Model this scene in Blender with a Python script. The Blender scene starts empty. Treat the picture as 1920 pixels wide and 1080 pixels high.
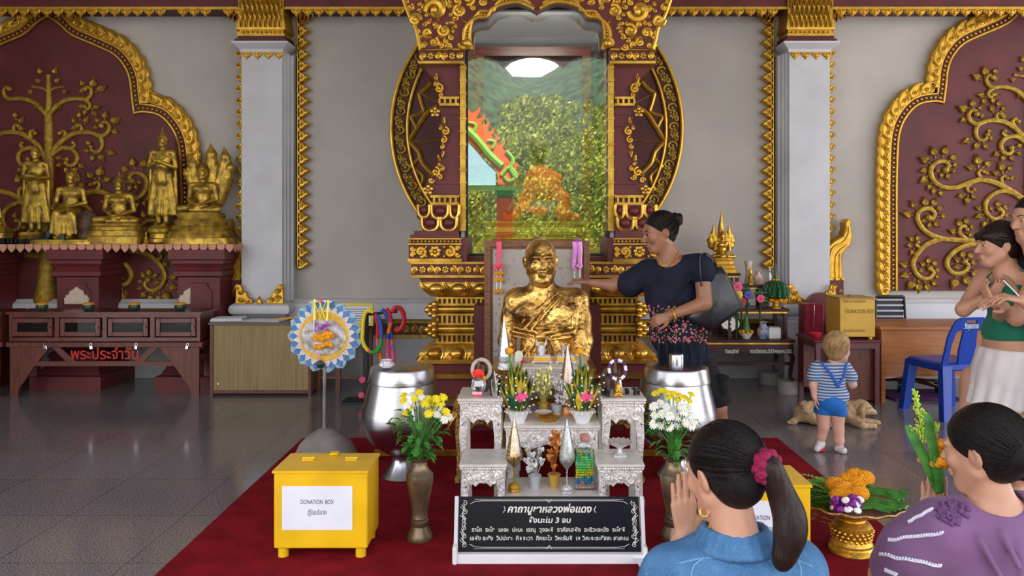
import bpy, math, random
import numpy as np
from mathutils import Vector, Matrix, Euler
random.seed(7)
PI = math.pi
F, CX, CY, H = 1500.0, 988.0, 431.0, 1.5
def W(px, py, Y):
    return Vector(((px-CX)*Y/F, Y, H-(py-CY)*Y/F))
def WX(px, Y): return (px-CX)*Y/F
def WZ(py, Y): return H-(py-CY)*Y/F
SC = bpy.context.scene
COL = SC.collection

# ---------------------------------------------------------------- materials
def _nt(name):
    m = bpy.data.materials.new(name); m.use_nodes = True
    nt = m.node_tree
    return m, nt, nt.nodes['Principled BSDF']
def mat(name, col, rough=.5, metal=0, noise=0, nscale=8, bump=0, bscale=40, spec=.5, col2=None, coat=0, sheen=0, alpha=1, trans=0, det=4, stretch=None, ior=1.45, sss=0):
    """plain procedural material: base colour varied by noise, optional noise bump"""
    m, nt, b = _nt(name); N = nt.nodes; L = nt.links
    b.inputs['Base Color'].default_value = (*col, 1)
    b.inputs['Roughness'].default_value = rough
    b.inputs['Metallic'].default_value = metal
    b.inputs['Specular IOR Level'].default_value = spec
    b.inputs['IOR'].default_value = ior
    b.inputs['Coat Weight'].default_value = coat
    b.inputs['Sheen Weight'].default_value = sheen
    b.inputs['Transmission Weight'].default_value = trans
    if sss:
        b.inputs['Subsurface Weight'].default_value = sss
        b.inputs['Subsurface Radius'].default_value = (.02, .008, .004)
        b.inputs['Subsurface Scale'].default_value = .5
    tc = N.new('ShaderNodeTexCoord'); src = tc.outputs['Object']
    if stretch:
        mp = N.new('ShaderNodeMapping'); mp.inputs['Scale'].default_value = stretch
        L.new(src, mp.inputs[0]); src = mp.outputs[0]
    if noise or col2:
        nz = N.new('ShaderNodeTexNoise'); nz.inputs['Scale'].default_value = nscale; nz.inputs['Detail'].default_value = det
        L.new(src, nz.inputs['Vector'])
        rp = N.new('ShaderNodeValToRGB')
        c2 = col2 or tuple(c*(1-noise) for c in col); c1 = col if col2 else tuple(min(1, c*(1+noise*.6)) for c in col)
        rp.color_ramp.elements[0].color = (*c2, 1); rp.color_ramp.elements[1].color = (*c1, 1)
        rp.color_ramp.elements[0].position = .35; rp.color_ramp.elements[1].position = .65
        L.new(nz.outputs['Fac'], rp.inputs[0]); L.new(rp.outputs[0], b.inputs['Base Color'])
    if bump:
        n2 = N.new('ShaderNodeTexNoise'); n2.inputs['Scale'].default_value = bscale; n2.inputs['Detail'].default_value = 3
        L.new(src, n2.inputs['Vector'])
        bp = N.new('ShaderNodeBump'); bp.inputs['Strength'].default_value = bump; bp.inputs['Distance'].default_value = .01
        L.new(n2.outputs['Fac'], bp.inputs['Height']); L.new(bp.outputs[0], b.inputs['Normal'])
    return m
M = {}
M['wall'] = mat('wall_plaster', (.52,.49,.47), .75, noise=.12, nscale=1.1, bump=.05, bscale=30)
M['white_paint'] = mat('white_paint', (.60,.61,.66), .55, noise=.08, nscale=3)
M['dado'] = mat('grey_dado', (.42,.43,.46), .6, noise=.15, nscale=2)
M['red'] = mat('maroon_paint', (.125,.017,.021), .5, noise=.25, nscale=4)
M['red_dark'] = mat('dark_maroon_paint', (.09,.012,.014), .5, noise=.2, nscale=5)
M['gold'] = mat('gold_paint', (.70,.42,.055), .36, metal=.75, noise=.3, nscale=18, bump=.25, bscale=90, col2=(.55,.30,.035))
M['gold_relief'] = mat('old_gold_relief', (.58,.40,.055), .42, metal=.6, col2=(.36,.20,.03), nscale=22, bump=.7, bscale=120)
M['gold_smooth'] = mat('smooth_gold', (.75,.44,.08), .28, metal=.8, col2=(.42,.23,.03), nscale=9, bump=.12, bscale=30)
M['gold_old'] = mat('dusty_gilt', (.66,.43,.06), .38, metal=.65, col2=(.26,.16,.035), nscale=14, bump=.3, bscale=60)
M['yellow_gold'] = mat('yellow_gold_cloth', (.75,.56,.07), .38, metal=.45, noise=.2, nscale=12)
M['carpet'] = mat('red_carpet', (.235,.008,.016), .95, noise=.25, nscale=6, bump=.6, bscale=500, spec=.1)
M['yellow'] = mat('yellow_enamel', (.80,.47,.008), .35, noise=.10, nscale=6, bump=.06, bscale=25)
M['brass'] = mat('brown_brass', (.26,.19,.12), .42, metal=.75, col2=(.14,.10,.06), nscale=12)
M['steel'] = mat('brushed_aluminium', (.40,.40,.42), .25, metal=1, noise=.08, nscale=5, stretch=(1,1,25), bump=.04, bscale=60)
M['silver'] = mat('silver_foil', (.80,.80,.82), .22, metal=.9, noise=.15, nscale=60, bump=.8, bscale=160)
M['silver_carve'] = mat('silvered_carving', (.92,.88,.86), .3, metal=.3, col2=(.66,.60,.56), nscale=60, bump=.5, bscale=110)
M['gold_carve'] = mat('gilded_carving', (.62,.42,.12), .35, metal=.7, col2=(.20,.12,.04), nscale=70, bump=1, bscale=150)
M['cream'] = mat('cream_lacquer', (.68,.64,.58), .35, noise=.12, nscale=20)
M['copper'] = mat('copper_foil', (.60,.20,.04), .3, metal=.7, noise=.25, nscale=60, bump=.6, bscale=120)
M['black_gloss'] = mat('polished_black_granite', (.006,.007,.013), .22, noise=.2, nscale=200, spec=.2, col2=(.012,.012,.02))
M['black'] = mat('matt_black', (.015,.015,.017), .5)
M['chrome'] = mat('chrome', (.7,.7,.72), .12, metal=1)
M['white'] = mat('white_gloss', (.78,.78,.80), .3, noise=.04)
M['paper'] = mat('white_paper', (.74,.75,.82), .8, noise=.05, nscale=6)
M['lace_white'] = mat('white_trim', (.75,.72,.82), .8, bump=.5, bscale=300)
M['wood_dark'] = mat('mahogany_varnish', (.15,.032,.018), .33, col2=(.075,.014,.010), nscale=6, stretch=(1,8,8), coat=.2)
M['rosewood'] = mat('dark_rosewood', (.060,.010,.012), .3, col2=(.03,.006,.008), nscale=9)
M['wood_red'] = mat('red_brown_wood', (.15,.038,.022), .4, col2=(.085,.02,.014), nscale=7, stretch=(6,6,1))
M['plywood'] = mat('tan_plywood', (.30,.215,.085), .5, col2=(.22,.15,.06), nscale=16, stretch=(3,3,.15))
M['desk_wood'] = mat('orange_beech_laminate', (.42,.155,.045), .35, col2=(.33,.11,.03), nscale=9, stretch=(.5,1,7))
M['blue_plastic'] = mat('blue_plastic', (.006,.045,.36), .3, noise=.1)
M['peach'] = mat('peach_paint', (.62,.30,.20), .6, noise=.1)
M['skin_tan'] = mat('tan_skin', (.30,.135,.075), .45, noise=.08, nscale=12, sss=.06, bump=.05, bscale=90)
M['skin_mid'] = mat('warm_skin', (.52,.27,.17), .45, noise=.07, nscale=12, sss=.08, bump=.04, bscale=90)
M['skin_pink'] = mat('pink_skin', (.66,.36,.27), .48, noise=.07, nscale=10, sss=.08)
M['hair'] = mat('black_hair', (.006,.004,.004), .38, spec=.22, col2=(.012,.007,.006), nscale=60, bump=.5, bscale=90, stretch=(4,.6,4))
M['hair_brown'] = mat('dark_brown_hair', (.020,.009,.007), .38, spec=.25, col2=(.015,.008,.007), nscale=50, bump=.5, bscale=90, stretch=(1,1,.2))
M['hair_blond'] = mat('sandy_hair', (.42,.26,.11), .5, col2=(.28,.16,.06), nscale=30, bump=.5, bscale=60)
M['navy_cloth'] = mat('black_blue_knit', (.011,.013,.028), .8, noise=.2, bump=.3, bscale=200, spec=.25)
M['black_cloth'] = mat('black_cotton', (.010,.011,.012), .8, noise=.3, bump=.4, bscale=60, spec=.25)
M['leather'] = mat('black_leather', (.012,.013,.018), .25, bump=.22, bscale=22, noise=.2)
M['green_cloth'] = mat('teal_green_cotton', (.006,.15,.085), .8, noise=.12, bump=.3, bscale=80, sheen=.1)
M['white_cloth'] = mat('white_cotton', (.66,.61,.60), .85, noise=.06, bump=.5, bscale=18)
M['mauve_cloth'] = mat('mauve_jersey', (.185,.088,.19), .8, noise=.1, bump=.4, bscale=9, sheen=.1)
M['orange_robe'] = mat('orange_robe', (.70,.115,.012), .75, noise=.35, nscale=10, bump=.9, bscale=18)
M['leaf'] = mat('green_leaf', (.05,.20,.025), .45, noise=.4, nscale=30)
M['leaf_dark'] = mat('dark_green_leaf', (.012,.09,.025), .4, noise=.3, nscale=20)
M['leaf_light'] = mat('light_green_leaf', (.16,.36,.03), .5, noise=.3, nscale=30)
M['leaf_yellow'] = mat('yellow_croton_leaf', (.62,.42,.02), .45, noise=.35, nscale=40)
M['fl_yellow'] = mat('yellow_petals', (.88,.72,.015), .6, noise=.1, nscale=30)
M['fl_orange'] = mat('orange_petals', (.90,.36,.006), .65, noise=.15, nscale=60, bump=.8, bscale=160)
M['fl_white'] = mat('white_petals', (.85,.86,.82), .6)
M['fl_pink'] = mat('pink_petals', (.85,.10,.26), .55, noise=.2, nscale=40)
M['fl_purple'] = mat('purple_petals', (.24,.02,.28), .5, col2=(.60,.30,.62), nscale=50)
M['pink'] = mat('pink_ribbon', (.88,.10,.20), .4)
M['magenta'] = mat('magenta_ribbon', (.72,.13,.66), .35, col2=(.86,.42,.82), nscale=14)
M['crimson'] = mat('crimson', (.55,.01,.03), .45)
M['blue'] = mat('bright_blue', (.02,.11,.50), .55, noise=.15)
M['green'] = mat('bright_green', (.02,.34,.03), .6)
M['orange'] = mat('bright_orange', (.85,.16,.01), .5)
M['grey_plastic'] = mat('grey_plastic', (.45,.46,.50), .4)
M['concrete'] = mat('worn_concrete', (.20,.18,.165), .7, noise=.25, nscale=10, bump=.3, bscale=40)
M['bronze'] = mat('dark_bronze', (.035,.045,.045), .4, metal=.5, noise=.4, nscale=20)
M['carved_brown'] = mat('brown_carved_wood', (.16,.095,.065), .5, col2=(.08,.045,.03), nscale=25, bump=.3, bscale=60)
M['plinth_grey'] = mat('plinth_stone', (.33,.31,.29), .6, noise=.2)
M['mauve_rug'] = mat('purple_rug', (.09,.02,.11), .95, noise=.4, nscale=70, bump=1, bscale=90)
M['frame_wood'] = mat('carved_brown_frame', (.27,.115,.055), .4, col2=(.16,.06,.03), nscale=20, stretch=(1,1,4))
M['ink'] = mat('dark_ink', (.02,.02,.05), .7)
M['text_red'] = mat('red_letter_paint', (.50,.022,.012), .5)
M['text_white'] = mat('white_letter_paint', (.75,.75,.75), .5)
M['engrave'] = mat('silver_engraving', (.66,.64,.58), .45, metal=.3)

def glass_mat(name, tint=(.95,.98,.97), gloss=.10, rough=.0, f0=None):
    m = bpy.data.materials.new(name); m.use_nodes = True; nt = m.node_tree; N = nt.nodes; L = nt.links
    N.clear(); o = N.new('ShaderNodeOutputMaterial')
    t = N.new('ShaderNodeBsdfTransparent'); t.inputs[0].default_value = (*tint, 1)
    g = N.new('ShaderNodeBsdfGlossy'); g.inputs['Roughness'].default_value = rough; g.inputs[0].default_value = (.95,.97,1,1)
    fr = N.new('ShaderNodeFresnel'); fr.inputs['IOR'].default_value = 1.5
    ad = N.new('ShaderNodeMath'); ad.operation = 'ADD'; ad.use_clamp = True; ad.inputs[1].default_value = gloss
    L.new(fr.outputs[0], ad.inputs[0])
    mx = N.new('ShaderNodeMixShader'); L.new(ad.outputs[0], mx.inputs[0]); L.new(t.outputs[0], mx.inputs[1]); L.new(g.outputs[0], mx.inputs[2])
    L.new(mx.outputs[0], o.inputs[0]); return m
M['case_glass'] = glass_mat('display_case_glass', gloss=.17)
M['glass'] = glass_mat('clear_glass', gloss=.08)
M['pane'] = glass_mat('dim_door_glass', tint=(.6,.6,.6), gloss=-.03)
M['plastic_wrap'] = glass_mat('crinkled_cellophane', gloss=.15, rough=.15)

# ---------------------------------------------------------------- mesh builder
def basis(d, up=Vector((0,0,1))):
    d = Vector(d).normalized()
    if abs(d.dot(up)) > .98: up = Vector((0,1,0)) if abs(d.y) < .9 else Vector((1,0,0))
    x = up.cross(d).normalized(); y = d.cross(x)
    return x, y, d
class MB:
    def __init__(s): s.v = []; s.f = []; s.m = []; s.M = Matrix(); s.mi = 0
    def at(s, x=0, y=0, z=0, rz=0, rx=0, ry=0, sc=1):
        s.M = Matrix.Translation((x, y, z)) @ Euler((rx, ry, rz)).to_matrix().to_4x4() @ Matrix.Scale(sc, 4); return s
    def add(s, vs, fs):
        n = len(s.v); Mx = s.M
        s.v.extend([Mx @ Vector(p) for p in vs]); s.f.extend([tuple(i+n for i in f) for f in fs]); s.m.extend([s.mi]*len(fs)); return s
    def box(s, x0, x1, y0, y1, z0, z1, b=0):
        if x0 > x1: x0, x1 = x1, x0
        if y0 > y1: y0, y1 = y1, y0
        if z0 > z1: z0, z1 = z1, z0
        if b <= 0:
            vs = [(x,y,z) for x in (x0,x1) for y in (y0,y1) for z in (z0,z1)]
            return s.add(vs, [(0,1,3,2),(4,6,7,5),(0,4,5,1),(2,3,7,6),(0,2,6,4),(1,5,7,3)])
        b = min(b, (x1-x0)*.45, (y1-y0)*.45, (z1-z0)*.45)
        r = [(z0, b), (z0+b, 0), (z1-b, 0), (z1, b)]
        secs = []
        for z, i in r:
            a, c, d, e = x0+i, x1-i, y0+i, y1-i; q = b if i == 0 else b*.5
            secs.append([(a+q,d,z),(c-q,d,z),(c,d+q,z),(c,e-q,z),(c-q,e,z),(a+q,e,z),(a,e-q,z),(a,d+q,z)])
        return s.loft(secs)
    def loft(s, secs, caps=True, closed=True):
        n = len(secs[0]); vs = [p for r in secs for p in r]; fs = []
        for i in range(len(secs)-1):
            for j in range(n if closed else n-1):
                k = (j+1) % n; fs.append((i*n+j, i*n+k, (i+1)*n+k, (i+1)*n+j))
        if caps: fs.append(tuple(range(n))[::-1]); fs.append(tuple((len(secs)-1)*n+j for j in range(n)))
        return s.add(vs, fs)
    def lathe(s, prof, n=24, c=(0,0,0), caps=True, sx=1, sy=1):
        return s.loft([[(c[0]+r*sx*math.cos(2*PI*j/n), c[1]+r*sy*math.sin(2*PI*j/n), c[2]+z) for j in range(n)] for r, z in prof], caps)
    def tube(s, pts, rad, n=8, caps=True, flat=1, up=Vector((0,0,1))):
        pts = [Vector(p) for p in pts]
        if not hasattr(rad, '__len__'): rad = [rad]*len(pts)
        secs = []
        x = None
        for i, p in enumerate(pts):
            d = (pts[min(i+1, len(pts)-1)] - pts[max(i-1, 0)])
            if d.length < 1e-9: d = Vector((0,0,1))
            d.normalize()
            if x is None: x, y, _ = basis(d, up)
            else:
                x = (x - d*x.dot(d))
                x = x.normalized() if x.length > 1e-6 else basis(d, up)[0]
            y = d.cross(x)
            secs.append([p + (x*math.cos(2*PI*j/n) + y*math.sin(2*PI*j/n)*flat)*rad[i] for j in range(n)])
        return s.loft(secs, caps)
    def ell(s, c, r, n=12, m=8, R=None):
        if not hasattr(r, '__len__'): r = (r, r, r)
        c = Vector(c); secs = []
        for i in range(1, m):
            a = -PI/2 + PI*i/m
            ring = [Vector((math.cos(a)*math.cos(2*PI*j/n)*r[0], math.cos(a)*math.sin(2*PI*j/n)*r[1], math.sin(a)*r[2])) for j in range(n)]
            secs.append([c + (R @ p if R else p) for p in ring])
        vs = [p for q in secs for p in q]; bot = Vector((0,0,-r[2])); top = Vector((0,0,r[2]))
        vs += [c+(R@bot if R else bot), c+(R@top if R else top)]; fs = []
        for i in range(m-2):
            for j in range(n):
                k = (j+1) % n; fs.append((i*n+j, i*n+k, (i+1)*n+k, (i+1)*n+j))
        B = len(vs)-2
        for j in range(n):
            k = (j+1) % n; fs.append((B, k, j)); fs.append((B+1, (m-2)*n+j, (m-2)*n+k))
        return s.add(vs, fs)
    def prism(s, poly, y0, y1, b=0):
        """polygon in x,z extruded from y0 (front, towards -Y) back to y1; b bevels the front by insetting"""
        area = sum(poly[i][0]*poly[(i+1)%len(poly)][1]-poly[(i+1)%len(poly)][0]*poly[i][1] for i in range(len(poly)))
        if area < 0: poly = poly[::-1]
        n = len(poly)
        secs = [[(x, y1, z) for x, z in poly]]
        if b:
            secs.append([(x, y0+b, z) for x, z in poly])
            ins = []
            for i in range(n):
                p = Vector(poly[i-1]); q = Vector(poly[i]); r = Vector(poly[(i+1)%n])
                e1 = (q-p); e2 = (r-q)
                n1 = Vector((-e1.y, e1.x)); n2 = Vector((-e2.y, e2.x))
                if n1.length > 0: n1.normalize()
                if n2.length > 0: n2.normalize()
                m_ = n1+n2
                if m_.length < .3: m_ = n1
                m_.normalize(); q2 = q+m_*b; ins.append((q2.x, y0, q2.y))
            secs.append(ins)
        else: secs.append([(x, y0, z) for x, z in poly])
        vs = [p for q in secs for p in q]; fs = []
        for i in range(len(secs)-1):
            for j in range(n):
                k = (j+1) % n; fs.append((i*n+j, i*n+k, (i+1)*n+k, (i+1)*n+j)[::-1])
        fs.append(tuple(range(n))); fs.append(tuple((len(secs)-1)*n+j for j in range(n))[::-1])
        s.add(vs, [f[::-1] for f in fs]); return s
    def quad(s, a, b, c, d): return s.add([a,b,c,d], [(0,1,2,3)])
    def build(s, name, material, parent=None, ang=35, mod=None):
        me = bpy.data.meshes.new(name); me.from_pydata([tuple(p) for p in s.v], [], s.f)
        if isinstance(material, str): material = M[material]
        if isinstance(material, (list, tuple)):
            for q in material: me.materials.append(M[q] if isinstance(q, str) else q)
            me.polygons.foreach_set('material_index', s.m)
        else: me.materials.append(material)
        me.validate(); me.update()
        me.polygons.foreach_set('use_smooth', [True]*len(me.polygons))
        if ang < 180: me.set_sharp_from_angle(angle=math.radians(ang))
        o = bpy.data.objects.new(name, me); COL.objects.link(o)
        if parent is not None:
            o.parent = parent; o.matrix_parent_inverse = parent_world(parent).inverted()
        return o
def parent_world(o):
    m = o.matrix_basis.copy()
    return parent_world(o.parent) @ o.matrix_parent_inverse @ m if o.parent is not None else m
def empty(name, loc, rz=0):
    o = bpy.data.objects.new(name, None); COL.objects.link(o); o.location = loc; o.rotation_euler = (0,0,rz); o.empty_display_size = .05
    return o
def tag(o, label, cat, group=None):
    o['label'] = label; o['category'] = cat
    if group: o['group'] = group
    return o
def thing(name, loc, label, cat, group=None, rz=0): return tag(empty(name, loc, rz), label, cat, group)
def struct(o): o['kind'] = 'structure'; return o
def dup(root, loc=None, rz=None, label=None, group=None, sc=None, off=None):
    def cp(o, par):
        c = o.copy(); COL.objects.link(c)
        if par is not None: c.parent = par; c.matrix_parent_inverse = o.matrix_parent_inverse.copy()
        for ch in list(o.children): cp(ch, c)
        return c
    r = cp(root, None)
    if loc is not None: r.location = loc
    if off is not None: r.location = Vector(root.location)+Vector(off)
    if rz is not None: r.rotation_euler = (0,0,rz)
    if sc is not None: r.scale = (sc,sc,sc) if not hasattr(sc,'__len__') else sc
    if label: r['label'] = label
    if group: r['group'] = group
    return r
def text(s, size, name, material, parent, loc, rot=(PI/2,0,0), ext=.0008, shear=0, align='CENTER', sx=1, width=None, bold=0):
    cu = bpy.data.curves.new(name, 'FONT'); cu.body = s; cu.size = size; cu.extrude = ext; cu.align_x = align; cu.align_y = 'CENTER'; cu.shear = shear; cu.offset = bold
    o = bpy.data.objects.new(name, cu); COL.objects.link(o)
    bpy.context.view_layer.update()
    dg = bpy.context.evaluated_depsgraph_get()
    me = bpy.data.meshes.new_from_object(o.evaluated_get(dg)); bpy.data.objects.remove(o)
    if width:
        xs = [v.co.x for v in me.vertices]
        if xs: sx = width/(max(xs)-min(xs))
    for v in me.vertices: v.co.x *= sx
    me.materials.clear(); me.materials.append(M[material] if isinstance(material, str) else material)
    o = bpy.data.objects.new(name, me); COL.objects.link(o)
    o.location = loc; o.rotation_euler = rot
    if parent is not None:
        o.parent = parent; o.matrix_parent_inverse = parent_world(parent).inverted()
    return o

# ---------------------------------------------------------------- implicit bodies
def rot(rx=0, ry=0, rz=0): return Euler((math.radians(rx), math.radians(ry), math.radians(rz))).to_matrix()
class SDF:
    def __init__(s, k=.02): s.p = []; s.k = k; s.T = Matrix(); s.cuts = []
    def frame(s, loc=(0,0,0), R=None, sc=1):
        s.T = Matrix.Translation(loc) @ (R.to_4x4() if R else Matrix()) @ Matrix.Scale(sc, 4); return s
    def rc(s, a, b, ra, rb=None, k=None, op='u'):
        sc = s.T.median_scale; a = s.T @ Vector(a); b = s.T @ Vector(b); rb = ra if rb is None else rb
        s.p.append(('rc', np.array(a), np.array(b), ra*sc, rb*sc, (s.k if k is None else k)*sc, op)); return s
    def chain(s, pts, rads, k=None):
        for i in range(len(pts)-1): s.rc(pts[i], pts[i+1], rads[i], rads[i+1], k)
        return s
    def el(s, c, r, R=None, k=None, op='u'):
        if not hasattr(r, '__len__'): r = (r,r,r)
        sc = s.T.median_scale; Rm = s.T.to_3x3()*(1/sc); Rm = Rm @ R if R else Rm
        s.p.append(('el', np.array(s.T @ Vector(c)), np.array(r)*sc, np.array(Rm), None, (s.k if k is None else k)*sc, op)); return s
    def bx(s, c, h, R=None, rd=.005, k=None, op='u'):
        sc = s.T.median_scale; Rm = s.T.to_3x3()*(1/sc); Rm = Rm @ R if R else Rm
        s.p.append(('bx', np.array(s.T @ Vector(c)), np.array(h)*sc, np.array(Rm), rd*sc, (s.k if k is None else k)*sc, op)); return s
    def cut(s, pt, nrm, k=0):
        """keep the side opposite to nrm"""
        nrm = (s.T.to_3x3() @ Vector(nrm)).normalized(); s.p.append(('pl', np.array(s.T @ Vector(pt)), np.array(nrm), None, None, k, 'i')); return s
    def fn(s, f): s.p.append(('fn', f, None, None, None, 0, 'f')); return s
    def mesh(s, res):
        lo = np.array([1e9]*3); hi = -lo; bb = []
        for q in s.p:
            if q[0] == 'rc':
                r = max(q[3], q[4]); l = np.minimum(q[1], q[2])-r; h = np.maximum(q[1], q[2])+r
            elif q[0] in ('el', 'bx'):
                e = np.abs(q[3]) @ (q[2] + (0 if q[0]=='el' else q[4])); l = q[1]-e; h = q[1]+e
            else: bb.append(None); continue
            bb.append((l, h))
            if q[6] == 'u': lo = np.minimum(lo, l); hi = np.maximum(hi, h)
        lo -= 3*res; hi += 3*res
        n = np.ceil((hi-lo)/res).astype(int)+1
        ax = [lo[i]+np.arange(n[i], dtype=np.float32)*res for i in range(3)]
        D = np.full(tuple(n), 1.0, np.float32)
        for q, b in zip(s.p, bb):
            k = q[5]
            if q[6] == 'f':
                D = q[1](ax[0][:,None,None], ax[1][None,:,None], ax[2][None,None,:], D); continue
            if b is not None:
                pad = k+3.2*res
                i0 = np.maximum(np.floor((b[0]-pad-lo)/res).astype(int), 0); i1 = np.minimum(np.ceil((b[1]+pad-lo)/res).astype(int)+1, n)
                if (i1 <= i0).any(): continue
            else: i0 = np.zeros(3, int); i1 = n
            sl = tuple(slice(i0[i], i1[i]) for i in range(3))
            X = ax[0][sl[0]][:,None,None]; Y = ax[1][sl[1]][None,:,None]; Z = ax[2][sl[2]][None,None,:]
            if q[0] == 'rc':
                a, bp_ = q[1], q[2]; ab = bp_-a; L2 = float(ab@ab)+1e-12
                px, py, pz = X-a[0], Y-a[1], Z-a[2]
                t = np.clip((px*ab[0]+py*ab[1]+pz*ab[2])/L2, 0, 1)
                d = np.sqrt((px-t*ab[0])**2+(py-t*ab[1])**2+(pz-t*ab[2])**2) - (q[3]+t*(q[4]-q[3]))
            elif q[0] == 'pl':
                d = (X-q[1][0])*q[2][0]+(Y-q[1][1])*q[2][1]+(Z-q[1][2])*q[2][2]
            else:
                R = q[3]; px, py, pz = X-q[1][0], Y-q[1][1], Z-q[1][2]
                u = px*R[0,0]+py*R[1,0]+pz*R[2,0]; v = px*R[0,1]+py*R[1,1]+pz*R[2,1]; w = px*R[0,2]+py*R[1,2]+pz*R[2,2]
                if q[0] == 'el':
                    r = q[2]; k0 = np.sqrt((u/r[0])**2+(v/r[1])**2+(w/r[2])**2); k1 = np.sqrt((u/r[0]**2)**2+(v/r[1]**2)**2+(w/r[2]**2)**2)+1e-9
                    d = k0*(k0-1)/k1
                    d = np.where(k0 < .05, -min(r), d)
                else:
                    h = q[2]-0; qx, qy, qz = np.abs(u)-h[0], np.abs(v)-h[1], np.abs(w)-h[2]
                    d = np.sqrt(np.maximum(qx,0)**2+np.maximum(qy,0)**2+np.maximum(qz,0)**2)+np.minimum(np.maximum(qx,np.maximum(qy,qz)),0)-q[4]
            A = D[sl]
            if q[6] == 'u':
                if k > 0:
                    h = np.clip(.5+.5*(A-d)/k, 0, 1); D[sl] = A+(d-A)*h-k*h*(1-h)
                else: D[sl] = np.minimum(A, d)
            else:
                if q[6] == 's': d = -d
                if k > 0:
                    h = np.clip(.5+.5*(d-A)/k, 0, 1); D[sl] = A+(d-A)*h+k*h*(1-h)
                else: D[sl] = np.maximum(A, d)
        return nets(D, lo, res)
    def build(s, name, material, parent=None, res=.006, mod=None):
        vs, fs = s.mesh(res)
        me = bpy.data.meshes.new(name)
        me.vertices.add(len(vs)); me.vertices.foreach_set('co', vs.astype(np.float32).ravel())
        me.loops.add(len(fs)*4); me.loops.foreach_set('vertex_index', fs.astype(np.int32).ravel())
        me.polygons.add(len(fs)); me.polygons.foreach_set('loop_start', np.arange(len(fs), dtype=np.int32)*4)
        me.update(calc_edges=True); me.validate()
        me.polygons.foreach_set('use_smooth', [True]*len(me.polygons))
        me.materials.append(M[material] if isinstance(material, str) else material)
        o = bpy.data.objects.new(name, me); COL.objects.link(o)
        if parent is not None:
            o.parent = parent; o.matrix_parent_inverse = parent_world(parent).inverted()
        return o
def nets(D, lo, res):
    n = D.shape; S = D < 0
    c = [S[i:n[0]-1+i, j:n[1]-1+j, k:n[2]-1+k] for i in (0,1) for j in (0,1) for k in (0,1)]
    cnt = sum(x.astype(np.int8) for x in c); act = (cnt > 0) & (cnt < 8)
    idx = np.full(act.shape, -1, np.int64); I = np.argwhere(act); idx[act] = np.arange(len(I))
    acc = np.zeros((len(I), 3)); num = np.zeros(len(I))
    off = [(i,j,k) for i in (0,1) for j in (0,1) for k in (0,1)]
    val = [D[I[:,0]+o[0], I[:,1]+o[1], I[:,2]+o[2]] for o in off]
    for a in range(8):
        for b in range(a+1, 8):
            d = [off[b][q]-off[a][q] for q in range(3)]
            if sum(abs(x) for x in d) != 1: continue
            m_ = (val[a] < 0) != (val[b] < 0); t = np.zeros(len(I)); va = val[a][m_]; vb = val[b][m_]
            t[m_] = va/(va-vb)
            for q in range(3): acc[:,q] += np.where(m_, off[a][q]+t*d[q], 0)
            num += m_
    V = lo + (I + acc/num[:,None])*res
    Fs = []
    for axis in range(3):
        sl0 = [slice(1, -1)]*3; sl1 = [slice(1, -1)]*3
        sl0[axis] = slice(0, -1); sl1[axis] = slice(1, None)
        s0 = S[tuple(sl0)]; s1 = S[tuple(sl1)]; E = np.argwhere(s0 != s1)
        if not len(E): continue
        flip = s0[tuple(E.T)]
        P = E.copy()
        for q in range(3):
            if q != axis: P[:, q] += 1
        u, v = [(1,2),(2,0),(0,1)][axis]
        def g(du, dv):
            Q = P.copy(); Q[:,u] -= du; Q[:,v] -= dv; return idx[Q[:,0], Q[:,1], Q[:,2]]
        q = np.stack([g(1,1), g(0,1), g(0,0), g(1,0)], 1)
        q[~flip] = q[~flip][:, ::-1]; Fs.append(q)
    return V, np.concatenate(Fs)

# ---------------------------------------------------------------- ornament helpers (in x,z; the front looks to -Y)
def spiral2(cx, cz, r, turns=1.4, a0=0, d=1, n=18, r1=.15):
    return [(cx+r*(1-(1-r1)*t)*math.cos(a0+d*2*PI*turns*t), cz+r*(1-(1-r1)*t)*math.sin(a0+d*2*PI*turns*t)) for t in [i/(n-1) for i in range(n)]]
def scroll(mb, pts2, y, rad, fmap=None, ball=1.0, n=6):
    pts = [(fmap(*p) if fmap else (p[0], y, p[1])) for p in pts2]; m_ = len(pts)
    rr = [rad*(.45+.75*math.sin(PI*min(1, .15+.85*i/(m_-1)))**.6) if i < m_-1 else rad*.8 for i in range(m_)]
    mb.tube(pts, rr, n, True, 1, Vector((0,1,0)))
    if ball: mb.ell(pts[-1], rad*1.25*ball, 8, 5)
def rosette(mb, cx, cz, y, r, petals=6, fmap=None, depth=.5):
    c = fmap(cx, cz) if fmap else (cx, y, cz)
    mb.ell(c, (r*.28, r*.3*depth*1.6, r*.28), 8, 5)
    for i in range(petals):
        a = 2*PI*i/petals+.3
        p = fmap(cx+math.cos(a)*r*.62, cz+math.sin(a)*r*.62) if fmap else (cx+math.cos(a)*r*.62, y, cz+math.sin(a)*r*.62)
        mb.ell(p, (r*.33, r*.33*depth, r*.33), 7, 5)
def band(mb, u0, u1, v0, v1, y, fmap=None, rad=None, per=1.9, lines=True):
    h = v1-v0; r = h*.40; rad = rad or h*.085; vm = (v0+v1)/2
    cnt = max(1, round((u1-u0)/(h*per))); st = (u1-u0)/cnt
    for i in range(cnt):
        c = u0+st*(i+.5)
        rosette(mb, c, vm, y, h*.34, 6, fmap)
        for s_ in (-1, 1):
            scroll(mb, spiral2(c+s_*st*.33, vm+s_*h*.04, r*.78, 1.25, PI/2 if s_ > 0 else -PI/2, -1 if s_>0 else -1, 14), y, rad*1.05, fmap, n=5)
    return mb
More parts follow.
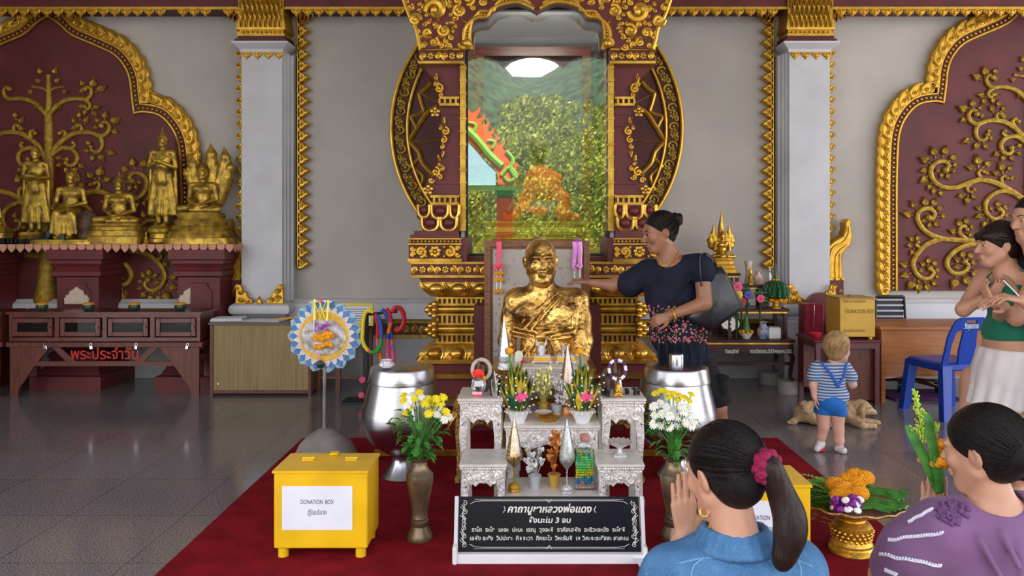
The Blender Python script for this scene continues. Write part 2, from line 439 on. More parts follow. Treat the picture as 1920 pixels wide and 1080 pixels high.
def leafpoly(cx, cz, L, ang, w=.62):
    """bodhi leaf outline: base at the centre, tip along ang"""
    P = [(0,0),(.10,.28),(.28,.42),(.52,.36),(.74,.17),(1.12,.03),(.74,-.17),(.52,-.36),(.28,-.42),(.10,-.28)]
    ca, sa = math.cos(ang), math.sin(ang); o = []
    for a, b in P:
        x = a*L; z = b*L*w*1.5; o.append((cx+x*ca-z*sa, cz+x*sa+z*ca))
    return o
def leaf3(mb, cx, cz, y, L, ang, w=.62, th=.25):
    """raised relief leaf with a midrib valley"""
    P = leafpoly(cx, cz, L, ang, w); n = len(P); ca, sa = math.cos(ang), math.sin(ang)
    mid = [(cx+ca*L*t, y-L*th*.35, cz+sa*L*t) for t in (.1,.5,.85)]
    vs = [(x, y, z) for x, z in P]
    vs2 = [((x-cx)*.8+cx+ca*L*.07, y-L*th, (z-cz)*.8+cz+sa*L*.07) for x, z in P]
    vs += vs2; fs = [(i, (i+1)%n, n+(i+1)%n, n+i) for i in range(n)]
    vs += mid; m0 = 2*n
    up = [n+0,n+1,n+2,n+3,n+4,n+5]; dn = [n+0,n+9,n+8,n+7,n+6,n+5]
    fs += [(n,n+1,m0),(n+1,n+2,m0+1,m0),(n+2,n+3,m0+1),(n+3,n+4,m0+2,m0+1),(n+4,n+5,m0+2)]
    fs += [(n,m0,n+9),(n+9,m0,m0+1,n+8),(n+8,m0+1,n+7),(n+7,m0+1,m0+2,n+6),(n+6,m0+2,n+5)]
    mb.add(vs, fs)
def smooth_path(pts, n=6):
    """Catmull-Rom through the points (any dimension)"""
    pts = [Vector(p) for p in pts]; out = []
    for i in range(len(pts)-1):
        p0 = pts[max(i-1,0)]; p1 = pts[i]; p2 = pts[i+1]; p3 = pts[min(i+2, len(pts)-1)]
        for j in range(n):
            t = j/n; out.append(.5*((2*p1)+(p2-p0)*t+(2*p0-5*p1+4*p2-p3)*t*t+(3*p1-p0-3*p2+p3)*t**3))
    out.append(pts[-1]); return out
def flame(mb, cx, cz, y, h, w, ang=PI/2, d=.02, curl=.25):
    """kanok flame leaf"""
    ca, sa = math.cos(ang), math.sin(ang)
    P = [(0,-.5),(.25,-.55),(.5,-.42),(.75,-.15),(1.0,curl),(.78,.12),(.6,.38),(.3,.52),(0,.45)]
    poly = [(cx+a*h*ca-b*w*sa, cz+a*h*sa+b*w*ca) for a, b in P]
    mb.prism(poly, y-d, y, d*.6)
# ================================================================ camera, light, world
cam = bpy.data.cameras.new('camera'); co = bpy.data.objects.new('camera', cam); COL.objects.link(co)
co.location = (0, 0, H); co.rotation_euler = (PI/2, 0, 0)
cam.sensor_width = 36; cam.lens = F/1920*36; cam.shift_x = -28/1920; cam.shift_y = -109/1920; cam.clip_end = 300; cam.clip_start = .05
SC.camera = co
SC.view_settings.view_transform = 'Standard'; SC.view_settings.look = 'None'; SC.view_settings.gamma = 1; SC.view_settings.exposure = .55
w = bpy.data.worlds.new('sky'); SC.world = w; w.use_nodes = True
nt = w.node_tree; bg = nt.nodes['Background']
tc = nt.nodes.new('ShaderNodeTexCoord'); sx = nt.nodes.new('ShaderNodeSeparateXYZ'); rp = nt.nodes.new('ShaderNodeValToRGB')
nt.links.new(tc.outputs['Generated'], sx.inputs[0]); nt.links.new(sx.outputs['Z'], rp.inputs[0]); nt.links.new(rp.outputs[0], bg.inputs[0])
rp.color_ramp.elements[0].color = (1,.96,.93,1); rp.color_ramp.elements[1].color = (.7,.78,1,1); rp.color_ramp.elements[1].position = .7
bg.inputs[1].default_value = 2.8
sun = bpy.data.lights.new('sun', 'SUN'); sun.energy = 9; sun.angle = .01; sun.color = (1,.95,.86)
so = bpy.data.objects.new('sun', sun); COL.objects.link(so); so.rotation_euler = Euler((math.radians(-34), math.radians(16), 0)); so.location = (20,-10,30)

# ================================================================ setting
YW = 8.18
def floor_mat():
    m, nt, b = _nt('polished_granite'); N = nt.nodes; L = nt.links
    tc = N.new('ShaderNodeTexCoord'); n1 = N.new('ShaderNodeTexNoise'); n1.inputs['Scale'].default_value = 130; n1.inputs['Detail'].default_value = 2
    L.new(tc.outputs['Object'], n1.inputs[0]); r = N.new('ShaderNodeValToRGB')
    r.color_ramp.elements[0].position = .36; r.color_ramp.elements[0].color = (.075,.070,.074,1); r.color_ramp.elements[1].position = .66; r.color_ramp.elements[1].color = (.30,.28,.29,1)
    L.new(n1.outputs[0], r.inputs[0])
    bk = N.new('ShaderNodeTexBrick'); bk.offset = 0; bk.inputs['Scale'].default_value = 1; bk.inputs['Brick Width'].default_value = .6; bk.inputs['Row Height'].default_value = .6
    bk.inputs['Mortar Size'].default_value = .003; bk.inputs['Color1'].default_value = (.80,.80,.80,1); bk.inputs['Color2'].default_value = (1.05,1.0,1.0,1); bk.inputs['Mortar'].default_value = (.5,.48,.47,1)
    L.new(tc.outputs['Object'], bk.inputs[0])
    mx = N.new('ShaderNodeMix'); mx.data_type = 'RGBA'; mx.blend_type = 'MULTIPLY'; mx.inputs[0].default_value = 1
    L.new(r.outputs[0], mx.inputs[6]); L.new(bk.outputs[0], mx.inputs[7]); L.new(mx.outputs[2], b.inputs['Base Color'])
    b.inputs['Roughness'].default_value = .13; b.inputs['IOR'].default_value = 1.6
    return m
o = MB().box(-8, 9, -1.2, YW, -.1, 0).build('floor', floor_mat()); struct(o)
o = MB().box(-8, 9, YW, YW+.2, 0, 5.2).build('wall_back', 'wall'); struct(o)
o = MB().box(-6.5, -6.3, 3.2, YW+.2, 0, 5.2).build('wall_left_shade', 'wall'); struct(o)  # unseen side wall, placed to keep light off the left altar
M['ceil'] = mat('ceiling_paint', (.38,.36,.34), .8)
o = MB().box(-8.2, 9.6, -1.3, YW+.2, 4.75, 4.9).build('ceiling', 'ceil'); struct(o)
YB = 7.9
zb = WZ(17, YB)
mb = MB().box(-8, 9, YB, YW, zb, 4.75); o = struct(mb.build('trim_1', 'red'))
def pleaf(mb, x, z, y, w_, h_, d=.012):
    """downward heart shaped fringe leaf with a raised centre"""
    P = [(-.5,0),(-.5,-.28),(-.34,-.55),(-.14,-.72),(0,-1),(.14,-.72),(.34,-.55),(.5,-.28),(.5,0)]
    mb.prism([(x+a*w_, z+b*h_) for a, b in P], y-d, y, d*.5)
    mb.ell((x, y-d, z-h_*.38), (w_*.2, d*.9, h_*.25), 6, 4)
    for s_ in (-1,1): mb.ell((x+s_*w_*.28, y-d, z-h_*.2), (w_*.12, d*.7, h_*.14), 6, 4)
mb = MB(); x = -5.3
while x < 5.3:
    px = x*F/YB+CX
    if not (452 < px < 538 or 1462 < px < 1562 or 756 < px < 1256 or 318 < px < 336 or 392 < px < 408): pleaf(mb, x, zb, YB+.002, .105, .085, .018)
    x += .112
mb.box(-5.3, 5.3, YB-.012, YB+.01, zb-.004, zb+.02)
mb.build('leaf_fringe', 'gold', o)
# dado ledge and frieze
def ledge(x0, x1, n):
    mb = MB(); zt, zbm = WZ(566, 8.02), WZ(598, 8.02)
    prof = [(YW, zt+.02), (8.09, zt+.02), (8.07, zt-.0), (8.03, zt-.02), (8.02, zt-.09), (8.0, zbm+.05), (7.99, zbm+.03), (7.99, zbm), (YW, zbm)]
    mb.loft([[(x0, y, z) for y, z in prof], [(x1, y, z) for y, z in prof]])
    o = struct(mb.build(f'trim_{n}', 'white_paint'))
    g = MB(); yf = 8.10
    za, zc = WZ(599, yf), WZ(633, yf)
    g.box(x0, x1, yf, YW, zc, za); g.build('frieze_board', 'red_dark', o)
    g = MB(); g.box(x0, x1, yf-.02, yf+.01, za-.035, za); g.box(x0, x1, yf-.02, yf+.01, zc, zc+.03)
    return o, g, za, zc, yf
for n_, (x0, x1) in enumerate([(-8, -2.86), (-2.38, 9)]):
    o, g, za, zc, yf = ledge(x0, x1, 2+n_)
    vis = [(-1.35, -.9)] if n_ else []
    if n_:
        for a, b_ in [(-1.35,-.85), (1.1, 1.55), (2.35, 4.9)]: band(g, a, b_, zc+.03, za-.035, yf-.005, rad=.011)
    g.build('gilded_scroll_frieze', 'gold_relief', o)
o = struct(MB().box(-8, 9, 8.10, YW, 0, WZ(634, 8.1)).build('baseboard_back', 'dado'))

# ---------------------------------------------------------------- pilasters
def pilaster(xc, side, label):
    """side = +1: mouldings step down on the right of the shaft"""
    yf = 7.9; t = thing('pilaster', (xc, yf+.14, 0), label, 'pilaster'); hw = .20
    z0, z1 = WZ(566, yf), WZ(98, yf)
    mb = MB()
    mb.box(xc-hw, xc+hw, yf, 8.2, z0, z1)
    for i, (o_, y_) in enumerate([(.022, .05), (.044, .09), (.07, .14)]):
        mb.box(xc-hw-(o_ if side < 0 else .018*i), xc+hw+(o_ if side > 0 else .018*i), yf+y_, 8.2, z0, z1)
    mb.build('shaft', 'white_paint', t)
    mb = MB()
    def ring(z, w_, y_): x0, x1 = xc-w_, xc+w_; return [(x0, 8.2, z), (x0, y_, z), (x1, y_, z), (x1, 8.2, z)]
    mb.loft([ring(z1, hw+.01, yf-.01), ring(z1+.03, hw+.015, yf-.015), ring(z1+.075, hw+.075, yf-.075), ring(z1+.095, hw+.075, yf-.075)])
    mb.build('cornice', 'white_paint', t)
    mb = MB(); mb.loft([ring(z1+.095, hw+.05, yf-.05), ring(z1+.125, hw+.05, yf-.05), ring(z1+.13, hw+.03, yf-.03), ring(z1+.155, hw+.03, yf-.03)]); mb.build('red_neck', 'red_dark', t)
    # gilded capital
    mb = MB(); zc = z1+.155
    mb.loft([ring(zc, hw+.035, yf-.035), ring(zc+.02, hw+.035, yf-.035), ring(zc+.022, hw+.015, yf-.015), ring(zc+.06, hw+.015, yf-.015), ring(zc+.062, hw+.035, yf-.035), ring(zc+.085, hw+.04, yf-.04), ring(zc+.2, hw+.02, yf-.02), ring(4.2, hw+.04, yf-.04)])
    for i in range(9): mb.ell((xc-hw+.02+i*(2*hw-.04)/8, yf-.03, zc+.04), .013, 7, 5)
    for r_ in range(4):
        for i in range(9-r_ % 2):
            x = xc-hw+.01+(i+(r_ % 2)*.5)*(2*hw-.02)/8
            flame(mb, x-.0, zc+.085+r_*.095, yf-.03-r_*.006, .13, .030, PI/2, .025, .1)
    mb.build('capital', 'gold', t)
    mb = MB()
    for i in range(4): pleaf(mb, xc-hw+.055+i*.105, z1, yf-.002, .095, .075, .014)
    mb.build('hanging_leaves', 'gold', t)
    mb = MB()
    def ring8(z, w_): return ring(z, hw+w_, yf-w_)
    mb.loft([ring8(z0-.0, .02), ring8(z0-.012, .06), ring8(z0-.035, .09), ring8(z0-.075, .098), ring8(z0-.11, .085), ring8(z0-.13, .05), ring8(z0-.145, .02), ring8(z0-.16, .02), ring8(z0-.17, .09), ring8(z0-.20, .09), ring8(z0-.205, .07), ring8(0, .07)][::-1])
    for k in range(9):
        pass
    mb.build('base', 'white_paint', t)
    # serrated gold strips on the wall on both sides
    for s_ in (-1, 1):
        mb = MB(); xe = xc+s_*(hw+.02+(.075 if s_ == side else .03)); ye = 8.12
        zl = WZ(405 if s_ == side*1 and side > 0 and False else 500, ye)
        z = 3.75
        mb.box(xe, xe+s_*.022, ye-.03, YW, zl, 3.78)
        while z > zl:
            P = [(0,.056),(.055,.05),(.085,.03),(.118,.0),(.085,-.02),(.06,-.045),(0,-.054)]
            mb.prism([(xe+s_*a*(1 if s_ == side else .6), z+b) for a, b in P], ye-.03, ye+.05, .012)
            scroll(mb, spiral2(xe+s_*.045, z+.005, .032, 1.1, 0, s_, 9), ye-.035, .009, n=5)
            z -= .118
        mb.build('serrated_leaf_strip', 'gold', t)
        # top curl brackets
        mb = MB()
        for q in range(4):
            flame(mb, xe+s_*(.01+.045*q), 3.70-.0*q, ye-.05, .13-.018*q, .05, -PI/2+s_*.2, .03, .2*s_)
        mb.build('corner_flames', 'gold', t)
    # kanok ornaments standing at the foot of the shaft
    mb = MB(); zf = z0-.015
    flame(mb, xc, zf, yf-.07, .085, .06, PI/2, .02, 0)
    for s_ in (-1, 1):
        X = xc+s_*(hw-.02)
        mb.prism([(X+s_*a, zf+b) for a, b in [(-.11,0),(-.12,.04),(-.07,.07),(-.05,.12),(-.02,.13),(0,.19),(.05,.2),(.06,.0)]], yf-.075, yf-.045, .01)
        for (a, b, r_) in [(-.06,.035,.028),(0,.05,.035),(.0,.12,.03),(.04,.165,.02)]: scroll(mb, spiral2(X+s_*a, zf+b, r_, 1.2, 0, s_, 10), yf-.078, .010, n=5)
    mb.build('foot_ornament', 'gold', t)
    return t
pilaster(WX(491, 7.9), 1, 'left white pilaster with gilded capital, beside the altar of golden statues')
pilaster(WX(1518, 7.9), -1, 'right white pilaster with gilded capital, behind the toddler and wooden donation box')

# ---------------------------------------------------------------- naga finials on the pilaster sides
def finial(xp, s_, zoff, label):
    yf = 7.98; t = thing('naga_finial', (xp, yf+.08, WZ(555, yf)+zoff), label, 'ornament')
    def q(a, b): return (xp+s_*a*yf/F, WZ(b, yf)+zoff)
    P = [(0,522),(0,475),(5,460),(18,450),(32,442),(37,430),(36,418),(41,410),(48,414),(46,425),(50,440),(47,458),(38,468),(30,478),(31,522)]
    mb = MB(); mb.prism([tuple(v) for v in [q(*p) for p in P]], yf, yf+.15, .012)
    sp = smooth_path([(*q(8,520),), (*q(8,478),), (*q(16,463),), (*q(32,455),), (*q(42,440),), (*q(43,425),)], 5); mb.tube([(p[0], yf-.004, p[1]) for p in sp], .014, 6)
    sp = smooth_path([(*q(18,520),), (*q(18,485),), (*q(26,470),), (*q(40,460),)], 5); mb.tube([(p[0], yf-.004, p[1]) for p in sp], .012, 6)
    for i in range(9): mb.ell((q(25,518-5*i)[0], yf, q(25,518-5*i)[1]), (.012,.012,.014), 6, 4)
    mb.build('serpent_body', 'gold', t)
    mb = MB(); a = q(-2,556); b = q(32,523); mb.box(a[0], b[0], yf-.01, yf+.16, a[1], b[1]); mb.build('red_pedestal', 'red', t)
    mb = MB(); mb.box(a[0]-.005, b[0]+.005, yf-.02, yf+.16, b[1]-.012, b[1]+.012)
    for i in range(3): mb.ell((q(3+12*i,522)[0], yf-.025, b[1]), .013, 6, 4)
    for u, v, r_ in [(15,538,.026),(3,545,.02),(27,545,.02),(15,550,.016)]: rosette(mb, *q(u, v), yf-.012, r_, 4)
    mb.build('gilding', 'gold', t)
finial(WX(1549, 7.98), 1, 0, 'gilded serpent finial curling up on a red pedestal, right of the right pilaster')
finial(WX(467, 7.98), -1, 0, 'gilded serpent finial half hidden behind the end of the left altar shelf')

# ---------------------------------------------------------------- arched relief panels
OUT = [(0,33-33),(18,11),(44,34),(89,54),(124,71),(144,94),(153,118),(156,145),(161,183),(178,179),(209,185),(231,207),(243,234),(247,269),(249,336),(249,415),(249,532)]
def arch_panel(pxc, dy, yb, label, name='arched_relief_panel'):
    yp = 8.13; t = thing(name, (WX(pxc, yp), yp, WZ(560+dy, yp)), label, 'wall relief')
    half1 = [v for v in smooth_path([(a, b) for a, b in OUT[:9]], 4)]; half2 = [v for v in smooth_path(OUT[8:], 4)]
    half = half1+half2[1:]
    full = [(-v[0], v[1]) for v in half[::-1][:-1]]+[(v[0], v[1]) for v in half]
    w_ = lambda a, b: (WX(pxc+a, yp), WZ(33+dy+b, yp))
    mb = MB(); mb.prism([w_(a, b) for a, b in full], yp+.01, YW+.01); mb.build('red_panel', 'red', t)
    def off(pts, d):
        o_ = []
        for i, p in enumerate(pts):
            a = Vector(pts[max(i-1,0)]); b = Vector(pts[min(i+1,len(pts)-1)]); tg = (b-a).normalized()
            o_.append((p[0]-tg.y*-d, p[1]-tg.x*d))
        return o_
    W2 = [w_(a, b) for a, b in full]
    def mind(p):
        m_ = 9
        for i in range(len(W2)-1):
            a = Vector(W2[i]); d = Vector(W2[i+1])-a; q = Vector(p)-a; f = max(0, min(1, q.dot(d)/(d.length_squared+1e-12))); m_ = min(m_, (q-d*f).length)
        return m_
    # order runs left to right over the top; outward normal = left of travel in x,z
    def offw(d):
        o_ = []
        for i, p in enumerate(W2):
            a = Vector(W2[max(i-1,0)]); b = Vector(W2[min(i+1,len(W2)-1)]); tg = (b-a).normalized(); o_.append((p[0]-tg.y*d, p[1]+tg.x*d))
        return o_
    mb = MB()
    for d, r_ in [(.012,.013),(.085,.012)]: mb.tube([(x, yp-.012, z) for x, z in offw(d) if mind((x, z)) > d*.93], r_, 6)
    mid = offw(.048); acc = 0; last = Vector(mid[0])
    L_ = [0]
    for i in range(1, len(mid)): L_.append(L_[-1]+(Vector(mid[i])-Vector(mid[i-1])).length)
    def along(P, s_):
        for i in range(1, len(L_)):
            if L_[i] >= s_:
                f = (s_-L_[i-1])/(L_[i]-L_[i-1]+1e-9); a = Vector(P[i-1]); b = Vector(P[i]); return a+(b-a)*f, (b-a).normalized()
        return Vector(P[-1]), (Vector(P[-1])-Vector(P[-2])).normalized()
    s_ = .03
    while s_ < L_[-1]:
        p, tg = along(mid, s_)
        if -5.5 < p[0] < 5.5 and mind(p) > .044: mb.ell((p[0], yp-.012, p[1]), (.014,.016,.014), 7, 5)
        s_ += .047
    mb.build('bead_border', 'gold', t)
    mb = MB()
    q = W2+[p_ for p_ in offw(.088) if mind(p_) > .08][::-1]; mb.prism(q, yp-.004, YW, 0); mb.build('red_bead_ground', 'red_dark', t)
    mb = MB(); outer = offw(.09)
    # leaf border: overlapping scrolled leaves pointing up towards the apex
    s_ = .03
    while s_ < L_[-1]:
        p, tg = along(outer, s_); left = s_ < L_[-1]/2
        if -5.6 < p[0] < 5.6 and mind(p+Vector((-tg.y, tg.x))*.058) > .138:
            up_ = tg if left else -tg; n_ = Vector((-tg.y, tg.x))
            c = p+n_*.058; Pl = [(-.075,-.058),(.03,-.058),(.06,-.04),(.065,0),(.10,.052),(.045,.075),(-.005,.068),(-.045,.05),(-.08,.02)]
            mb.prism([(c.x+up_.x*a+n_.x*b, c.y+up_.y*a+n_.y*b) for a, b in Pl], yp-.035, yp+.03, .012)
            hand_ = 1 if left else -1
            sp = spiral2(0, 0, .026, 1.1, PI, -1, 11, .2)
            scroll(mb, [(c.x+up_.x*(a-.02)+n_.x*(b-.022), c.y+up_.y*(a-.02)+n_.y*(b-.022)) for a, b in sp], yp-.036, .009, ball=.6, n=5)
            for vn in (0, .018, .036): mb.tube([(c.x+up_.x*a+n_.x*(b+vn), yp-.037, c.y+up_.y*a+n_.y*(b+vn)) for a, b in [(.002,-.045),(.035,-.03),(.055,.0),(.075,.022)]], .005, 4)
            mb.tube([(c.x+up_.x*a+n_.x*b, yp-.036, c.y+up_.y*a+n_.y*b) for a, b in [(-.06,.02),(-.0,.045),(.045,.048),(.08,.053)]], .008, 5)
        s_ += .105
    mb.build('leaf_border', 'gold', t)
    return t, yp
BR = [  # canonical half of the tree: pixel polylines of the right panel (trunk at 1931), radius in px
 ([(1931,195),(1905,170),(1880,163),(1860,164),(1851,157),(1849,147),(1855,141),(1860,145)], 4),
 ([(1866,163),(1855,170),(1852,178),(1857,183),(1861,178)], 3.4),
 ([(1931,280),(1912,250),(1885,230),(1855,226),(1832,233),(1820,228),(1815,217),(1820,208),(1829,208),(1830,214)], 4.5),
 ([(1838,230),(1830,240),(1830,255),(1838,263),(1848,260),(1850,253)], 3.6),
 ([(1872,228),(1867,219),(1870,213),(1876,214)], 3), ([(1903,243),(1898,228),(1903,223),(1908,228)], 3.4),
 ([(1925,270),(1905,256),(1885,259),(1876,271),(1879,284),(1889,289),(1897,284),(1895,277)], 4), ([(1890,258),(1880,251),(1883,246)], 3),
 ([(1931,385),(1905,365),(1870,345),(1840,337),(1815,343),(1790,352),(1765,350),(1748,336),(1745,317),(1755,305),(1770,303),(1778,311),(1772,319)], 5),
 ([(1822,342),(1813,350),(1814,358),(1820,360)], 3), ([(1840,337),(1834,325),(1838,319),(1843,322)], 3), ([(1880,350),(1877,336),(1882,330),(1888,334)], 3),
 ([(1905,364),(1880,358),(1858,366),(1847,382),(1850,400),(1862,410),(1876,406),(1880,396),(1873,392)], 4),
 ([(1931,458),(1890,455),(1850,453),(1800,450),(1765,447),(1737,436),(1722,418),(1720,402),(1730,392),(1744,392),(1752,401),(1747,410),(1740,408)], 5),
 ([(1812,449),(1799,438),(1800,427),(1808,424),(1812,430)], 3.4),
 ([(1765,448),(1740,456),(1720,474),(1711,496),(1722,518),(1740,522),(1750,511),(1742,503)], 4.6), ([(1728,467),(1718,460),(1720,454)], 3.4),
 ([(1845,456),(1808,461),(1783,476),(1774,495),(1785,511),(1804,511),(1815,499),(1808,491)], 4.6)]
LV = [(1845,133,16,100),(1829,144,16,150),(1866,133,12,60),(1867,149,11,-20),(1838,179,13,165),(1843,192,11,240),(1861,190,11,290),(1869,178,11,10),
 (1803,203,18,150),(1822,193,14,105),(1838,203,11,40),(1842,218,11,-20),(1804,226,12,215),(1858,203,11,120),(1871,193,11,90),(1882,203,11,50),(1883,219,11,-10),
 (1810,265,15,200),(1829,275,14,240),(1847,276,11,290),(1859,260,11,10),(1855,245,10,50),(1866,290,12,215),(1879,298,11,250),(1896,298,11,290),(1911,288,11,-20),(1912,273,11,20),
 (1731,299,18,150),(1749,283,17,110),(1771,281,16,75),(1787,294,14,45),(1792,309,12,10),(1789,322,10,-20),(1777,332,11,-70),(1764,330,10,250),(1757,320,10,200),(1729,320,14,190),(1730,338,16,220),(1741,352,12,240),(1749,360,11,260),(1763,364,11,280),
 (1799,368,12,200),(1812,378,14,255),(1825,369,11,300),(1828,355,10,20),(1817,314,14,160),(1832,299,18,100),(1852,306,14,40),(1851,325,10,-30),(1865,324,13,150),(1876,312,16,110),(1893,315,12,50),(1898,335,11,-20),
 (1833,390,12,160),(1833,406,14,200),(1845,423,16,240),(1862,418,11,280),(1870,381,11,80),(1886,388,11,30),(1888,404,11,-20),(1857,390,9,120),
 (1699,401,18,165),(1711,382,15,130),(1733,377,16,95),(1751,378,14,65),(1762,390,13,30),(1769,405,12,5),(1755,421,13,-50),(1741,423,11,250),(1730,414,10,200),(1706,423,0,0),
 (1784,433,14,160),(1797,417,14,110),(1811,413,13,70),(1822,425,11,20),(1820,440,10,-20),
 (1692,495,17,165),(1694,516,17,195),(1706,535,19,235),(1721,540,17,265),(1738,539,15,290),(1752,532,13,310),(1758,518,11,-15),(1758,505,11,15),(1752,492,12,50),(1740,487,13,90),(1728,494,11,150),(1725,507,11,190),
 (1707,447,12,150),(1720,445,12,90),(1703,460,11,180),(1709,474,11,240),
 (1793,487,12,150),(1792,500,12,190),(1803,475,14,110),(1819,477,14,60),(1826,491,13,20),(1829,513,18,-20),(1812,528,18,-60),(1788,532,19,250),(1850,491,13,160),(1865,500,16,-50)]
TOPL = [(64,142,12,160),(78,123,12,140),(80,107,13,110),(76,160,16,240),(66,150,0,0)]
def relief_tree(t, pxc, dy, yp, xmin, xmax):
    mb = MB(); lf = MB(); k = yp/F
    w_ = lambda a, b: (WX(a, yp), WZ(b, yp))
    def pt(a, b, s_): return w_(pxc+s_*(1931-a), b+dy)
    tr = [(0,118,4),(1,160,5.5),(0,200,7.5),(2,260,9),(0,330,10),(1,400,12),(-1,470,15),(-3,520,18),(-6,560,24)]
    mb.tube([(w_(pxc+a, b+dy)[0], yp+.01, w_(pxc+a, b+dy)[1]) for a, b, r_ in tr], [r_*k for a, b, r_ in tr], 12, flat=1, up=Vector((0,1,0)))
    for s_ in (-1, 1):
        for pl, r_ in BR:
            P = [pt(a, b, s_) for a, b in pl]
            if max(p[0] for p in P) < xmin or min(p[0] for p in P) > xmax: continue
            sp = smooth_path(P, 4); n = len(sp)
            mb.tube([(p[0], yp-.005, p[1]) for p in sp], [r_*k*(1.25-.5*i/n) for i in range(n)], 8, up=Vector((0,1,0)))
            mb.ell((sp[-1][0], yp-.01, sp[-1][1]), r_*k*1.25, 8, 6)
        # top twigs
        P = [w_(pxc+s_*a, b+dy) for a, b in [(0,150),(12,143),(24,141),(30,140)]]; mb.tube([(p[0], yp, p[1]) for p in P], 2.6*k, 6)
        for a, b, L_, g in TOPL:
            if not L_: continue
            x, z = w_(pxc+s_*(92-a), b+dy+10); ang = math.radians(g) if s_ < 0 else PI-math.radians(g)
            leaf3(lf, x, z, yp-.004, L_*k, ang)
        for a, b, L_, g in LV:
            if not L_: continue
            x, z = pt(a, b, s_)
            if x < xmin or x > xmax: continue
            ang = PI-math.radians(g) if s_ > 0 else math.radians(g)
            L2 = L_*k*1.12
            x -= math.cos(ang)*L2*.5; z -= math.sin(ang)*L2*.5
            leaf3(lf, x, z, yp-.004, L2, ang)
            mb.tube([(x-math.cos(ang)*L2*.35, yp+.003, z-math.sin(ang)*L2*.35), (x, yp-.003, z)], 1.1*k, 5)
    tr_ = mb.build('relief_tree', 'gold_relief', t); lf.build('leaves', 'gold_relief', tr_, ang=25)
t, yp = arch_panel(90, 0, 0, 'left arched maroon wall panel with golden tree relief, behind the row of golden statues')
relief_tree(t, 90, 22, yp, -5.2, -3.2)
t, yp = arch_panel(1931, -20, 0, 'right arched maroon wall panel with golden tree relief, behind the woman in green')
relief_tree(t, 1931, 0, yp, 3.5, 5.25)

# light switches
t = thing('light_switch', (WX(1461, 8.17), YW, WZ(490, YW)), 'stacked white wall switch plates left of the right pilaster', 'switch')
for i in range(3):
    mb = MB(); x, z = WX(1461, YW), WZ(489+i*15, YW); mb.box(x-.07, x+.07, YW-.012, YW, z-.035, z+.035, .005); o = mb.build('switch_plate', 'white', t)
    MB().box(x+.01, x+.04, YW-.02, YW-.01, z-.02, z+.02).build('rocker', 'black' if i == 0 else 'white', o)

# carpet
o = MB().box(-1.61, 1.80, 1.2, 5.75, 0, .006).build('red_carpet', 'carpet'); tag(o, 'long red carpet in front of the golden shrine', 'carpet')
# ================================================================ the golden shrine
XC = .079
t = SH = thing('shrine_pedestal', (XC, 6.6, 0), 'tall maroon and gold shrine pedestal with flanking columns and scrolled arch holding the glass case', 'shrine')
def hwm(h, Y): return h*Y/F
def ringx(h, z, Yf, yb=7.75): return [(XC-h, yb, z), (XC-h, Yf, z), (XC+h, Yf, z), (XC+h, yb, z)]
def tier(mb, py0, py1, h0, h1, Y0, Y1=None, yb=7.75):
    """py0 top, py1 bottom"""
    Y1 = Y1 or Y0
    mb.loft([ringx(hwm(h1, Y1), WZ(py1, Y1), Y1, yb), ringx(hwm(h0, Y0), WZ(py0, Y0), Y0, yb)])
# carpeted platform with a gold edge
mb = MB(); mb.box(XC-hwm(309,5.27), XC+hwm(309,5.27), 5.28, 6.6, .007, .046, .004); mb.build('carpeted_platform', 'carpet', t)
mb = MB(); mb.box(XC-hwm(309,5.27)-.004, XC+hwm(309,5.27)+.004, 5.265, 5.285, .007, .05, .005); mb.build('gold_platform_edge', 'gold_smooth', t)
R = MB(); G = MB(); Q = MB()
tier(R, 800, 870, 160, 160, 5.8); tier(G, 748, 755, 170, 170, 5.75)
tier(R, 710, 748, 192, 192, 5.9); tier(G, 703, 710, 213, 213, 5.85); tier(R, 683, 703, 222, 229, 6.02, 5.97); tier(G, 675, 682, 222, 222, 6.0)
# small lower lotus
def petals(mb, py0, py1, h0, h1, Y, n, up=True, amp=.05):
    """gilded lotus petals on a sloping front from (py0,h0) to (py1,h1)"""
    za, zb_ = WZ(py0, Y), WZ(py1, Y); ha, hb = hwm(h0, Y), hwm(h1, Y)
    secs = []
    for k in range(9):
        f = k/8; b = math.sin(PI*(f*.8+.1))
        w_ = ha+(hb-ha)*f+amp*.5*b
        yf = Y-(hb-ha)*f*(.5)-amp*b*.8+.02
        secs.append(ringx(w_, za+(zb_-za)*f, yf))
    mb.loft(secs[::-1])
    st = 2*max(ha, hb)/n
    for i in range(n):
        u = -1+2*(i+.5)/n
        # petal bulge and its rim
        pts = []
        for k in range(13):
            a = PI*k/12; f = (1-math.sin(a)*.92) if up else math.sin(a)*.92
            w_ = ha+(hb-ha)*f; b = math.sin(PI*(f*.8+.1)); xx = XC+w_*(u-math.cos(a)*.92/n)
            pts.append((xx, Y-(hb-ha)*f*.5-amp*b*.8+.012, za+(zb_-za)*f))
        mb.tube(pts, .008, 5)
        f = .55 if up else .45; w_ = ha+(hb-ha)*f
        mb.ell((XC+w_*u, Y-(hb-ha)*f*.5-amp*.8+.035, za+(zb_-za)*f), (st*.36, .05, abs(za-zb_)*.36), 12, 8)
petals(Q, 757, 800, 148, 168, 5.85, 8, up=True)
petals(Q, 645, 675, 200, 224, 6.15, 10, up=True)
petals(Q, 556, 528, 197, 219, 6.15, 10, up=True)
Q.build('gilded_lotus_petals', 'gold_smooth', t)
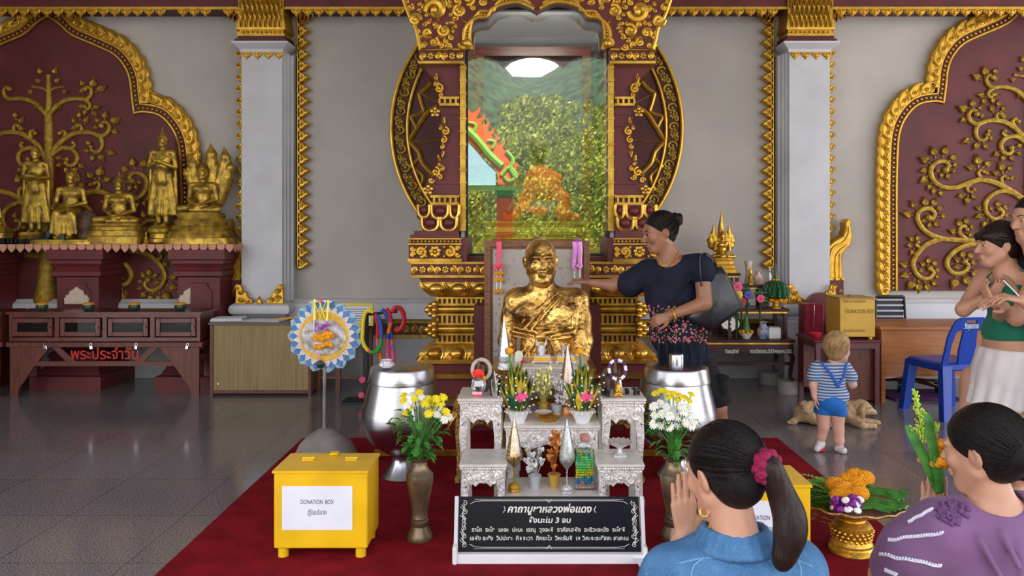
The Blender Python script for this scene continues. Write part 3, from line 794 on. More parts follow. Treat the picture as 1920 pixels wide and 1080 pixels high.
# waist with gold colonnettes and half round mouldings
tier(R, 556, 648, 188, 188, 6.25)
for a, b in [(557,560.5),(569,573),(588,592),(606,610),(625,629),(641,645)]: tier(G, a, b, 190, 190, 6.21)
for a, b in [(560,569),(592,606),(629,641)]:
    for i in range(42):
        x = XC-hwm(187,6.23)+i*2*hwm(187,6.23)/41; G.box(x-.009, x+.009, 6.228, 6.26, WZ(b,6.23), WZ(a,6.23))
for a, b in [(574,588),(611,625)]:
    zc = (WZ(a,6.2)+WZ(b,6.2))/2; r = (WZ(a,6.2)-WZ(b,6.2))/2*1.0
    hw_ = hwm(187,6.2); G.tube([(XC-hw_, 6.24, zc), (XC+hw_, 6.24, zc)], r, 14)
    for s_ in (-1,1):
        G.tube([(XC+s_*hw_, 6.24, zc), (XC+s_*hw_, 7.5, zc)], r, 12)
        for dx, dz in [(0,0),(.03,.03),(.03,-.03),(.055,0),(.0,.045),(0,-.045)]: G.ell((XC+s_*(hw_+.02+dx), 6.2, zc+dz), .028, 8, 6)
# cornice
tier(R, 520, 528, 224, 215, 6.12); tier(R, 492, 520, 236, 236, 6.1); tier(G, 516, 521, 238, 238, 6.08); tier(G, 491, 495, 239, 239, 6.08)
Yb = 6.1
B2 = MB(); band(B2, XC-hwm(236,Yb), XC+hwm(236,Yb), WZ(516,Yb), WZ(495,Yb), Yb-.01, rad=.009, per=2.1)
Rm, Gm, Bm = R, G, B2
for s_ in (-1,1):
    # left and right blocks beside the case
    R, G, B2 = MB(), MB(), MB()
    def blk(mb, py0, py1, hi, ho, Y, ho1=None):
        z0, z1 = WZ(py1,Y), WZ(py0,Y); a, b = XC+s_*hwm(hi,Y), XC+s_*hwm(ho,Y); b1 = XC+s_*hwm(ho1,Y) if ho1 else b
        mb.loft([[(a,7.7,z0),(a,Y,z0),(b1,Y,z0),(b1,7.7,z0)],[(a,7.7,z1),(a,Y,z1),(b,Y,z1),(b,7.7,z1)]])
    blk(R, 446, 492, 132, 241, 6.12); blk(G, 485, 491, 142, 243, 6.1); blk(G, 456, 459, 142, 243, 6.1); blk(G, 446.5, 449, 142, 243, 6.1)
    for i in range(14): x = XC+s_*hwm(145+i*7.2,6.1); G.ell((x, 6.105, WZ(452.8,6.1)), .011, 6, 5)
    xa, xb = sorted((XC+s_*hwm(142,6.1), XC+s_*hwm(241,6.1))); B2m = B2; z0, z1 = WZ(485,6.1), WZ(459,6.1); h = z1-z0; xm = (xa+xb)/2; vm = (z0+z1)/2
    rosette(B2, xm, vm, 6.1, h*.46, 7)
    for q in (-1,1):
        scroll(B2, spiral2(xm+q*h*1.05, vm, h*.40, 1.3, PI/2 if q>0 else -PI/2, -q, 16), 6.1, .014)
        scroll(B2, spiral2(xm+q*h*1.62, vm+h*.22, h*.2, 1.1, 0, q, 10), 6.1, .010); scroll(B2, spiral2(xm+q*h*1.62, vm-h*.22, h*.2, 1.1, 0, -q, 10), 6.1, .010)
        B2.ell((xm+q*h*.66, 6.1, vm+h*.33), .012, 6, 5); B2.ell((xm+q*h*.66, 6.1, vm-h*.33), .012, 6, 5)
    blk(R, 440, 447, 150, 238, 6.16); blk(R, 433, 441, 150, 231, 6.2)
    # red lotus with gilded rims
    Yl = 6.27
    prof = [(433,214),(425,218),(414,220),(406,226),(398,224),(390,216),(384,205)]
    R.loft([[(XC+s_*hwm(146,Yl),7.6,WZ(p,Yl)),(XC+s_*hwm(146,Yl),Yl-.0,WZ(p,Yl)),(XC+s_*hwm(h_,Yl),Yl,WZ(p,Yl)),(XC+s_*hwm(h_,Yl),7.6,WZ(p,Yl))] for p, h_ in prof])
    for (a, b, y0, y1) in [(201,223,384,408),(166,198,384,411),(146,163,384,409),(184,216,407,433),(150,181,407,433)]:
        pts = []
        for k in range(11):
            u = k/10; xx = a+(b-a)*(.5-.5*math.cos(PI*u)); zz = y0+(y1-y0)*math.sin(PI*u)**.45
            pts.append((XC+s_*hwm(xx,Yl), Yl-.014, WZ(zz,Yl)))
        G.tube(pts, .014, 7)
        R.ell((XC+s_*hwm((a+b)/2,Yl), Yl+.01, WZ((y0+y1)/2-2,Yl)), (hwm((b-a)*.36,Yl), .045, hwm((y1-y0)*.36,Yl)), 12, 8)
    for (a, y0, y1) in [(181,366,384),(181,181,198)]:
        blk(R, y0, y1, 146, a+17 if y0 > 300 else a, 6.33)
        o_ = 200 if y0 > 300 else 183
        blk(G, y0, y0+4.5, 146, o_, 6.3); blk(G, y1-4.5, y1, 146, o_, 6.3)
        for i in range(5 if y0 > 300 else 4): x = XC+s_*hwm(152+i*10.2,6.31); G.box(x-.008, x+.008, 6.305, 6.34, WZ(y1-4,6.31), WZ(y0+4,6.31))
    # column
    Yc = 6.36; OL = [(120,219),(128,208),(140,201),(150,187),(182,184),(198,186),(215,180),(290,178),(310,186),(335,196),(342,206),(348,206),(350,203),(366,203)]
    C = MB(); C.loft([[(XC+s_*hwm(143,Yc),7.5,WZ(p,Yc)),(XC+s_*hwm(143,Yc),Yc,WZ(p,Yc)),(XC+s_*hwm(h_,Yc),Yc,WZ(p,Yc)),(XC+s_*hwm(h_,Yc),7.5,WZ(p,Yc))] for p, h_ in OL[::-1]])
    for p in (210, 232, 340): blk(C, p, p+5, 143, 190 if p > 300 else 183, Yc-.012)
    C.build('column', 'red', t)
    S = MB(); Ys = 6.33
    blk(S, 119, 433, 134, 144, Ys)
    for p in range(124, 430, 24): blk(S, p, p+4, 133, 145, Ys-.012)
    S.build('gilded_strip', 'gold_smooth', t)
    # appliques climbing the column edge
    A = MB(); Ya = 6.33
    def P2(a, b): return (XC+s_*hwm(a,Ya), WZ(b,Ya))
    for (cx_, cz_, r_) in [(184,166,9),(181,178,5),(190,157,6),(175,262,7),(172,246,8),(178,275,5),(181,240,4),(190,322,9),(182,332,6),(198,338,6),(178,316,5),(183,308,4)]:
        p = P2(cx_, cz_); scroll(A, spiral2(p[0], p[1], hwm(r_,Ya), 1.2, PI/2*(cx_%3), s_, 12), Ya, hwm(r_,Ya)*.28)
    for (cx_, cz_, a_) in [(189,150,95),(175,232,100),(176,283,-85),(183,302,80),(186,155,60),(200,330,140)]:
        p = P2(cx_, cz_); flame(A, p[0], p[1], Ya, .06, .024, math.radians(a_) if s_ > 0 else math.radians(180-a_), .02, .1)
    for (cx_, cz_) in [(191,210),(204,356)]:
        p = P2(cx_, cz_); rosette(A, p[0], p[1], Ya, .044, 5)
    A.build('flame_applique', 'gold', t)
    # scroll band under the arch
    blk(R, 90, 119, 137, 221, 6.28); blk(G, 90, 94, 137, 223, 6.26); blk(G, 114, 119, 137, 223, 6.26)
    xa, xb = sorted((XC+s_*hwm(139,6.26), XC+s_*hwm(220,6.26))); band(B2, xa, xb, WZ(114,6.26), WZ(94,6.26), 6.27, rad=.010, per=1.7)
    R.build('flank_body', 'red', t); G.build('flank_mouldings', 'gold_smooth', t); B2.build('flank_scrollwork', 'gold', t)
R, G, B2 = Rm, Gm, Bm
B2.build('scroll_bands', 'gold', t)
# central projecting block behind the picture frame
R.box(XC-hwm(119,5.98), XC+hwm(119,5.98), 5.98, 6.4, .05, WZ(573,5.98)); tier(R, 481, 492, 132, 132, 6.25)
R.build('maroon_body', 'red', t); G.build('gilded_mouldings', 'gold_smooth', t)
# arched header
Yh = 6.24
def hp(a, b): return (XC+a*Yh/F, WZ(b, Yh))
inner = smooth_path([(131,88),(137,70),(133,50),(115,34),(95,31),(85,18),(65,8),(38,4),(20,9),(5,17)], 4); inner = [(v[0], v[1]) for v in inner]
outer = [(217,92),(222,75),(226,55),(240,28),(250,0),(262,-40),(280,-110)]
for s_ in (-1,1):
    mb = MB(); poly = [hp(s_*a, b) for a, b in inner]+[hp(0,18)][:0]+[hp(0,20), hp(0,-110)]+[hp(s_*a, b) for a, b in outer[::-1]]
    mb.prism(poly, Yh, 6.39, 0); mb.build('arch_spandrel', 'red', t)
    mb = MB()
    A = [hp(s_*a, b) for a, b in inner]; mb.tube([(x, Yh-.01, z) for x, z in A], .016, 7)
    A2 = []
    for i, (a, b) in enumerate(inner):
        p0 = Vector(inner[max(i-1,0)]); p1 = Vector(inner[min(i+1,len(inner)-1)]); tg = (p1-p0).normalized(); A2.append((a-tg.y*-11, b+tg.x*11))
    A2 = [hp(s_*a, b) for a, b in A2]; mb.tube([(x, Yh-.01, z) for x, z in A2], .013, 7)
    for i in range(0, len(A), 1):
        mb.ell(((A[i][0]+A2[i][0])/2, Yh-.005, (A[i][1]+A2[i][1])/2), .012, 6, 5)
    x, z = hp(s_*131, 83); mb.ell((x, Yh-.03, z), .036, 14, 10); scroll(mb, spiral2(x+s_*.02, z, .045, .8, PI, -s_, 10), Yh-.02, .018)
    mb.tube([(p[0], Yh, p[1]) for p in [hp(s_*a, b) for a, b in outer]], .016, 6)
    for i in range(12):
        f = i/11; a = 220+35*f*f; b = 88-100*f; x, z = hp(s_*a, b); flame(mb, x, z, Yh+.02, .05, .02, math.radians(50) if s_ > 0 else math.radians(130), .02, .3)
    mb.build('arch_border', 'gold', t)
    mb = MB()
    SP = [(228,38,12,0,1.3),(190,20,20,3,1.1),(174,57,12,2,1.3),(193,79,9,1,1.3),(180,84,6,4,1.2),(205,62,10,5,1.3),(212,46,5,1,1),(145,20,12,2,1.4),(209,15,7,3,1.2),(206,29,5,0,1),(154,34,6,1,1.1),(119,14,6,2,1.1),(211,85,6,0,1.2),(165,88,7,3,1.2),(206,0,6,1,1.2),(128,-2,12,4,1.3),(160,70,6,2,1),(168,44,4,0,1),(222,60,5,3,1),(176,5,7,1,1.2),(150,3,8,4,1.2),(100,4,8,2,1.2),(80,-4,8,0,1.2),(60,-12,9,3,1.2),(238,14,7,1,1.2),(225,-8,9,2,1.3),(190,-12,12,0,1.3),(35,-14,8,1,1),(10,-12,9,3,1)]
    rh = random.Random(8); ins = [(v[0], v[1]) for v in inner]
    for _ in range(1500):
        a = rh.uniform(0, 250); b = rh.uniform(-25, 86); r_ = rh.uniform(3.6, 6)
        xo = 217+(92-b)*.36; 
        if a > xo-r_ or min(math.hypot(a-u, b-v) for u, v in ins) < 13+r_ or (b > 18 and a < 140) or any(math.hypot(a-q[0], b-q[1]) < (q[2]+r_)*1.02 for q in SP): continue
        if any(min(b2-b for a2, b2 in ins if abs(a2-a) < 12) < 10 for _q in (0,) if [1 for a2, b2 in ins if abs(a2-a) < 12]) and a < 131: continue
        SP.append((a, b, r_, rh.randint(0,4), 1.15))
    for a, b, r_, g, tu in SP:
        x, z = hp(s_*a, b); scroll(mb, spiral2(x, z, hwm(r_,Yh), tu, g*1.1, s_*(1 if g % 2 else -1), 16), Yh-.004, hwm(r_,Yh)*.33, n=7)
    for a, b, g in [(221,24,120),(198,44,80),(183,40,60),(160,60,100),(150,48,40),(215,70,150),(186,68,200),(172,72,20),(160,12,90),(140,40,200)]:
        x, z = hp(s_*a, b); flame(mb, x, z, Yh, .045, .02, math.radians(g if s_ > 0 else 180-g), .018, .2)
    mb.build('arch_scrollwork', 'gold', t)

# ---------------------------------------------------------------- round halo wheel behind
YD = 7.93; zc = WZ(240, YD); xc = WX(1006.5, YD); R0 = 273*YD/F; Rin = 243*YD/F
t = thing('halo_wheel', (xc, YD, zc-R0), 'big round gilded halo wheel with maroon web, on the wall behind the case', 'wheel')
mb = MB(); n = 72
mb.loft([[(xc+R0*math.cos(2*PI*i/n), y, zc+R0*math.sin(2*PI*i/n)) for i in range(n)] for y in (YW, YD+.03)]); mb.build('maroon_disc', 'red_dark', t)
mb = MB()
for rr, q in [(R0, .019), (Rin, .017)]:
    pts = [(xc+rr*math.cos(2*PI*i/96), YD+.01, zc+rr*math.sin(2*PI*i/96)) for i in range(97)]; mb.tube(pts, q, 7, caps=False)
    mb.box
mb.build('gilded_rims', 'gold', t)
mb = MB(); rm = (R0+Rin)/2; hb = (R0-Rin)*.5
def ringmap(u, v): return (xc+v*math.cos(u/rm), YD+.02, zc+v*math.sin(u/rm))
for side in (0, 1):
    mb = MB()
    for i in range(26):
        a = (-50+100*i/25) if side == 0 else (130+100*i/25); a = math.radians(a); u = a*rm
        if i % 2 == 0: rosette(mb, u, rm, 0, hb*.62, 5, ringmap)
        else:
            scroll(mb, spiral2(u-.035, rm-.01, hb*.7, 1.2, PI/2, -1, 12), 0, .012, ringmap, n=5)
            scroll(mb, spiral2(u+.045, rm+.02, hb*.45, 1.1, -PI/2, 1, 10), 0, .010, ringmap, n=5)
    mb.build('ring_scrollwork', 'gold_relief', t)
for s_ in (-1,1):
    mb = MB()
    for pl, r_ in [([(811,151),(798,166),(785,174)],3.6), ([(785,174),(789,190),(795,208)],3.2), ([(795,208),(784,214),(771,218),(775,228),(781,240)],3), ([(820,199),(800,212),(786,232),(766,265)],4), ([(766,265),(784,283),(792,305),(814,328)],4),
                   ([(786,296),(777,305),(771,311),(782,319),(793,330),(790,345),(785,357)],3), ([(785,357),(795,360),(806,370)],3)]:
        sp = smooth_path([(WX(1006.5+s_*(1006.5-a), YD), YD+.02, WZ(b, YD)) for a, b in pl], 4); mb.tube(sp, r_*1.15*YD/F, 6)
    for b0, b1 in [((768,265),(828,263)), ((788,175),(830,196)), ((786,357),(820,345))]:
        mb.tube([(WX(1006.5+s_*(1006.5-b0[0]),YD),YD+.02,WZ(b0[1],YD)),(WX(1006.5+s_*(1006.5-b1[0]),YD),YD+.02,WZ(b1[1],YD))], .007, 4)
    mb.build('lotus_lattice', 'gold', t)

# ---------------------------------------------------------------- glass case with the seated monk
YG = 6.42
xa, xb = WX(875, YG), WX(1140, YG); z0, z1 = WZ(480, YG), WZ(14, YG)
t = thing('glass_case', ((xa+xb)/2, 6.9, z0), 'tall glass display case mirroring hillside trees, in the middle of the shrine', 'display case')
mb = MB(); mb.box(xa, xb, 7.42, 7.46, z0, z1)
mb.build('back_panel', mat('dark_grey_case_lining', (.09,.095,.10), .6), t)
mb = MB(); mb.box(xa-.02, xb+.02, YG-.01, 7.46, z0-.03, z0+.005); mb.build('case_floor', 'red_dark', t)
mb = MB()
for x in (xa, xb): mb.box(x-.012, x+.012, YG-.012, YG+.012, z0, z1)
mb.box(xa, xb, YG-.012, YG+.012, z1-.02, z1+.01); mb.box(xa, xb, YG-.012, YG+.012, z0, z0+.02)
mb.build('black_edge_frame', 'black', t)
mb = MB()
for x in (xa-.028, xb+.028): mb.box(x-.016, x+.016, YG-.005, YG+.1, z0, z1)
mb.build('white_side_strip', 'white_paint', t)
mb = MB(); mb.box(xa+.01, xb-.01, YG-.003, YG+.003, z0+.02, z1-.02); mb.build('front_glass', 'case_glass', t)
for x in (xa+.004, xb-.004): MB().box(x-.003, x+.003, YG+.01, 7.42, z0, z1).build('side_glass', 'glass', t)
mb = MB(); mb.box(xa, xb, YG+.01, 7.42, z1, z1+.02); mb.build('case_top', 'dado', t)
YI = 7.3
mb = MB(); a, b = WX(890, YI), WX(1108, YI); zt = WZ(88, YI)
mb.box(a+.08, b-.08, YI, YI+.039, zt-.08, zt); mb.box(a, a+.08, YI, YI+.04, z0, zt); mb.box(b-.08, b, YI, YI+.04, z0, zt); mb.build('inner_brown_frame', 'wood_dark', t)
# gilded plinth in the case
t = thing('case_plinth', ((xa+xb)/2, 6.9, z0+.005), 'stepped yellow gold plinth inside the glass case under the monk', 'plinth')
mb = MB(); Yp = 6.62; z = z0+.006
def pr(zp, h_, Y): x0, x1 = WX(1007,Y)-h_, WX(1007,Y)+h_; return [(x0,7.25,zp),(x0,Y,zp),(x1,Y,zp),(x1,7.25,zp)]
zt = WZ(414, Yp); dz = zt-z; pf = [(0,.52),(.22,.52),(.24,.50),(.3,.51),(.34,.49),(.38,.50),(.42,.47),(.46,.48),(.55,.44),(.58,.46),(.62,.44),(.66,.46),(.68,.43),(.82,.43),(.84,.46),(.88,.45),(.92,.485),(1,.49)]
mb.loft([pr(z+dz*f, w_, Yp+.52-w_) for f, w_ in pf]); mb.build('stepped_plinth', 'yellow_gold', t)
# mummified monk under an orange robe
cxm, zm, ym = WX(1010, 6.95), zt, 6.95
t = thing('seated_monk', (cxm, ym, zt), 'dark seated monk wrapped in an orange robe, dim behind the case glass', 'monk')
S = SDF(.04).frame((cxm, ym, zt))
S.el((0,-.02,.60), (.062,.075,.085)); S.el((0,.0,.63), (.07,.085,.075)); S.rc((0,-.09,.605),(0,-.10,.585),.01,.014,.01); S.rc((0,.02,.5),(0,.02,.44),.04); S.el((0,.03,.30), (.15,.09,.17))
S.rc((-.13,.02,.38),(-.20,-.04,.2),.04,.035); S.rc((.13,.02,.38),(.2,-.04,.2),.04,.035); S.rc((-.2,-.04,.2),(-.26,-.12,.08),.035,.028); S.rc((.2,-.04,.2),(.10,-.14,.1),.035,.028); S.el((0,0,.10),(.2,.15,.1)); S.rc((-.2,-.05,.06),(.1,-.16,.05),.06,.045); S.rc((.2,-.05,.06),(-.1,-.16,.05),.06,.045)
body = S.build('body', mat('dark_mummy_skin', (.07,.04,.03), .5), t, .009)
S = SDF(.05).frame((cxm, ym, zt)); S.el((.0,.03,.26),(.175,.12,.2)); S.rc((.02,.0,.42),(.14,.0,.36),.07,.07); S.rc((.0,.0,.4),(.2,-.03,.18),.08,.07); S.rc((.2,-.03,.18),(.2,-.10,.05),.07,.05); S.rc((-.0,.0,.3),(-.15,-.05,.1),.09,.07); S.el((0,-.03,.07),(.24,.17,.075)); S.rc((-.18,-.06,.06),(-.27,-.08,.04),.05,.04); S.rc((.22,-.06,.05),(.34,-.05,.035),.045,.03)
S.rc((-.13,-.02,.36),(-.05,-.09,.2),.01,.01,.01,'s')
S.build('orange_robe', 'orange_robe', body, .009)
mb = MB()
for s_ in (-1,1): mb.ell((cxm+s_*.032, ym-.088, zt+.612), (.026,.008,.018), 10, 6)
mb.tube([(cxm-.07, ym-.05, zt+.62), (cxm-.03, ym-.09, zt+.622), (cxm+.03, ym-.09, zt+.622), (cxm+.07, ym-.05, zt+.62)], .004, 5); mb.build('dark_glasses', 'black', body)

# ---------------------------------------------------------------- framed picture behind the bust
YF = 5.78
xa, xb = WX(908, YF), WX(1106, YF); z1 = WZ(451, YF); z0 = WZ(790, YF)
t = thing('picture_frame', ((xa+xb)/2, YF, z0), 'large carved brown wooden frame with flecked grey pane, standing behind the golden bust', 'frame')
mb = MB(); w_ = .062
for i, (w0, w1, y_) in enumerate([(0,.022,0),(.022,.044,-.012),(.044,.062,.008)]):
    mb.box(xa+w0, xa+w1, YF+y_, YF+.04, z0+w0, z1-w0); mb.box(xb-w1, xb-w0, YF+y_, YF+.04, z0+w0, z1-w0); mb.box(xa+w1, xb-w1, YF+y_, YF+.039, z1-w1, z1-w0); mb.box(xa+w1, xb-w1, YF+y_, YF+.039, z0+w0, z0+w1)
mb.build('frame_moulding', 'frame_wood', t)
def pane_mat():
    m, nt, b = _nt('flecked_pane'); N = nt.nodes; L = nt.links
    tc = N.new('ShaderNodeTexCoord'); v = N.new('ShaderNodeTexNoise'); v.inputs['Scale'].default_value = 38; v.inputs['Detail'].default_value = 2; L.new(tc.outputs['Object'], v.inputs[0])
    r = N.new('ShaderNodeValToRGB'); r.color_ramp.elements[0].position = .62; r.color_ramp.elements[0].color = (.46,.44,.41,1); r.color_ramp.elements[1].position = .68; r.color_ramp.elements[1].color = (.30,.17,.09,1)
    L.new(v.outputs[0], r.inputs[0])
    L.new(r.outputs[0], b.inputs['Base Color']); b.inputs['Roughness'].default_value = .5; b.inputs['Coat Weight'].default_value = .6; b.inputs['Coat Roughness'].default_value = .03
    return m
MB().box(xa+.05, xb-.05, YF+.012, YF+.03, z0+.05, z1-.05).build('flecked_pane', pane_mat(), t)
# garlands hanging from the frame
def ring_of(mb, c, r, rad, n=14, k=5):
    mb.tube([(c[0]+r*math.cos(2*PI*i/n), c[1]+r*.5*math.sin(2*PI*i/n), c[2]) for i in range(n+1)], rad, k, caps=False)
def garland(px, col, lab, marig):
    Yg = YF-.03; k = Yg/F; x = WX(px, Yg); zt = WZ(445, Yg)
    t = thing('ribbon_garland', (x, Yg, WZ(525, Yg)), lab, 'garland')
    mb = MB(); zz = lambda p: WZ(p, Yg)
    mb.loft([[(x-.02,Yg-.01,zz(453)),(x+.02,Yg-.01,zz(453)),(x+.02,Yg+.015,zz(453)),(x-.02,Yg+.015,zz(453))],[(x-.002,Yg,zt),(x+.002,Yg,zt),(x+.002,Yg+.003,zt),(x-.002,Yg+.003,zt)]])
    mb.build('ribbon_peak', 'crimson' if marig else mat('violet_ribbon',(.40,.03,.42),.35), t)
    mb = MB(); offs = [0] if marig else [-.018, .018]
    for o_ in offs:
        mb.tube([(x+o_,Yg,zz(453)),(x+o_+.004,Yg,zz(470)),(x+o_*1.2-.002,Yg,zz(488)),(x+o_*1.4,Yg,zz(503))], [.02,.019,.013,.022] if marig else [.017,.018,.016,.012], 6, flat=.5)
    for i in range(8): a = i*.8; mb.ell((x+.028*math.cos(a), Yg-.01+.02*math.sin(a), zz(498+i % 3*3)), (.014,.010,.012), 6, 4)
    mb.build('ribbon', 'pink' if marig else 'magenta', t)
    mb = MB()
    if marig:
        for p in (512, 524, 546):
            for i in range(9): a = 2*PI*i/9; mb.ell((x+.024*math.cos(a)+(.003 if p < 530 else 0), Yg+.012*math.sin(a)-.01, zz(p)+.003*math.sin(3*a)), .0135, 7, 5)
        mb.build('marigolds', 'fl_orange', t)
        mb = MB(); mb.tube([(x-.012,Yg,zz(504)),(x-.014,Yg,zz(546))], .004, 5); mb.tube([(x+.012,Yg,zz(504)),(x+.014,Yg,zz(546))], .004, 5); mb.build('jasmine_string', 'fl_white', t)
    else:
        for s_ in (-1,1):
            for p in range(505, 522, 3): mb.ell((x+s_*.02, Yg, zz(p)), (.008,.008,.007), 6, 4)
        mb.build('jasmine_tassel', 'fl_white', t); MB().tube([(x-.02,Yg,zz(503)),(x+.02,Yg,zz(503))], .007, 6).build('flower_knot', 'fl_pink', t)
garland(935, 'pink', 'pink ribbon garland with orange marigold rings hanging on the left of the frame', True)
garland(1082, 'magenta', 'magenta ribbon garland hanging on the right of the frame by the reaching hand', False)

# ---------------------------------------------------------------- head helper (local: face to -Y)
def head(S, c, R, h=.225, male=False, neck=True, ears=True, detail=1, k=.02):
    """c centre of head, h chin-to-crown height; local unit is a .225 m head"""
    s_ = h/.225; S.frame(c, R, s_); kk = S.k; S.k = k
    S.el((0,.018,.032), (.076,.094,.082)); S.el((0,-.022,-.015), (.060,.066,.086), k=.03)
    S.el((0,-.055,-.088), (.026,.024,.022), k=.03)
    for q in (-1,1):
        S.rc((q*.052,.0,-.048), (q*.022,-.05,-.092), .020, .017, .03)
        S.el((q*.038,-.062,-.020), (.022,.018,.022), k=.02)
        S.rc((q*.014,-.086,.024), (q*.044,-.074,.026), .009, .007, .012)
    for q in (-1,1): S.el((q*.031,-.094,.006), (.019,.012,.011), k=.012, op='s')
    for q in (-1,1): S.el((q*.031,-.074,.005), (.0135,.0125,.0105), k=.003)
    S.rc((0,-.082,.016), (0,-.106,-.026), .007, .0105, .012)
    for q in (-1,1): S.el((q*.011,-.096,-.030), (.0085,.009,.007), k=.006)
    S.rc((-.015,-.086,-.054), (.015,-.086,-.054), .0058, .0058, .006); S.rc((-.012,-.083,-.065), (.012,-.083,-.065), .0068, .0068, .006)
    S.rc((-.022,-.094,-.0595), (.022,-.094,-.0595), .0016, .0016, .002, 's')
    if ears:
        for q in (-1,1):
            S.el((q*.078,.012,-.004), (.008,.019,.031), rot(0,q*14,q*-20), k=.008); S.el((q*.088,.006,-.002), (.006,.010,.019), k=.003, op='s')
    if neck: S.rc((0,.022,-.06), (0,.035,-.155), .048, .052, .03)
    S.k = kk; return S
# ---------------------------------------------------------------- gold leafed bust
YU = 5.45
def B(px, py, d=0): return (WX(px, YU), YU+d, WZ(py, YU))
t = thing('golden_bust', B(1020, 685), 'life-size bust of a robed monk covered in gold leaf, in front of the frame', 'bust')
S = SDF(.03); Rh = rot(0,0,4)
hh = 86*YU/F
head(S, B(1014, 491), Rh, hh, True, k=.018)
S.frame()
S.rc(B(1017,520,.03), B(1018,560,.06), .078, .085, .03)
S.rc(B(1019,520,-.02), B(1012,548,-.03), .02, .012, .02)
S.el(B(1022,598,.06), (.205,.125,.20), k=.06); S.rc(B(975,563,.05), B(1070,563,.05), .085, .085, .06); S.el(B(1022,655,.05), (.175,.115,.16), k=.05)
for px in (985,1052): S.el(B(px,585,-.03), (.085,.05,.06), k=.04)
S.chain([B(966,565,.05), B(957,600,.05), B(950,640,.03), B(955,668,-.02)], [.082,.066,.058,.055], .03)
S.chain([B(1082,565,.05), B(1087,600,.05), B(1091,640,.03), B(1086,668,-.03)], [.086,.078,.074,.066], .03)
S.rc(B(955,668,-.02), B(985,690,-.09), .052, .045, .02); S.rc(B(1086,668,-.03), B(1050,690,-.09), .06, .05, .02)
# robe: raised cloth over the left half (viewer's right) and folds
S.el(B(1050,596,.045), (.15,.135,.18), rot(0,-8,0), .02)
for a, b, r_ in [((1045,548,-.06),(985,612,-.075),.011), ((1040,552,-.065),(978,604,-.065),.009), ((1050,556,-.07),(993,618,-.08),.010), ((1030,548,-.05),(1012,615,-.085),.008),
    ((965,612,-.055),(1015,622,-.095),.012),((1015,622,-.095),(1072,614,-.055),.012),((962,620,-.05),(1015,630,-.09),.011),((1015,630,-.09),(1072,622,-.05),.011),((964,628,-.05),(1012,636,-.085),.009),((1020,636,-.085),(1070,630,-.05),.009),
    ((1008,632,-.09),(980,672,-.065),.010),((1012,634,-.09),(992,676,-.08),.009),((1004,632,-.085),(968,668,-.05),.009),((1022,632,-.09),(1034,680,-.085),.011),((1030,632,-.09),(1046,680,-.08),.010),((1016,634,-.09),(1016,660,-.095),.014),
    ((1088,575,-.03),(1078,625,-.045),.010),((1098,590,-.01),(1082,650,-.045),.010),((1104,610,.01),(1076,660,-.05),.010),((1104,630,.02),(1074,672,-.05),.010),((1075,570,-.05),(1072,612,-.06),.008)]:
    S.rc(B(*a), B(*b), r_, r_*.9, .012)
S.el(B(1012,612,-.10), (.03,.018,.016), k=.01); S.el(B(1012,628,-.10), (.035,.02,.022), k=.012); S.el(B(1014,648,-.10), (.028,.02,.03), k=.012)
S.rc(B(1035,455+55,-.0), B(1040,545,-.05), .002, .002, .002)
S.cut(B(1020,688), (0,0,-1))
def leafed():
    m, nt, b = _nt('gold_leafed_bronze'); N = nt.nodes; L = nt.links; tc = N.new('ShaderNodeTexCoord')
    v = N.new('ShaderNodeTexVoronoi'); v.inputs['Scale'].default_value = 26; L.new(tc.outputs['Object'], v.inputs[0])
    n = N.new('ShaderNodeTexNoise'); n.inputs['Scale'].default_value = 9; n.inputs['Detail'].default_value = 5; L.new(tc.outputs['Object'], n.inputs[0])
    r = N.new('ShaderNodeValToRGB'); r.color_ramp.elements[0].position = .36; r.color_ramp.elements[0].color = (.20,.10,.035,1); r.color_ramp.elements[1].position = .60; r.color_ramp.elements[1].color = (.80,.50,.14,1)
    e = r.color_ramp.elements.new(.47); e.color = (.48,.27,.07,1)
    L.new(n.outputs[0], r.inputs[0]); L.new(r.outputs[0], b.inputs['Base Color']); b.inputs['Metallic'].default_value = .9
    s = N.new('ShaderNodeSeparateColor'); L.new(v.outputs['Color'], s.inputs[0]); mr = N.new('ShaderNodeMapRange'); L.new(s.outputs[0], mr.inputs[0]); mr.inputs[3].default_value = .2; mr.inputs[4].default_value = .48; L.new(mr.outputs[0], b.inputs['Roughness'])
    n2 = N.new('ShaderNodeTexNoise'); n2.inputs['Scale'].default_value = 45; n2.inputs['Detail'].default_value = 4; L.new(tc.outputs['Object'], n2.inputs[0])
    ad = N.new('ShaderNodeMath'); L.new(n2.outputs[0], ad.inputs[0]); L.new(v.outputs['Distance'], ad.inputs[1]); bp = N.new('ShaderNodeBump'); bp.inputs['Strength'].default_value = .55; bp.inputs['Distance'].default_value = .012; L.new(ad.outputs[0], bp.inputs['Height']); L.new(bp.outputs[0], b.inputs['Normal'])
    return m
M['leafed'] = leafed()
S.build('robed_figure', 'leafed', t, .005)

cl = bpy.data.lights.new('added_case_fill', 'AREA'); cl.energy = 14; cl.shape = 'RECTANGLE'; cl.size = .6; cl.size_y = .04; cl.color = (1,.92,.8)  # added fill light to brighten the case interior, not an actual fixture
lo = bpy.data.objects.new('added_case_fill', cl); COL.objects.link(lo); lo.location = (.08, 6.47, WZ(14,YG)-.03); lo.rotation_euler = (math.radians(22),0,0)
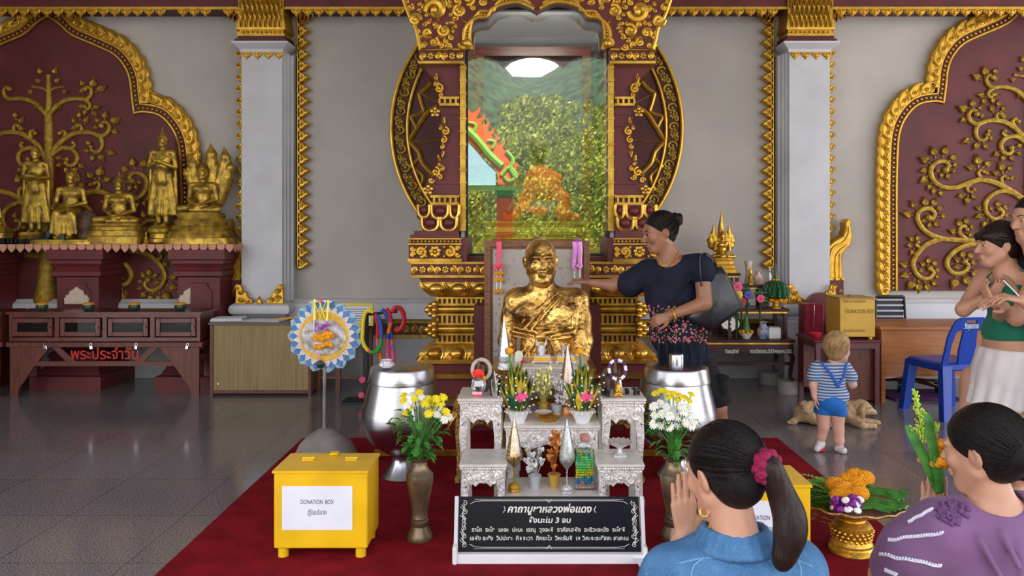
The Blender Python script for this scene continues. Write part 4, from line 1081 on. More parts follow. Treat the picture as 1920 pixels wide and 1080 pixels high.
# ================================================================ left altar
YA = 7.66; ZS = WZ(458.5, YA)
xr = WX(437, YA)
t = thing('altar_shelf', (-4.4, 7.9, ZS-.07), 'long maroon altar shelf edged with peach heart fringe, carrying golden statues', 'shelf')
MB().box(-6.2, xr, YA, 8.12, ZS-.045, ZS, .004).build('shelf_board', 'red', t)
mb = MB(); x = xr-.03
while x > -5.6:
    mb.prism([(x-.036,ZS+.002),(x-.038,ZS-.03),(x-.025,ZS-.052),(x,ZS-.078),(x+.025,ZS-.052),(x+.038,ZS-.03),(x+.036,ZS+.002)], YA-.012, YA+.001, .004); x -= .0835
for i in range(6):
    y = YA+.04+i*.075; mb.loft([[(xr+.001,y-.033,ZS+.002),(xr+.001,y-.033,ZS-.03),(xr+.001,y,ZS-.075),(xr+.001,y+.033,ZS-.03),(xr+.001,y+.033,ZS+.002)],[(xr+.012,y-.033,ZS+.002),(xr+.012,y-.033,ZS-.03),(xr+.012,y,ZS-.075),(xr+.012,y+.033,ZS-.03),(xr+.012,y+.033,ZS+.002)]])
mb.build('heart_fringe', 'peach', t)
def altar_pedestal(xc, lab):
    t = thing('altar_pedestal', (xc, 7.85, 0), lab, 'pedestal')
    mb = MB()
    def r(z, h, y): return [(xc-h,8.1,z),(xc-h,y,z),(xc+h,y,z),(xc+h,8.1,z)]
    zs = lambda p: WZ(p, 7.66)
    mb.loft([r(0,.33,7.45),r(.13,.33,7.45),r(.14,.30,7.5),r(.27,.22,7.58),r(.30,.24,7.57),r(.33,.24,7.57),r(.35,.20,7.66),r(zs(520),.20,7.66),r(zs(517),.23,7.63),r(zs(509),.23,7.63),r(zs(506),.21,7.65),r(zs(498),.22,7.64),r(zs(494),.245,7.62),r(zs(488),.245,7.62),r(zs(486),.27,7.60),r(ZS-.05,.27,7.60)])
    mb.build('stepped_pillar', 'red', t)
    mb = MB(); z0, z1 = .38, zs(530)
    mb.prism([(xc-.13,z0),(xc+.13,z0),(xc+.13,z1-.08),(xc+.10,z1-.05),(xc+.08,z1),(xc-.08,z1),(xc-.10,z1-.05),(xc-.13,z1-.08)], 7.645, 7.665, .008); mb.build('raised_panel', 'red', t)
    return t
p1 = altar_pedestal(-5.36, 'maroon stepped pedestal under the far left end of the altar shelf')
p2 = altar_pedestal(-4.30, 'maroon stepped pedestal with complete white lotus plaque, middle of the altar')
p3 = altar_pedestal(-3.14, 'maroon stepped pedestal with half broken plaque, right end of the altar')
def plaque(xc, half, par):
    mb = MB(); z0 = WZ(571,7.62)
    P = [(0,.17),(.03,.145),(.05,.135),(.065,.125),(.075,.09),(.10,.09),(.105,.065),(.12,.06),(.115,.03),(.12,.0)]
    poly = [(xc-a, z0+b) for a, b in P[::-1]]+([(xc+a, z0+b) for a, b in P[1:]] if not half else [(xc,z0)])
    mb.prism(poly, 7.625, 7.65, .008); mb.build('lotus_plaque', 'peach' if 0 else mat('cream_plaster_plaque', (.62,.50,.40), .7, bump=1, bscale=70), par)
plaque(WX(144,7.64), False, p2); plaque(WX(358,7.64), True, p3)
MB().box(-3.8, -2.92, 8.0, 8.13, WZ(500,8), WZ(490,8)).M

# statue helpers -----------------------------------------------------------
def buddha_head(S, c, R, s, flame_h=.12):
    head(S, c, R, .225*s, k=.016)
    S.el((0,.02,.045), (.082,.096,.082), k=.008); S.el((0,.02,.125), (.045,.05,.035), k=.015); S.rc((0,.02,.14), (0,.02,.14+flame_h), .022, .004, .012)
    for q in (-1,1): S.rc((q*.08,.012,-.01), (q*.078,.01,-.065), .009, .007, .006)
    rg = random.Random(1)
    for i in range(70):
        a = rg.uniform(0, 2*PI); b = rg.uniform(-.15, 1.35); v = Vector((math.cos(a)*math.cos(b)*.083, .02+math.sin(a)*math.cos(b)*.097, .045+math.sin(b)*.083))
        if v.y > -.05 or v.z > .09: S.el(v, .010, k=.002)
    S.frame()
def seated(c, s, rz=0, name='seated_figure', matn='gold_old', parent=None, res=.006, flame_h=.12):
    R = rot(0,0,rz); S = SDF(.03*s); F0 = lambda: S.frame(c, R, s); F0(); S.k = .03
    S.el((0,.02,.10), (.17,.12,.11))
    for q in (-1,1): S.rc((q*.10,0,.09), (q*.33,-.15,.07), .085, .062)
    S.rc((.33,-.15,.06), (-.10,-.25,.055), .056, .038, .02); S.rc((-.33,-.15,.075), (.10,-.24,.11), .056, .038, .02)
    S.el((.14,-.24,.125), (.07,.035,.022), k=.01)
    S.el((0,.01,.28), (.125,.09,.17)); S.el((0,0,.42), (.165,.10,.11)); S.rc((-.16,.01,.50), (.16,.01,.50), .052, .052)
    for q in (-1,1): S.rc((q*.20,.01,.49), (q*.245,.03,.25), .052, .042, .025); S.rc((q*.245,.03,.25), (q*.06,-.19,.155), .042, .026, .015); S.el((q*.075,-.05,.43), (.07,.06,.055), k=.03)
    S.el((0,-.20,.155), (.085,.045,.018), k=.01); S.rc((0,.015,.5), (0,.015,.62), .048, .045)
    S.rc((.14,-.05,.52), (-.10,-.085,.31), .012, .010, .02)
    hc = Matrix.Translation(c) @ R.to_4x4() @ Matrix.Scale(s, 4) @ Vector((0,0,.705))
    buddha_head(S, hc, R, s, flame_h)
    return S.build(name, matn, parent, res)
def standing(c, s, arms, rz=0, parent=None, matn='gold_old', res=.006, wid=1):
    R = rot(0,0,rz); S = SDF(.03*s); S.frame(c, R, s); S.k = .03
    for q in (-1,1):
        S.el((q*.07,-.06,.03), (.04,.11,.03)); S.rc((q*.07,0,.05), (q*.08,0,.45), .045, .07)
    # robe: flat flaring skirt
    S.rc((0,.0,.85), (0,.0,1.0), .13, .12); S.el((0,0,1.22), (.155,.095,.19)); S.rc((-.15,.0,1.36), (.15,.0,1.36), .055, .055)
    for i in range(9):
        x = (-.24+.06*i)*wid; S.rc((x, .02 if abs(x) > .1 else -.03, .22), (x*.55, .0, .95), .036, .05, .035)
    for i in range(7): x = -.18+.06*i; S.rc((x*.9,-.075 if abs(x)<.1 else -.04,.23), (x*.45,-.10,.9), .008, .006, .008)
    S.rc((-.10,-.09,.98), (.10,-.09,.98), .022, .022, .01)
    S.rc((0,.01,1.38), (0,.01,1.47), .046, .044)
    if arms == 'bowl':
        for q in (-1,1): S.rc((q*.19,.01,1.35), (q*.235,.02,1.10), .052, .042, .02); S.rc((q*.235,.02,1.10), (q*.10,-.20,1.06), .04, .026, .015)
        S.el((0,-.20,1.10), (.12,.11,.075), k=.01)
    elif arms == 'cross':
        for q in (-1,1): S.rc((q*.19,.01,1.35), (q*.24,.0,1.10), .052, .042, .02)
        S.rc((-.24,0,1.10), (.03,-.14,1.24), .04, .024, .012); S.rc((.24,0,1.08), (-.08,-.15,1.20), .04, .024, .012); S.rc((.03,-.14,1.24), (.10,-.13,1.29), .022, .012, .01); S.rc((-.08,-.15,1.20), (-.14,-.13,1.23), .022, .012, .01)
    # outer cloth down the sides
    for q in (-1,1): S.rc((q*.22,.03,1.1), (q*.25*wid,.04,.30), .03, .028, .03)
    hc = Matrix.Translation(c) @ R.to_4x4() @ Matrix.Scale(s, 4) @ Vector((0,-.01,1.565))
    buddha_head(S, hc, R, s, .14)
    S.frame(c, R, s)
    return S.build('standing_figure', matn, parent, res)
def oval_base(mb, c, prof, sx=1, sy=.6, n=28):
    """stepped rounded-rectangle plinth; prof (half width, z)"""
    secs = []
    for r, z in prof:
        ring = []
        for j in range(n):
            a = 2*PI*j/n; ca, sa = math.cos(a), math.sin(a); e = .45
            ring.append((c[0]+r*sx*math.copysign(abs(ca)**e, ca), c[1]+r*sy*math.copysign(abs(sa)**e, sa), c[2]+z))
        secs.append(ring)
    mb.loft(secs); return mb
YT = 7.88; kS = YT/F
def sx(p): return WX(p, YT)
# meditating statue
x = sx(221); t = thing('seated_statue', (x, YT, ZS), 'golden meditating statue on a flared base, middle of the altar shelf', 'statue')
mb = MB(); oval_base(mb, (x,YT,ZS), [(.27,0),(.275,.075),(.255,.085),(.245,.13),(.225,.14),(.215,.165),(.235,.18),(.24,.20),(.22,.205)], 1, .62); mb.build('base', 'gold_old', t)
seated((x, YT+.02, ZS+.195), .56, 6, parent=t)
# naga protected
x = sx(378); t = thing('serpent_hood_statue', (x, YT, ZS), 'golden meditating statue under a serpent hood on tall coiled tiers, right end of shelf', 'statue')
mb = MB(); oval_base(mb, (x,YT,ZS), [(.335,0),(.335,.06),(.29,.065),(.30,.09),(.275,.125),(.255,.13),(.27,.155),(.245,.185),(.23,.19),(.245,.215),(.22,.245),(.205,.25),(.22,.28),(.20,.31)], 1, .6); mb.build('coiled_base', 'gold_old', t)
f_ = seated((x, YT+.02, ZS+.305), .56, 0, parent=t)
S = SDF(.02)
for a, h_, r_ in [(-36,.40,.06),(-20,.52,.065),(4,.66,.07),(20,.62,.065),(34,.48,.06),(46,.34,.05)]:
    a = math.radians(a); bx_, bz_ = x+.02, ZS+.42
    p = [(bx_+.10*math.sin(a)*1.5, YT+.13, bz_), (bx_+h_*.6*math.sin(a)*1.15, YT+.13, bz_+h_*.5), (bx_+h_*math.sin(a)*.85, YT+.10, bz_+h_*.72), (bx_+h_*math.sin(a)*.80, YT+.08, bz_+h_*.88)]
    S.chain(p, [r_, r_*1.0, r_*.7, .006], .02)
S.build('serpent_hood', 'gold_old', t, .008)
# seated on a rock, legs down
x = sx(133); t = thing('rock_seated_statue', (x, YT, ZS), 'golden statue seated upright with legs down on a dark rock throne', 'statue')
mb = MB(); oval_base(mb, (x-.02,YT-.03,ZS), [(.34,0),(.335,.03),(.32,.035),(.32,.045)], .95, .5); mb.build('base', 'gold_old', t)
S = SDF(.02); S.el((x+.13,YT+.06,ZS+.16),(.13,.12,.18)); S.el((x+.17,YT+.04,ZS+.08),(.10,.14,.10)); S.el((x,YT+.09,ZS+.14),(.16,.1,.15)); S.build('rock_throne', 'carved_brown', t, .012)
S = SDF(.02); s = .54; R = rot(0,0,8); z0 = ZS+.045; S.frame((x-.01,YT+.0,z0), R, s); S.k = .03
S.el((0,.05,.50),(.17,.13,.11))
for q in (-1,1): S.rc((q*.09,.04,.50),(q*.12,-.26,.47),.085,.065); S.rc((q*.12,-.26,.47),(q*.10,-.26,.10),.06,.04); S.el((q*.10,-.31,.04),(.045,.10,.035)); 
for i in range(7): xx = -.21+.07*i; S.rc((xx,-.27,.12),(xx*.8,-.27,.42),.032,.045,.03)
S.el((0,.05,.70),(.13,.09,.17)); S.el((0,.04,.84),(.165,.10,.11)); S.rc((-.16,.04,.92),(.16,.04,.92),.052)
S.rc((-.2,.04,.91),(-.25,.02,.66),.05,.042); S.rc((-.25,.02,.66),(-.20,-.22,.56),.04,.028); S.rc((.2,.04,.91),(.25,.04,.67),.05,.042); S.rc((.25,.04,.67),(.06,-.16,.60),.04,.028); S.rc((0,.05,.92),(0,.05,1.03),.047,.045); S.rc((.14,-.03,.94),(-.08,-.07,.72),.015,.012,.01)
hc = Matrix.Translation((x-.01,YT,z0)) @ R.to_4x4() @ Matrix.Scale(s,4) @ Vector((0,.04,1.13)); buddha_head(S, hc, R, s, .06)
S.build('seated_figure', 'gold_old', t, .006)
# standing with alms bowl
x = sx(61); t = thing('bowl_standing_statue', (x, YT+.06, ZS), 'golden standing statue holding an alms bowl, left of the tree trunk relief', 'statue')
mb = MB(); oval_base(mb, (x-.02,YT+.05,ZS), [(.12,0),(.13,.06),(.10,.065),(.12,.09),(.105,.12)], 1, .8); mb.build('base', 'gold_old', t)
standing((x, YT+.05, ZS+.115), .50, 'bowl', 8, t)
# standing arms crossed
x = sx(301); t = thing('crossed_arm_statue', (x, YT+.02, ZS), 'golden standing statue with arms crossed on its chest, left of the serpent hood statue', 'statue')
mb = MB(); mb.lathe([(.11,0),(.125,.02),(.125,.05),(.105,.06),(.10,.10),(.12,.12),(.125,.15),(.10,.165),(.08,.19)], 20, (x-.01,YT+.03,ZS)); mb.build('round_base', 'gold_old', t)
standing((x, YT+.04, ZS+.18), .535, 'cross', 4, t)
# left neighbour, mostly out of frame
x = sx(-12); t = thing('reclining_statue', (x, YT, ZS), 'golden statue base cut off by the left edge of the photo', 'statue')
mb = MB(); oval_base(mb, (x,YT,ZS+.06), [(.16,0),(.165,.05),(.14,.06),(.15,.09),(.11,.12)], 1, .7); mb.build('base', 'gold_old', t)
seated((x-.02, YT, ZS+.18), .35, 0, parent=t)
MB().box(x-.14, x+.14, YT-.1, YT+.1, ZS, ZS+.062, .01).build('black_block', 'black', t)
# little things on the shelf
t = thing('elephant_figure', (sx(88), YA+.1, ZS), 'small dark bronze elephant figure kneeling at the rock statue', 'figurine')
S = SDF(.015); Yq = YA+.09; xq = WX(85, Yq)
S.el((xq,Yq,ZS+.04),(.07,.04,.038)); S.el((xq-.06,Yq,ZS+.035),(.03,.03,.03)); S.rc((xq+.02,Yq,ZS+.06),(xq+.035,Yq,ZS+.13),.03,.02); S.rc((xq+.035,Yq,ZS+.13),(xq+.03,Yq,ZS+.19),.014,.005)
S.frame(); S.build('elephant_body', 'bronze', t, .005)
t = thing('monkey_figure', (WX(116,Yq), Yq, ZS), 'small grey-green seated monkey figure before the rock statue', 'figurine')
S = SDF(.012); xq = WX(117,Yq); S.el((xq,Yq,ZS+.06),(.03,.03,.06)); S.el((xq,Yq-.01,ZS+.13),(.02,.02,.022)); S.rc((xq+.02,Yq-.02,ZS+.02),(xq+.02,Yq-.02,ZS+.08),.015,.012); S.rc((xq-.02,Yq-.02,ZS+.02),(xq-.02,Yq-.02,ZS+.08),.015,.012); S.build('monkey_body', mat('verdigris', (.07,.10,.09), .5, metal=.3), t, .004)
for px, sc, lab in [(198,1.0,'tiny golden statuette in front of the meditating statue'), (274,1.25,'tiny pale gold statuette beside the crossed arm statue base')]:
    xq = WX(px,Yq); t = thing('statuette', (xq, Yq, ZS), lab, 'statuette')
    mb = MB(); mb.lathe([(.035,0),(.035,.01),(.02,.02),(.022,.035),(.013,.05),(.015,.065),(.006,.085),(.012,.095),(.009,.108),(.001,.13)], 12, (xq,Yq,ZS), sx=sc*.8, sy=sc*.8); mb.build('statuette_body', 'gold_old' if sc==1 else 'gold_relief', t)
for i in range(9):
    xq = WX(6+i*7.5, Yq); t = thing('black_tumbler', (xq, Yq, ZS), 'small black tumbler in the row at the left end of the shelf', 'cup', 'black tumblers on the altar shelf')
    mb = MB(); mb.lathe([(.011,0),(.014,.055),(.012,.056),(.010,.01)], 10, (xq,Yq+.01*(i%2),ZS)); mb.build('tumbler_wall', 'black_gloss', t)

# ---------------------------------------------------------------- glass-front cabinet on trestle
YC = 7.21; x0c, x1c = WX(17,YC), WX(375,YC); zt, zm = WZ(585,YC), WZ(640,YC)
def cabinet():
    t = thing('display_cabinet', ((x0c+x1c)/2, YC+.2, 0), 'low mahogany cabinet with four glazed doors on a trestle with red lettering', 'cabinet', 'row of mahogany cabinets')
    mb = MB(); d = .32
    mb.box(x0c-.02, x1c+.02, YC-.02, YC+d+.02, zt-.02, zt); mb.box(x0c+.001, x1c-.001, YC+.001, YC+d-.001, zm+.001, zm+.035); mb.box(x0c+.002, x1c-.002, YC+d-.02, YC+d-.003, zm+.002, zt-.02)
    mb.box(x0c, x0c+.03, YC, YC+d, zm, zt); mb.box(x1c-.03, x1c, YC, YC+d, zm, zt); mb.box(x0c+.03, x1c-.03, YC+.002, YC+.02, zt-.05, zt-.02)
    W_ = (x1c-x0c)/4
    for i in range(1,4): mb.box(x0c+W_*i-.02, x0c+W_*i+.02, YC, YC+d, zm, zt-.02)
    mb.build('carcass', 'wood_dark', t)
    for i in range(4):
        a, b = x0c+W_*i+.035, x0c+W_*(i+1)-.035; z0, z1 = zm+.045, zt-.055
        mb = MB(); w_ = .042
        mb.box(a+w_, b-w_, YC-.013, YC+.011, z1-w_, z1, .003); mb.box(a+w_, b-w_, YC-.013, YC+.011, z0, z0+w_, .003); mb.box(a, a+w_, YC-.014, YC+.012, z0, z1, .004); mb.box(b-w_, b, YC-.014, YC+.012, z0, z1, .004)
        dr = mb.build('door', 'wood_dark', t)
        MB().box(a+w_, b-w_, YC-.003, YC+.001, z0+w_, z1-w_).build('pane', 'pane', dr)
        mb = MB(); mb.tube([(b-w_/2,YC-.014,(z0+z1)/2),(b-w_/2,YC-.035,(z0+z1)/2)], [.006,.010], 8); mb.build('knob', 'brass', dr)
    # trestle stand
    mb = MB(); zu = zm-.005
    mb.box(x0c-.01, x1c+.03, YC-.03, YC+.34, zu-.045, zu, .004)
    for q, xe in ((1, x0c+.02), (-1, x1c)):
        poly = [(xe,0),(xe+q*.07,0),(xe+q*.07,.10),(xe+q*.38,zu-.20),(xe+q*.38,zu-.19),(xe+q*.58,zu-.045),(xe,zu-.045)]
        mb.prism([(xe,0),(xe+q*.07,0),(xe+q*.085,.08),(xe+q*.25,.315),(xe+q*.36,zu-.045),(xe,zu-.045)], YC-.02, YC+.005)
        mb.prism([(xe+q*.37,zu-.045),(xe+q*.44,zu-.045),(xe+q*.59,.315),(xe+q*.50,.315)], YC-.012, YC+.01)
        mb.box(xe+(0 if q>0 else -.07), xe+(.07 if q>0 else 0), YC+.26, YC+.32, 0, zu-.045)
    mb.box(x0c+.25, x1c-.23, YC-.018, YC+.01, .275, .318); 
    mb.build('trestle', 'wood_red', t)
    return t
cb = cabinet()
text('พระประจำวัน', .135, 'lettering', 'text_red', cb, (WX(199,YC), YC-.022, WZ(664,YC)), width=WX(262,YC)-WX(135,YC), bold=.002)
dup(cb, off=(-1.80,0,0), label='second mahogany glazed cabinet cut off by the left photo edge')
W_ = (x1c-x0c)/4
for i, px in enumerate((88, 174, 258, 353)):
    x = WX(px+1,YC); z = WZ(642,YC); nm = ['leftmost','second from the left','third from the left','rightmost'][i]
    t = thing('padlock', (x, YC-.02, z-.05), f'small padlock under the cabinet doors, {nm}', 'padlock', 'padlocks on the glazed cabinet')
    mb = MB(); R_ = .15*(i-1.5); mb.at(x, YC-.036, z-.035, ry=R_); mb.box(-.014,.014,-.007,.007,-.022,.012,.003); mb.build('lock_body', 'chrome', t)
    mb = MB(); mb.at(x, YC-.036, z-.035, ry=R_); mb.tube([(-.009,0,.012),(-.009,0,.028),(0,0,.036),(.009,0,.028),(.009,0,.012)], .0028, 6); mb.build('shackle', 'chrome', t)
for i, px in enumerate((79, 166, 252, 338)):
    Yb_ = YC+.12; x = WX(px,Yb_); nm = ['leftmost','second from the left','third from the left','rightmost'][i]
    t = thing('offering_bowl', (x, Yb_, zt), f'small dark green bowl with orange lid on the cabinet, {nm}', 'bowl', 'lidded bowls on the cabinet')
    MB().lathe([(.03,0),(.045,.012),(.052,.035),(.046,.055),(.04,.058)], 18, (x,Yb_,zt)).build('bowl_body', mat('dark_green_glaze', (.02,.05,.04), .3), t)
    MB().lathe([(.047,.055),(.05,.06),(.05,.068),(.038,.075),(.0,.078)], 18, (x,Yb_,zt), caps=True).build('lid', mat('amber_lid', (.72,.33,.02), .4), t)
for i in range(4):   # contents glimpsed through the panes
    a = x0c+W_*i+.1
    t = thing('stored_books', (a+.05, YC+.2, zm+.035), ['orange cloth bundle inside the first cabinet door','orange cloth and dark stack inside the second cabinet door','dark stacked bundle inside the third cabinet door','dark stacked bundle inside the last cabinet door'][i], 'bundle')
    mb = MB(); mb.box(a+.05, a+.30, YC+.10, YC+.28, zm+.036, zm+.075, .01); mb.build('folded_cloth', 'orange' if i < 2 else 'bronze', t)
    mb = MB()
    for j in range(4): mb.box(a+.02+.01*j, a+.17, YC+.12, YC+.26, zm+.078+j*.02, zm+.094+j*.02, .002)
    mb.build('paper_stack', 'bronze' if i else 'wood_dark', t)

# ---------------------------------------------------------------- plywood desk
YP = 7.235; x0, x1 = WX(395,YP), WX(582,YP); zp = WZ(605,YP)
t = thing('plywood_counter', ((x0+x1)/2, YP+.25, 0), 'boxy tan plywood counter beside the mahogany cabinets', 'counter')
MB().box(x0, x1, YP+.01, YP+.5, .02, zp-.02).build('panel_body', 'plywood', t)
mb = MB(); mb.box(x0-.005, x1+.005, YP, YP+.03, .02, .05); mb.box(x0-.006, x0+.02, YP-.002, YP+.03, .0, zp-.02); mb.box(x1-.02, x1+.006, YP-.002, YP+.03, .0, zp-.02); mb.box(x1-.02, x1+.006, YP+.46, YP+.5, .0, zp-.02); mb.build('edge_battens', 'wood_red', t)
MB().box(x0-.02, x1+.01, YP-.015, YP+.51, zp-.02, zp, .004).build('counter_top', mat('grey_brown_top', (.12,.10,.09), .4), t)
MB().box(x0+.06, x0+.075, YP-.003, YP+.01, .1, .115).build('paper_tag', 'paper', t)
for i, (a, b, y, r, lab) in enumerate([(393,452,.12,.1,'stack of white papers on the left of the plywood counter'), (455,530,.10,-.15,'loose white sheet lying right of the paper stack on the plywood counter')]):
    xx = (WX(a,YP+.1)+WX(b,YP+.1))/2; hw_ = (WX(b,YP)-WX(a,YP))/2; t = thing('paper_sheet', (xx, YP+.2, zp), lab, 'paper')
    mb = MB(); mb.at(xx, YP+.06+y, zp+.002, rz=r)
    for j in range(4 if i == 0 else 1): mb.box(-hw_+.004*j, hw_, -.1, .11, j*.007, j*.007+.005)
    mb.build('sheet', 'paper', t)
x = WX(525,YP); t = thing('orange_pen_tray', (x, YP+.3, zp), 'orange pen lying at the right of the plywood counter', 'pen')
mb = MB(); mb.tube([(x-.13,YP+.2,zp+.008),(x+.12,YP+.32,zp+.018)], [.005,.013], 8); mb.build('pen_barrel', 'yellow', t)

# ---------------------------------------------------------------- big fan on a pole
Yf_ = 5.05; xf = WX(608,Yf_); zf = WZ(630,Yf_); k = Yf_/F
t = thing('ceremonial_fan', (xf, Yf_, 0), 'round blue and white ceremonial fan on a pole in a concrete dome', 'fan')
mb = MB(); mb.lathe([(.205,0),(.205,.03),(.195,.08),(.16,.15),(.11,.20),(.05,.235),(.02,.24)], 28, (xf+.01,Yf_,.006)); mb.build('concrete_base', 'concrete', t)
mb = MB(); mb.tube([(xf,Yf_,.22),(xf,Yf_+.01,zf)], .011, 10); mb.build('pole', 'concrete', t)
n = 22
def fan_ring(r0, r1, amp, y0, y1, name, m, nn=n, ph=0):
    mb = MB(); N_ = nn*8; pts = []
    for j in range(N_):
        a = 2*PI*j/N_; w_ = abs(((j/8+ph) % 1)-.5)*2; r = r0+(r1-r0)*(1-w_)**.8 if amp else r0
        pts.append((xf+r*math.cos(a), zf+r*math.sin(a)))
    mb.prism(pts, Yf_+y0, Yf_+y1, .002); return mb.build(name, m, t)
fan_ring(62*k, 70*k, 1, .005, .018, 'grey_blue_rim', mat('faded_blue_grey', (.30,.40,.44), .7, noise=.3, nscale=30), 15)
fan_ring(54*k, 67*k, 1, -.001, .008, 'blue_petals', mat('faded_blue_paint', (.06,.20,.48), .6, noise=.3, nscale=30), 24, .5)
fan_ring(48*k, 59*k, 1, -.008, .003, 'white_zigzag', mat('aged_white_paint', (.62,.55,.50), .7, noise=.2, nscale=30), 24, 0)
fan_ring(46*k, 46*k, 0, -.012, 0, 'yellow_disc', mat('aged_yellow_paint', (.66,.38,.04), .6, noise=.15, nscale=20), 24)
mb = MB(); pts = [(xf-.003+42*k*math.cos(a_)*1.0, zf-.004+40*k*math.sin(a_)*.86) for a_ in [2*PI*i/40 for i in range(40)]]; mb.prism(pts, Yf_-.018, Yf_-.006, .002); mb.build('peeling_silver_centre', mat('peeling_silver', (.62,.60,.58), .5, col2=(.25,.22,.2), nscale=26), t)
mb = MB(); mb.lathe([(.0,0),(.02,0),(.026,.006),(.018,.01),(.0,.014)], 16); 
for i, p in enumerate(mb.v): mb.v[i] = Vector((xf-.02+p.x, Yf_-.014-p.z, WZ(682,Yf_)+p.y))
mb.build('bronze_medallion', 'bronze', t)
# garland hung on the fan
xg = WX(604,Yf_); t = thing('marigold_garland', (xg, Yf_-.04, WZ(660,Yf_)), 'orange marigold garland with yellow ribbons hung on the round fan', 'garland')
mb = MB(); zz = lambda p: WZ(p,Yf_)
for a, b in [((-.045,565),(.012,600)),((.03,565),(-.01,600)),((-.04,560),(-.035,598)),((.048,562),(.04,600)),((-.01,563),(.03,598))]: mb.tube([(xg+a[0],Yf_-.03,zz(a[1])),(xg+b[0],Yf_-.045,zz(b[1]))], .006, 4, flat=.4)
mb.build('yellow_ribbons', mat('lemon_ribbon',(.85,.75,.05),.4), t)
mb = MB(); mb.tube([(xg-.075,Yf_-.02,zz(567)),(xg,Yf_-.03,zz(563)),(xg+.065,Yf_-.02,zz(566))], .006, 4); mb.tube([(xg-.05,Yf_-.02,zz(566)),(xg-.042,Yf_-.03,zz(640))], .005, 4); mb.build('white_ribbon', 'white', t)
mb = MB(); mb.ell((xg+.0,Yf_-.03,zz(562)), (.02,.014,.010), 8, 5); mb.build('pink_knot', 'fl_pink', t)
mb = MB()
for i in range(12): a = i*.9; mb.ell((xg+.01+.035*math.cos(a),Yf_-.04+.012*math.sin(a),zz(606+ (i%4)*4)), (.013,.010,.011), 6, 4)
mb.build('orchid_cluster', 'fl_purple', t)
mb = MB()
for row, (p, w_, c) in enumerate([(628,.05,9),(648,.048,9),(633,.05,6)]):
    for i in range(c): mb.ell((xg+.018-w_+2*w_*i/(c-1),Yf_-.045+.008*(i%2),zz(p)-.008*math.sin(i*.8)+.012*i/c), .0165, 8, 6)
mb.build('marigolds', 'fl_orange', t)
mb = MB(); mb.tube([(xg-.012,Yf_-.03,zz(660)),(xg-.012,Yf_-.02,zz(674))], .004, 5); mb.build('thread', 'magenta', t)

# ---------------------------------------------------------------- yellow framed notice on a small table
Yn = 7.5; t = thing('small_side_table', (WX(660,Yn), Yn, 0), 'small red-brown table behind the round fan carrying a yellow frame', 'table')
x0, x1 = WX(600,Yn), WX(690,Yn); zt2 = WZ(612,Yn)
MB().box(x0, x1, Yn-.15, Yn+.25, zt2-.03, zt2, .004).build('tabletop', 'wood_red', t)
for x in (x0+.02, WX(640,Yn)): 
    MB().box(x-.02, x+.02, Yn-.14, Yn-.10, 0, zt2-.03).build('leg', 'wood_red', t)
MB().box(x1-.04, x1, Yn+.2, Yn+.24, 0, zt2-.03).build('leg', 'wood_red', t)
MB().box(x0+.04, x1-.02, Yn-.13, Yn-.11, WZ(703,Yn)-.012, WZ(703,Yn)+.012).build('stretcher', 'wood_red', t)
t = thing('framed_notice', (WX(668,Yn), Yn, zt2), 'yellow framed white notice leaning behind the round fan', 'notice')
x0, x1 = WX(636,Yn), WX(700,Yn); z0, z1 = zt2+.003, WZ(568,Yn)
mb = MB(); mb.box(x0+.03,x1-.03,Yn+.001,Yn+.024,z1-.03,z1,.005); mb.box(x0+.03,x1-.03,Yn+.001,Yn+.024,z0,z0+.03,.005); mb.box(x0,x0+.03,Yn,Yn+.025,z0,z1,.005); mb.box(x1-.03,x1,Yn,Yn+.025,z0,z1,.005); mb.build('frame', mat('pale_yellow_frame',(.75,.62,.10),.4), t)
MB().box(x0+.02,x1-.02,Yn+.008,Yn+.02,z0+.02,z1-.02).build('paper', 'paper', t)
mb = MB()
for i in range(6): mb.box(x0+.05, x1-.05-.02*(i%3), Yn+.004, Yn+.009, z1-.06-i*.022, z1-.056-i*.022)
mb.build('ruled_text_lines', 'ink', t)

# ---------------------------------------------------------------- garland rack
Yr = 6.95; xr_ = WX(686,Yr)
t = thing('garland_rack', (xr_, Yr, 0), 'dark post rack hung with bright yarn garlands, left of the shrine', 'rack')
mb = MB(); mb.box(xr_-.022, xr_+.022, Yr-.02, Yr+.02, .02, WZ(590,Yr), .004); mb.build('post', 'black', t)
MB().box(WX(645,Yr), WX(700,Yr), Yr-.12, Yr+.12, 0, .025).build('foot', 'black', t)
mb = MB(); mb.tube([(xr_-.01,Yr,WZ(590,Yr)),(WX(745,Yr),Yr,WZ(584,Yr))], .012, 8); mb.build('arm', 'black', t)
def loop(pts, segs, r, lab):
    """yarn garland; segs = list of (material, fraction)"""
    P = smooth_path([(WX(a,Yr+d),Yr+d,WZ(b,Yr+d)) for a, b, d in pts], 6); n = len(P)
    t = thing('yarn_garland', tuple(P[n//2]), lab, 'garland', 'bright yarn garlands on the rack'); i0 = 0
    for m, f in segs:
        i1 = min(n-1, int(round((n-1)*f)))
        if i1 > i0: MB().tube(P[i0:i1+1], r, 8).build('yarn_'+m, m, t)
        i0 = i1
loop([(700,585,-.05),(688,583,-.06),(682,595,-.07),(680,620,-.07),(680,640,-.08),(690,657,-.08),(703,660,-.08),(712,650,-.07),(715,630,-.06),(713,605,-.05),(706,588,-.05)], [('fl_yellow',.50),('pink',.54),('green',.78),('blue',.97)], .017, 'yellow and green yarn garland looped on the left of the rack')
loop([(735,585,.0),(742,577,0),(752,580,0),(757,592,0),(757,605,0),(750,618,0),(740,620,0)], [('crimson',1)], .020, 'plain red yarn garland looped out to the right of the rack')
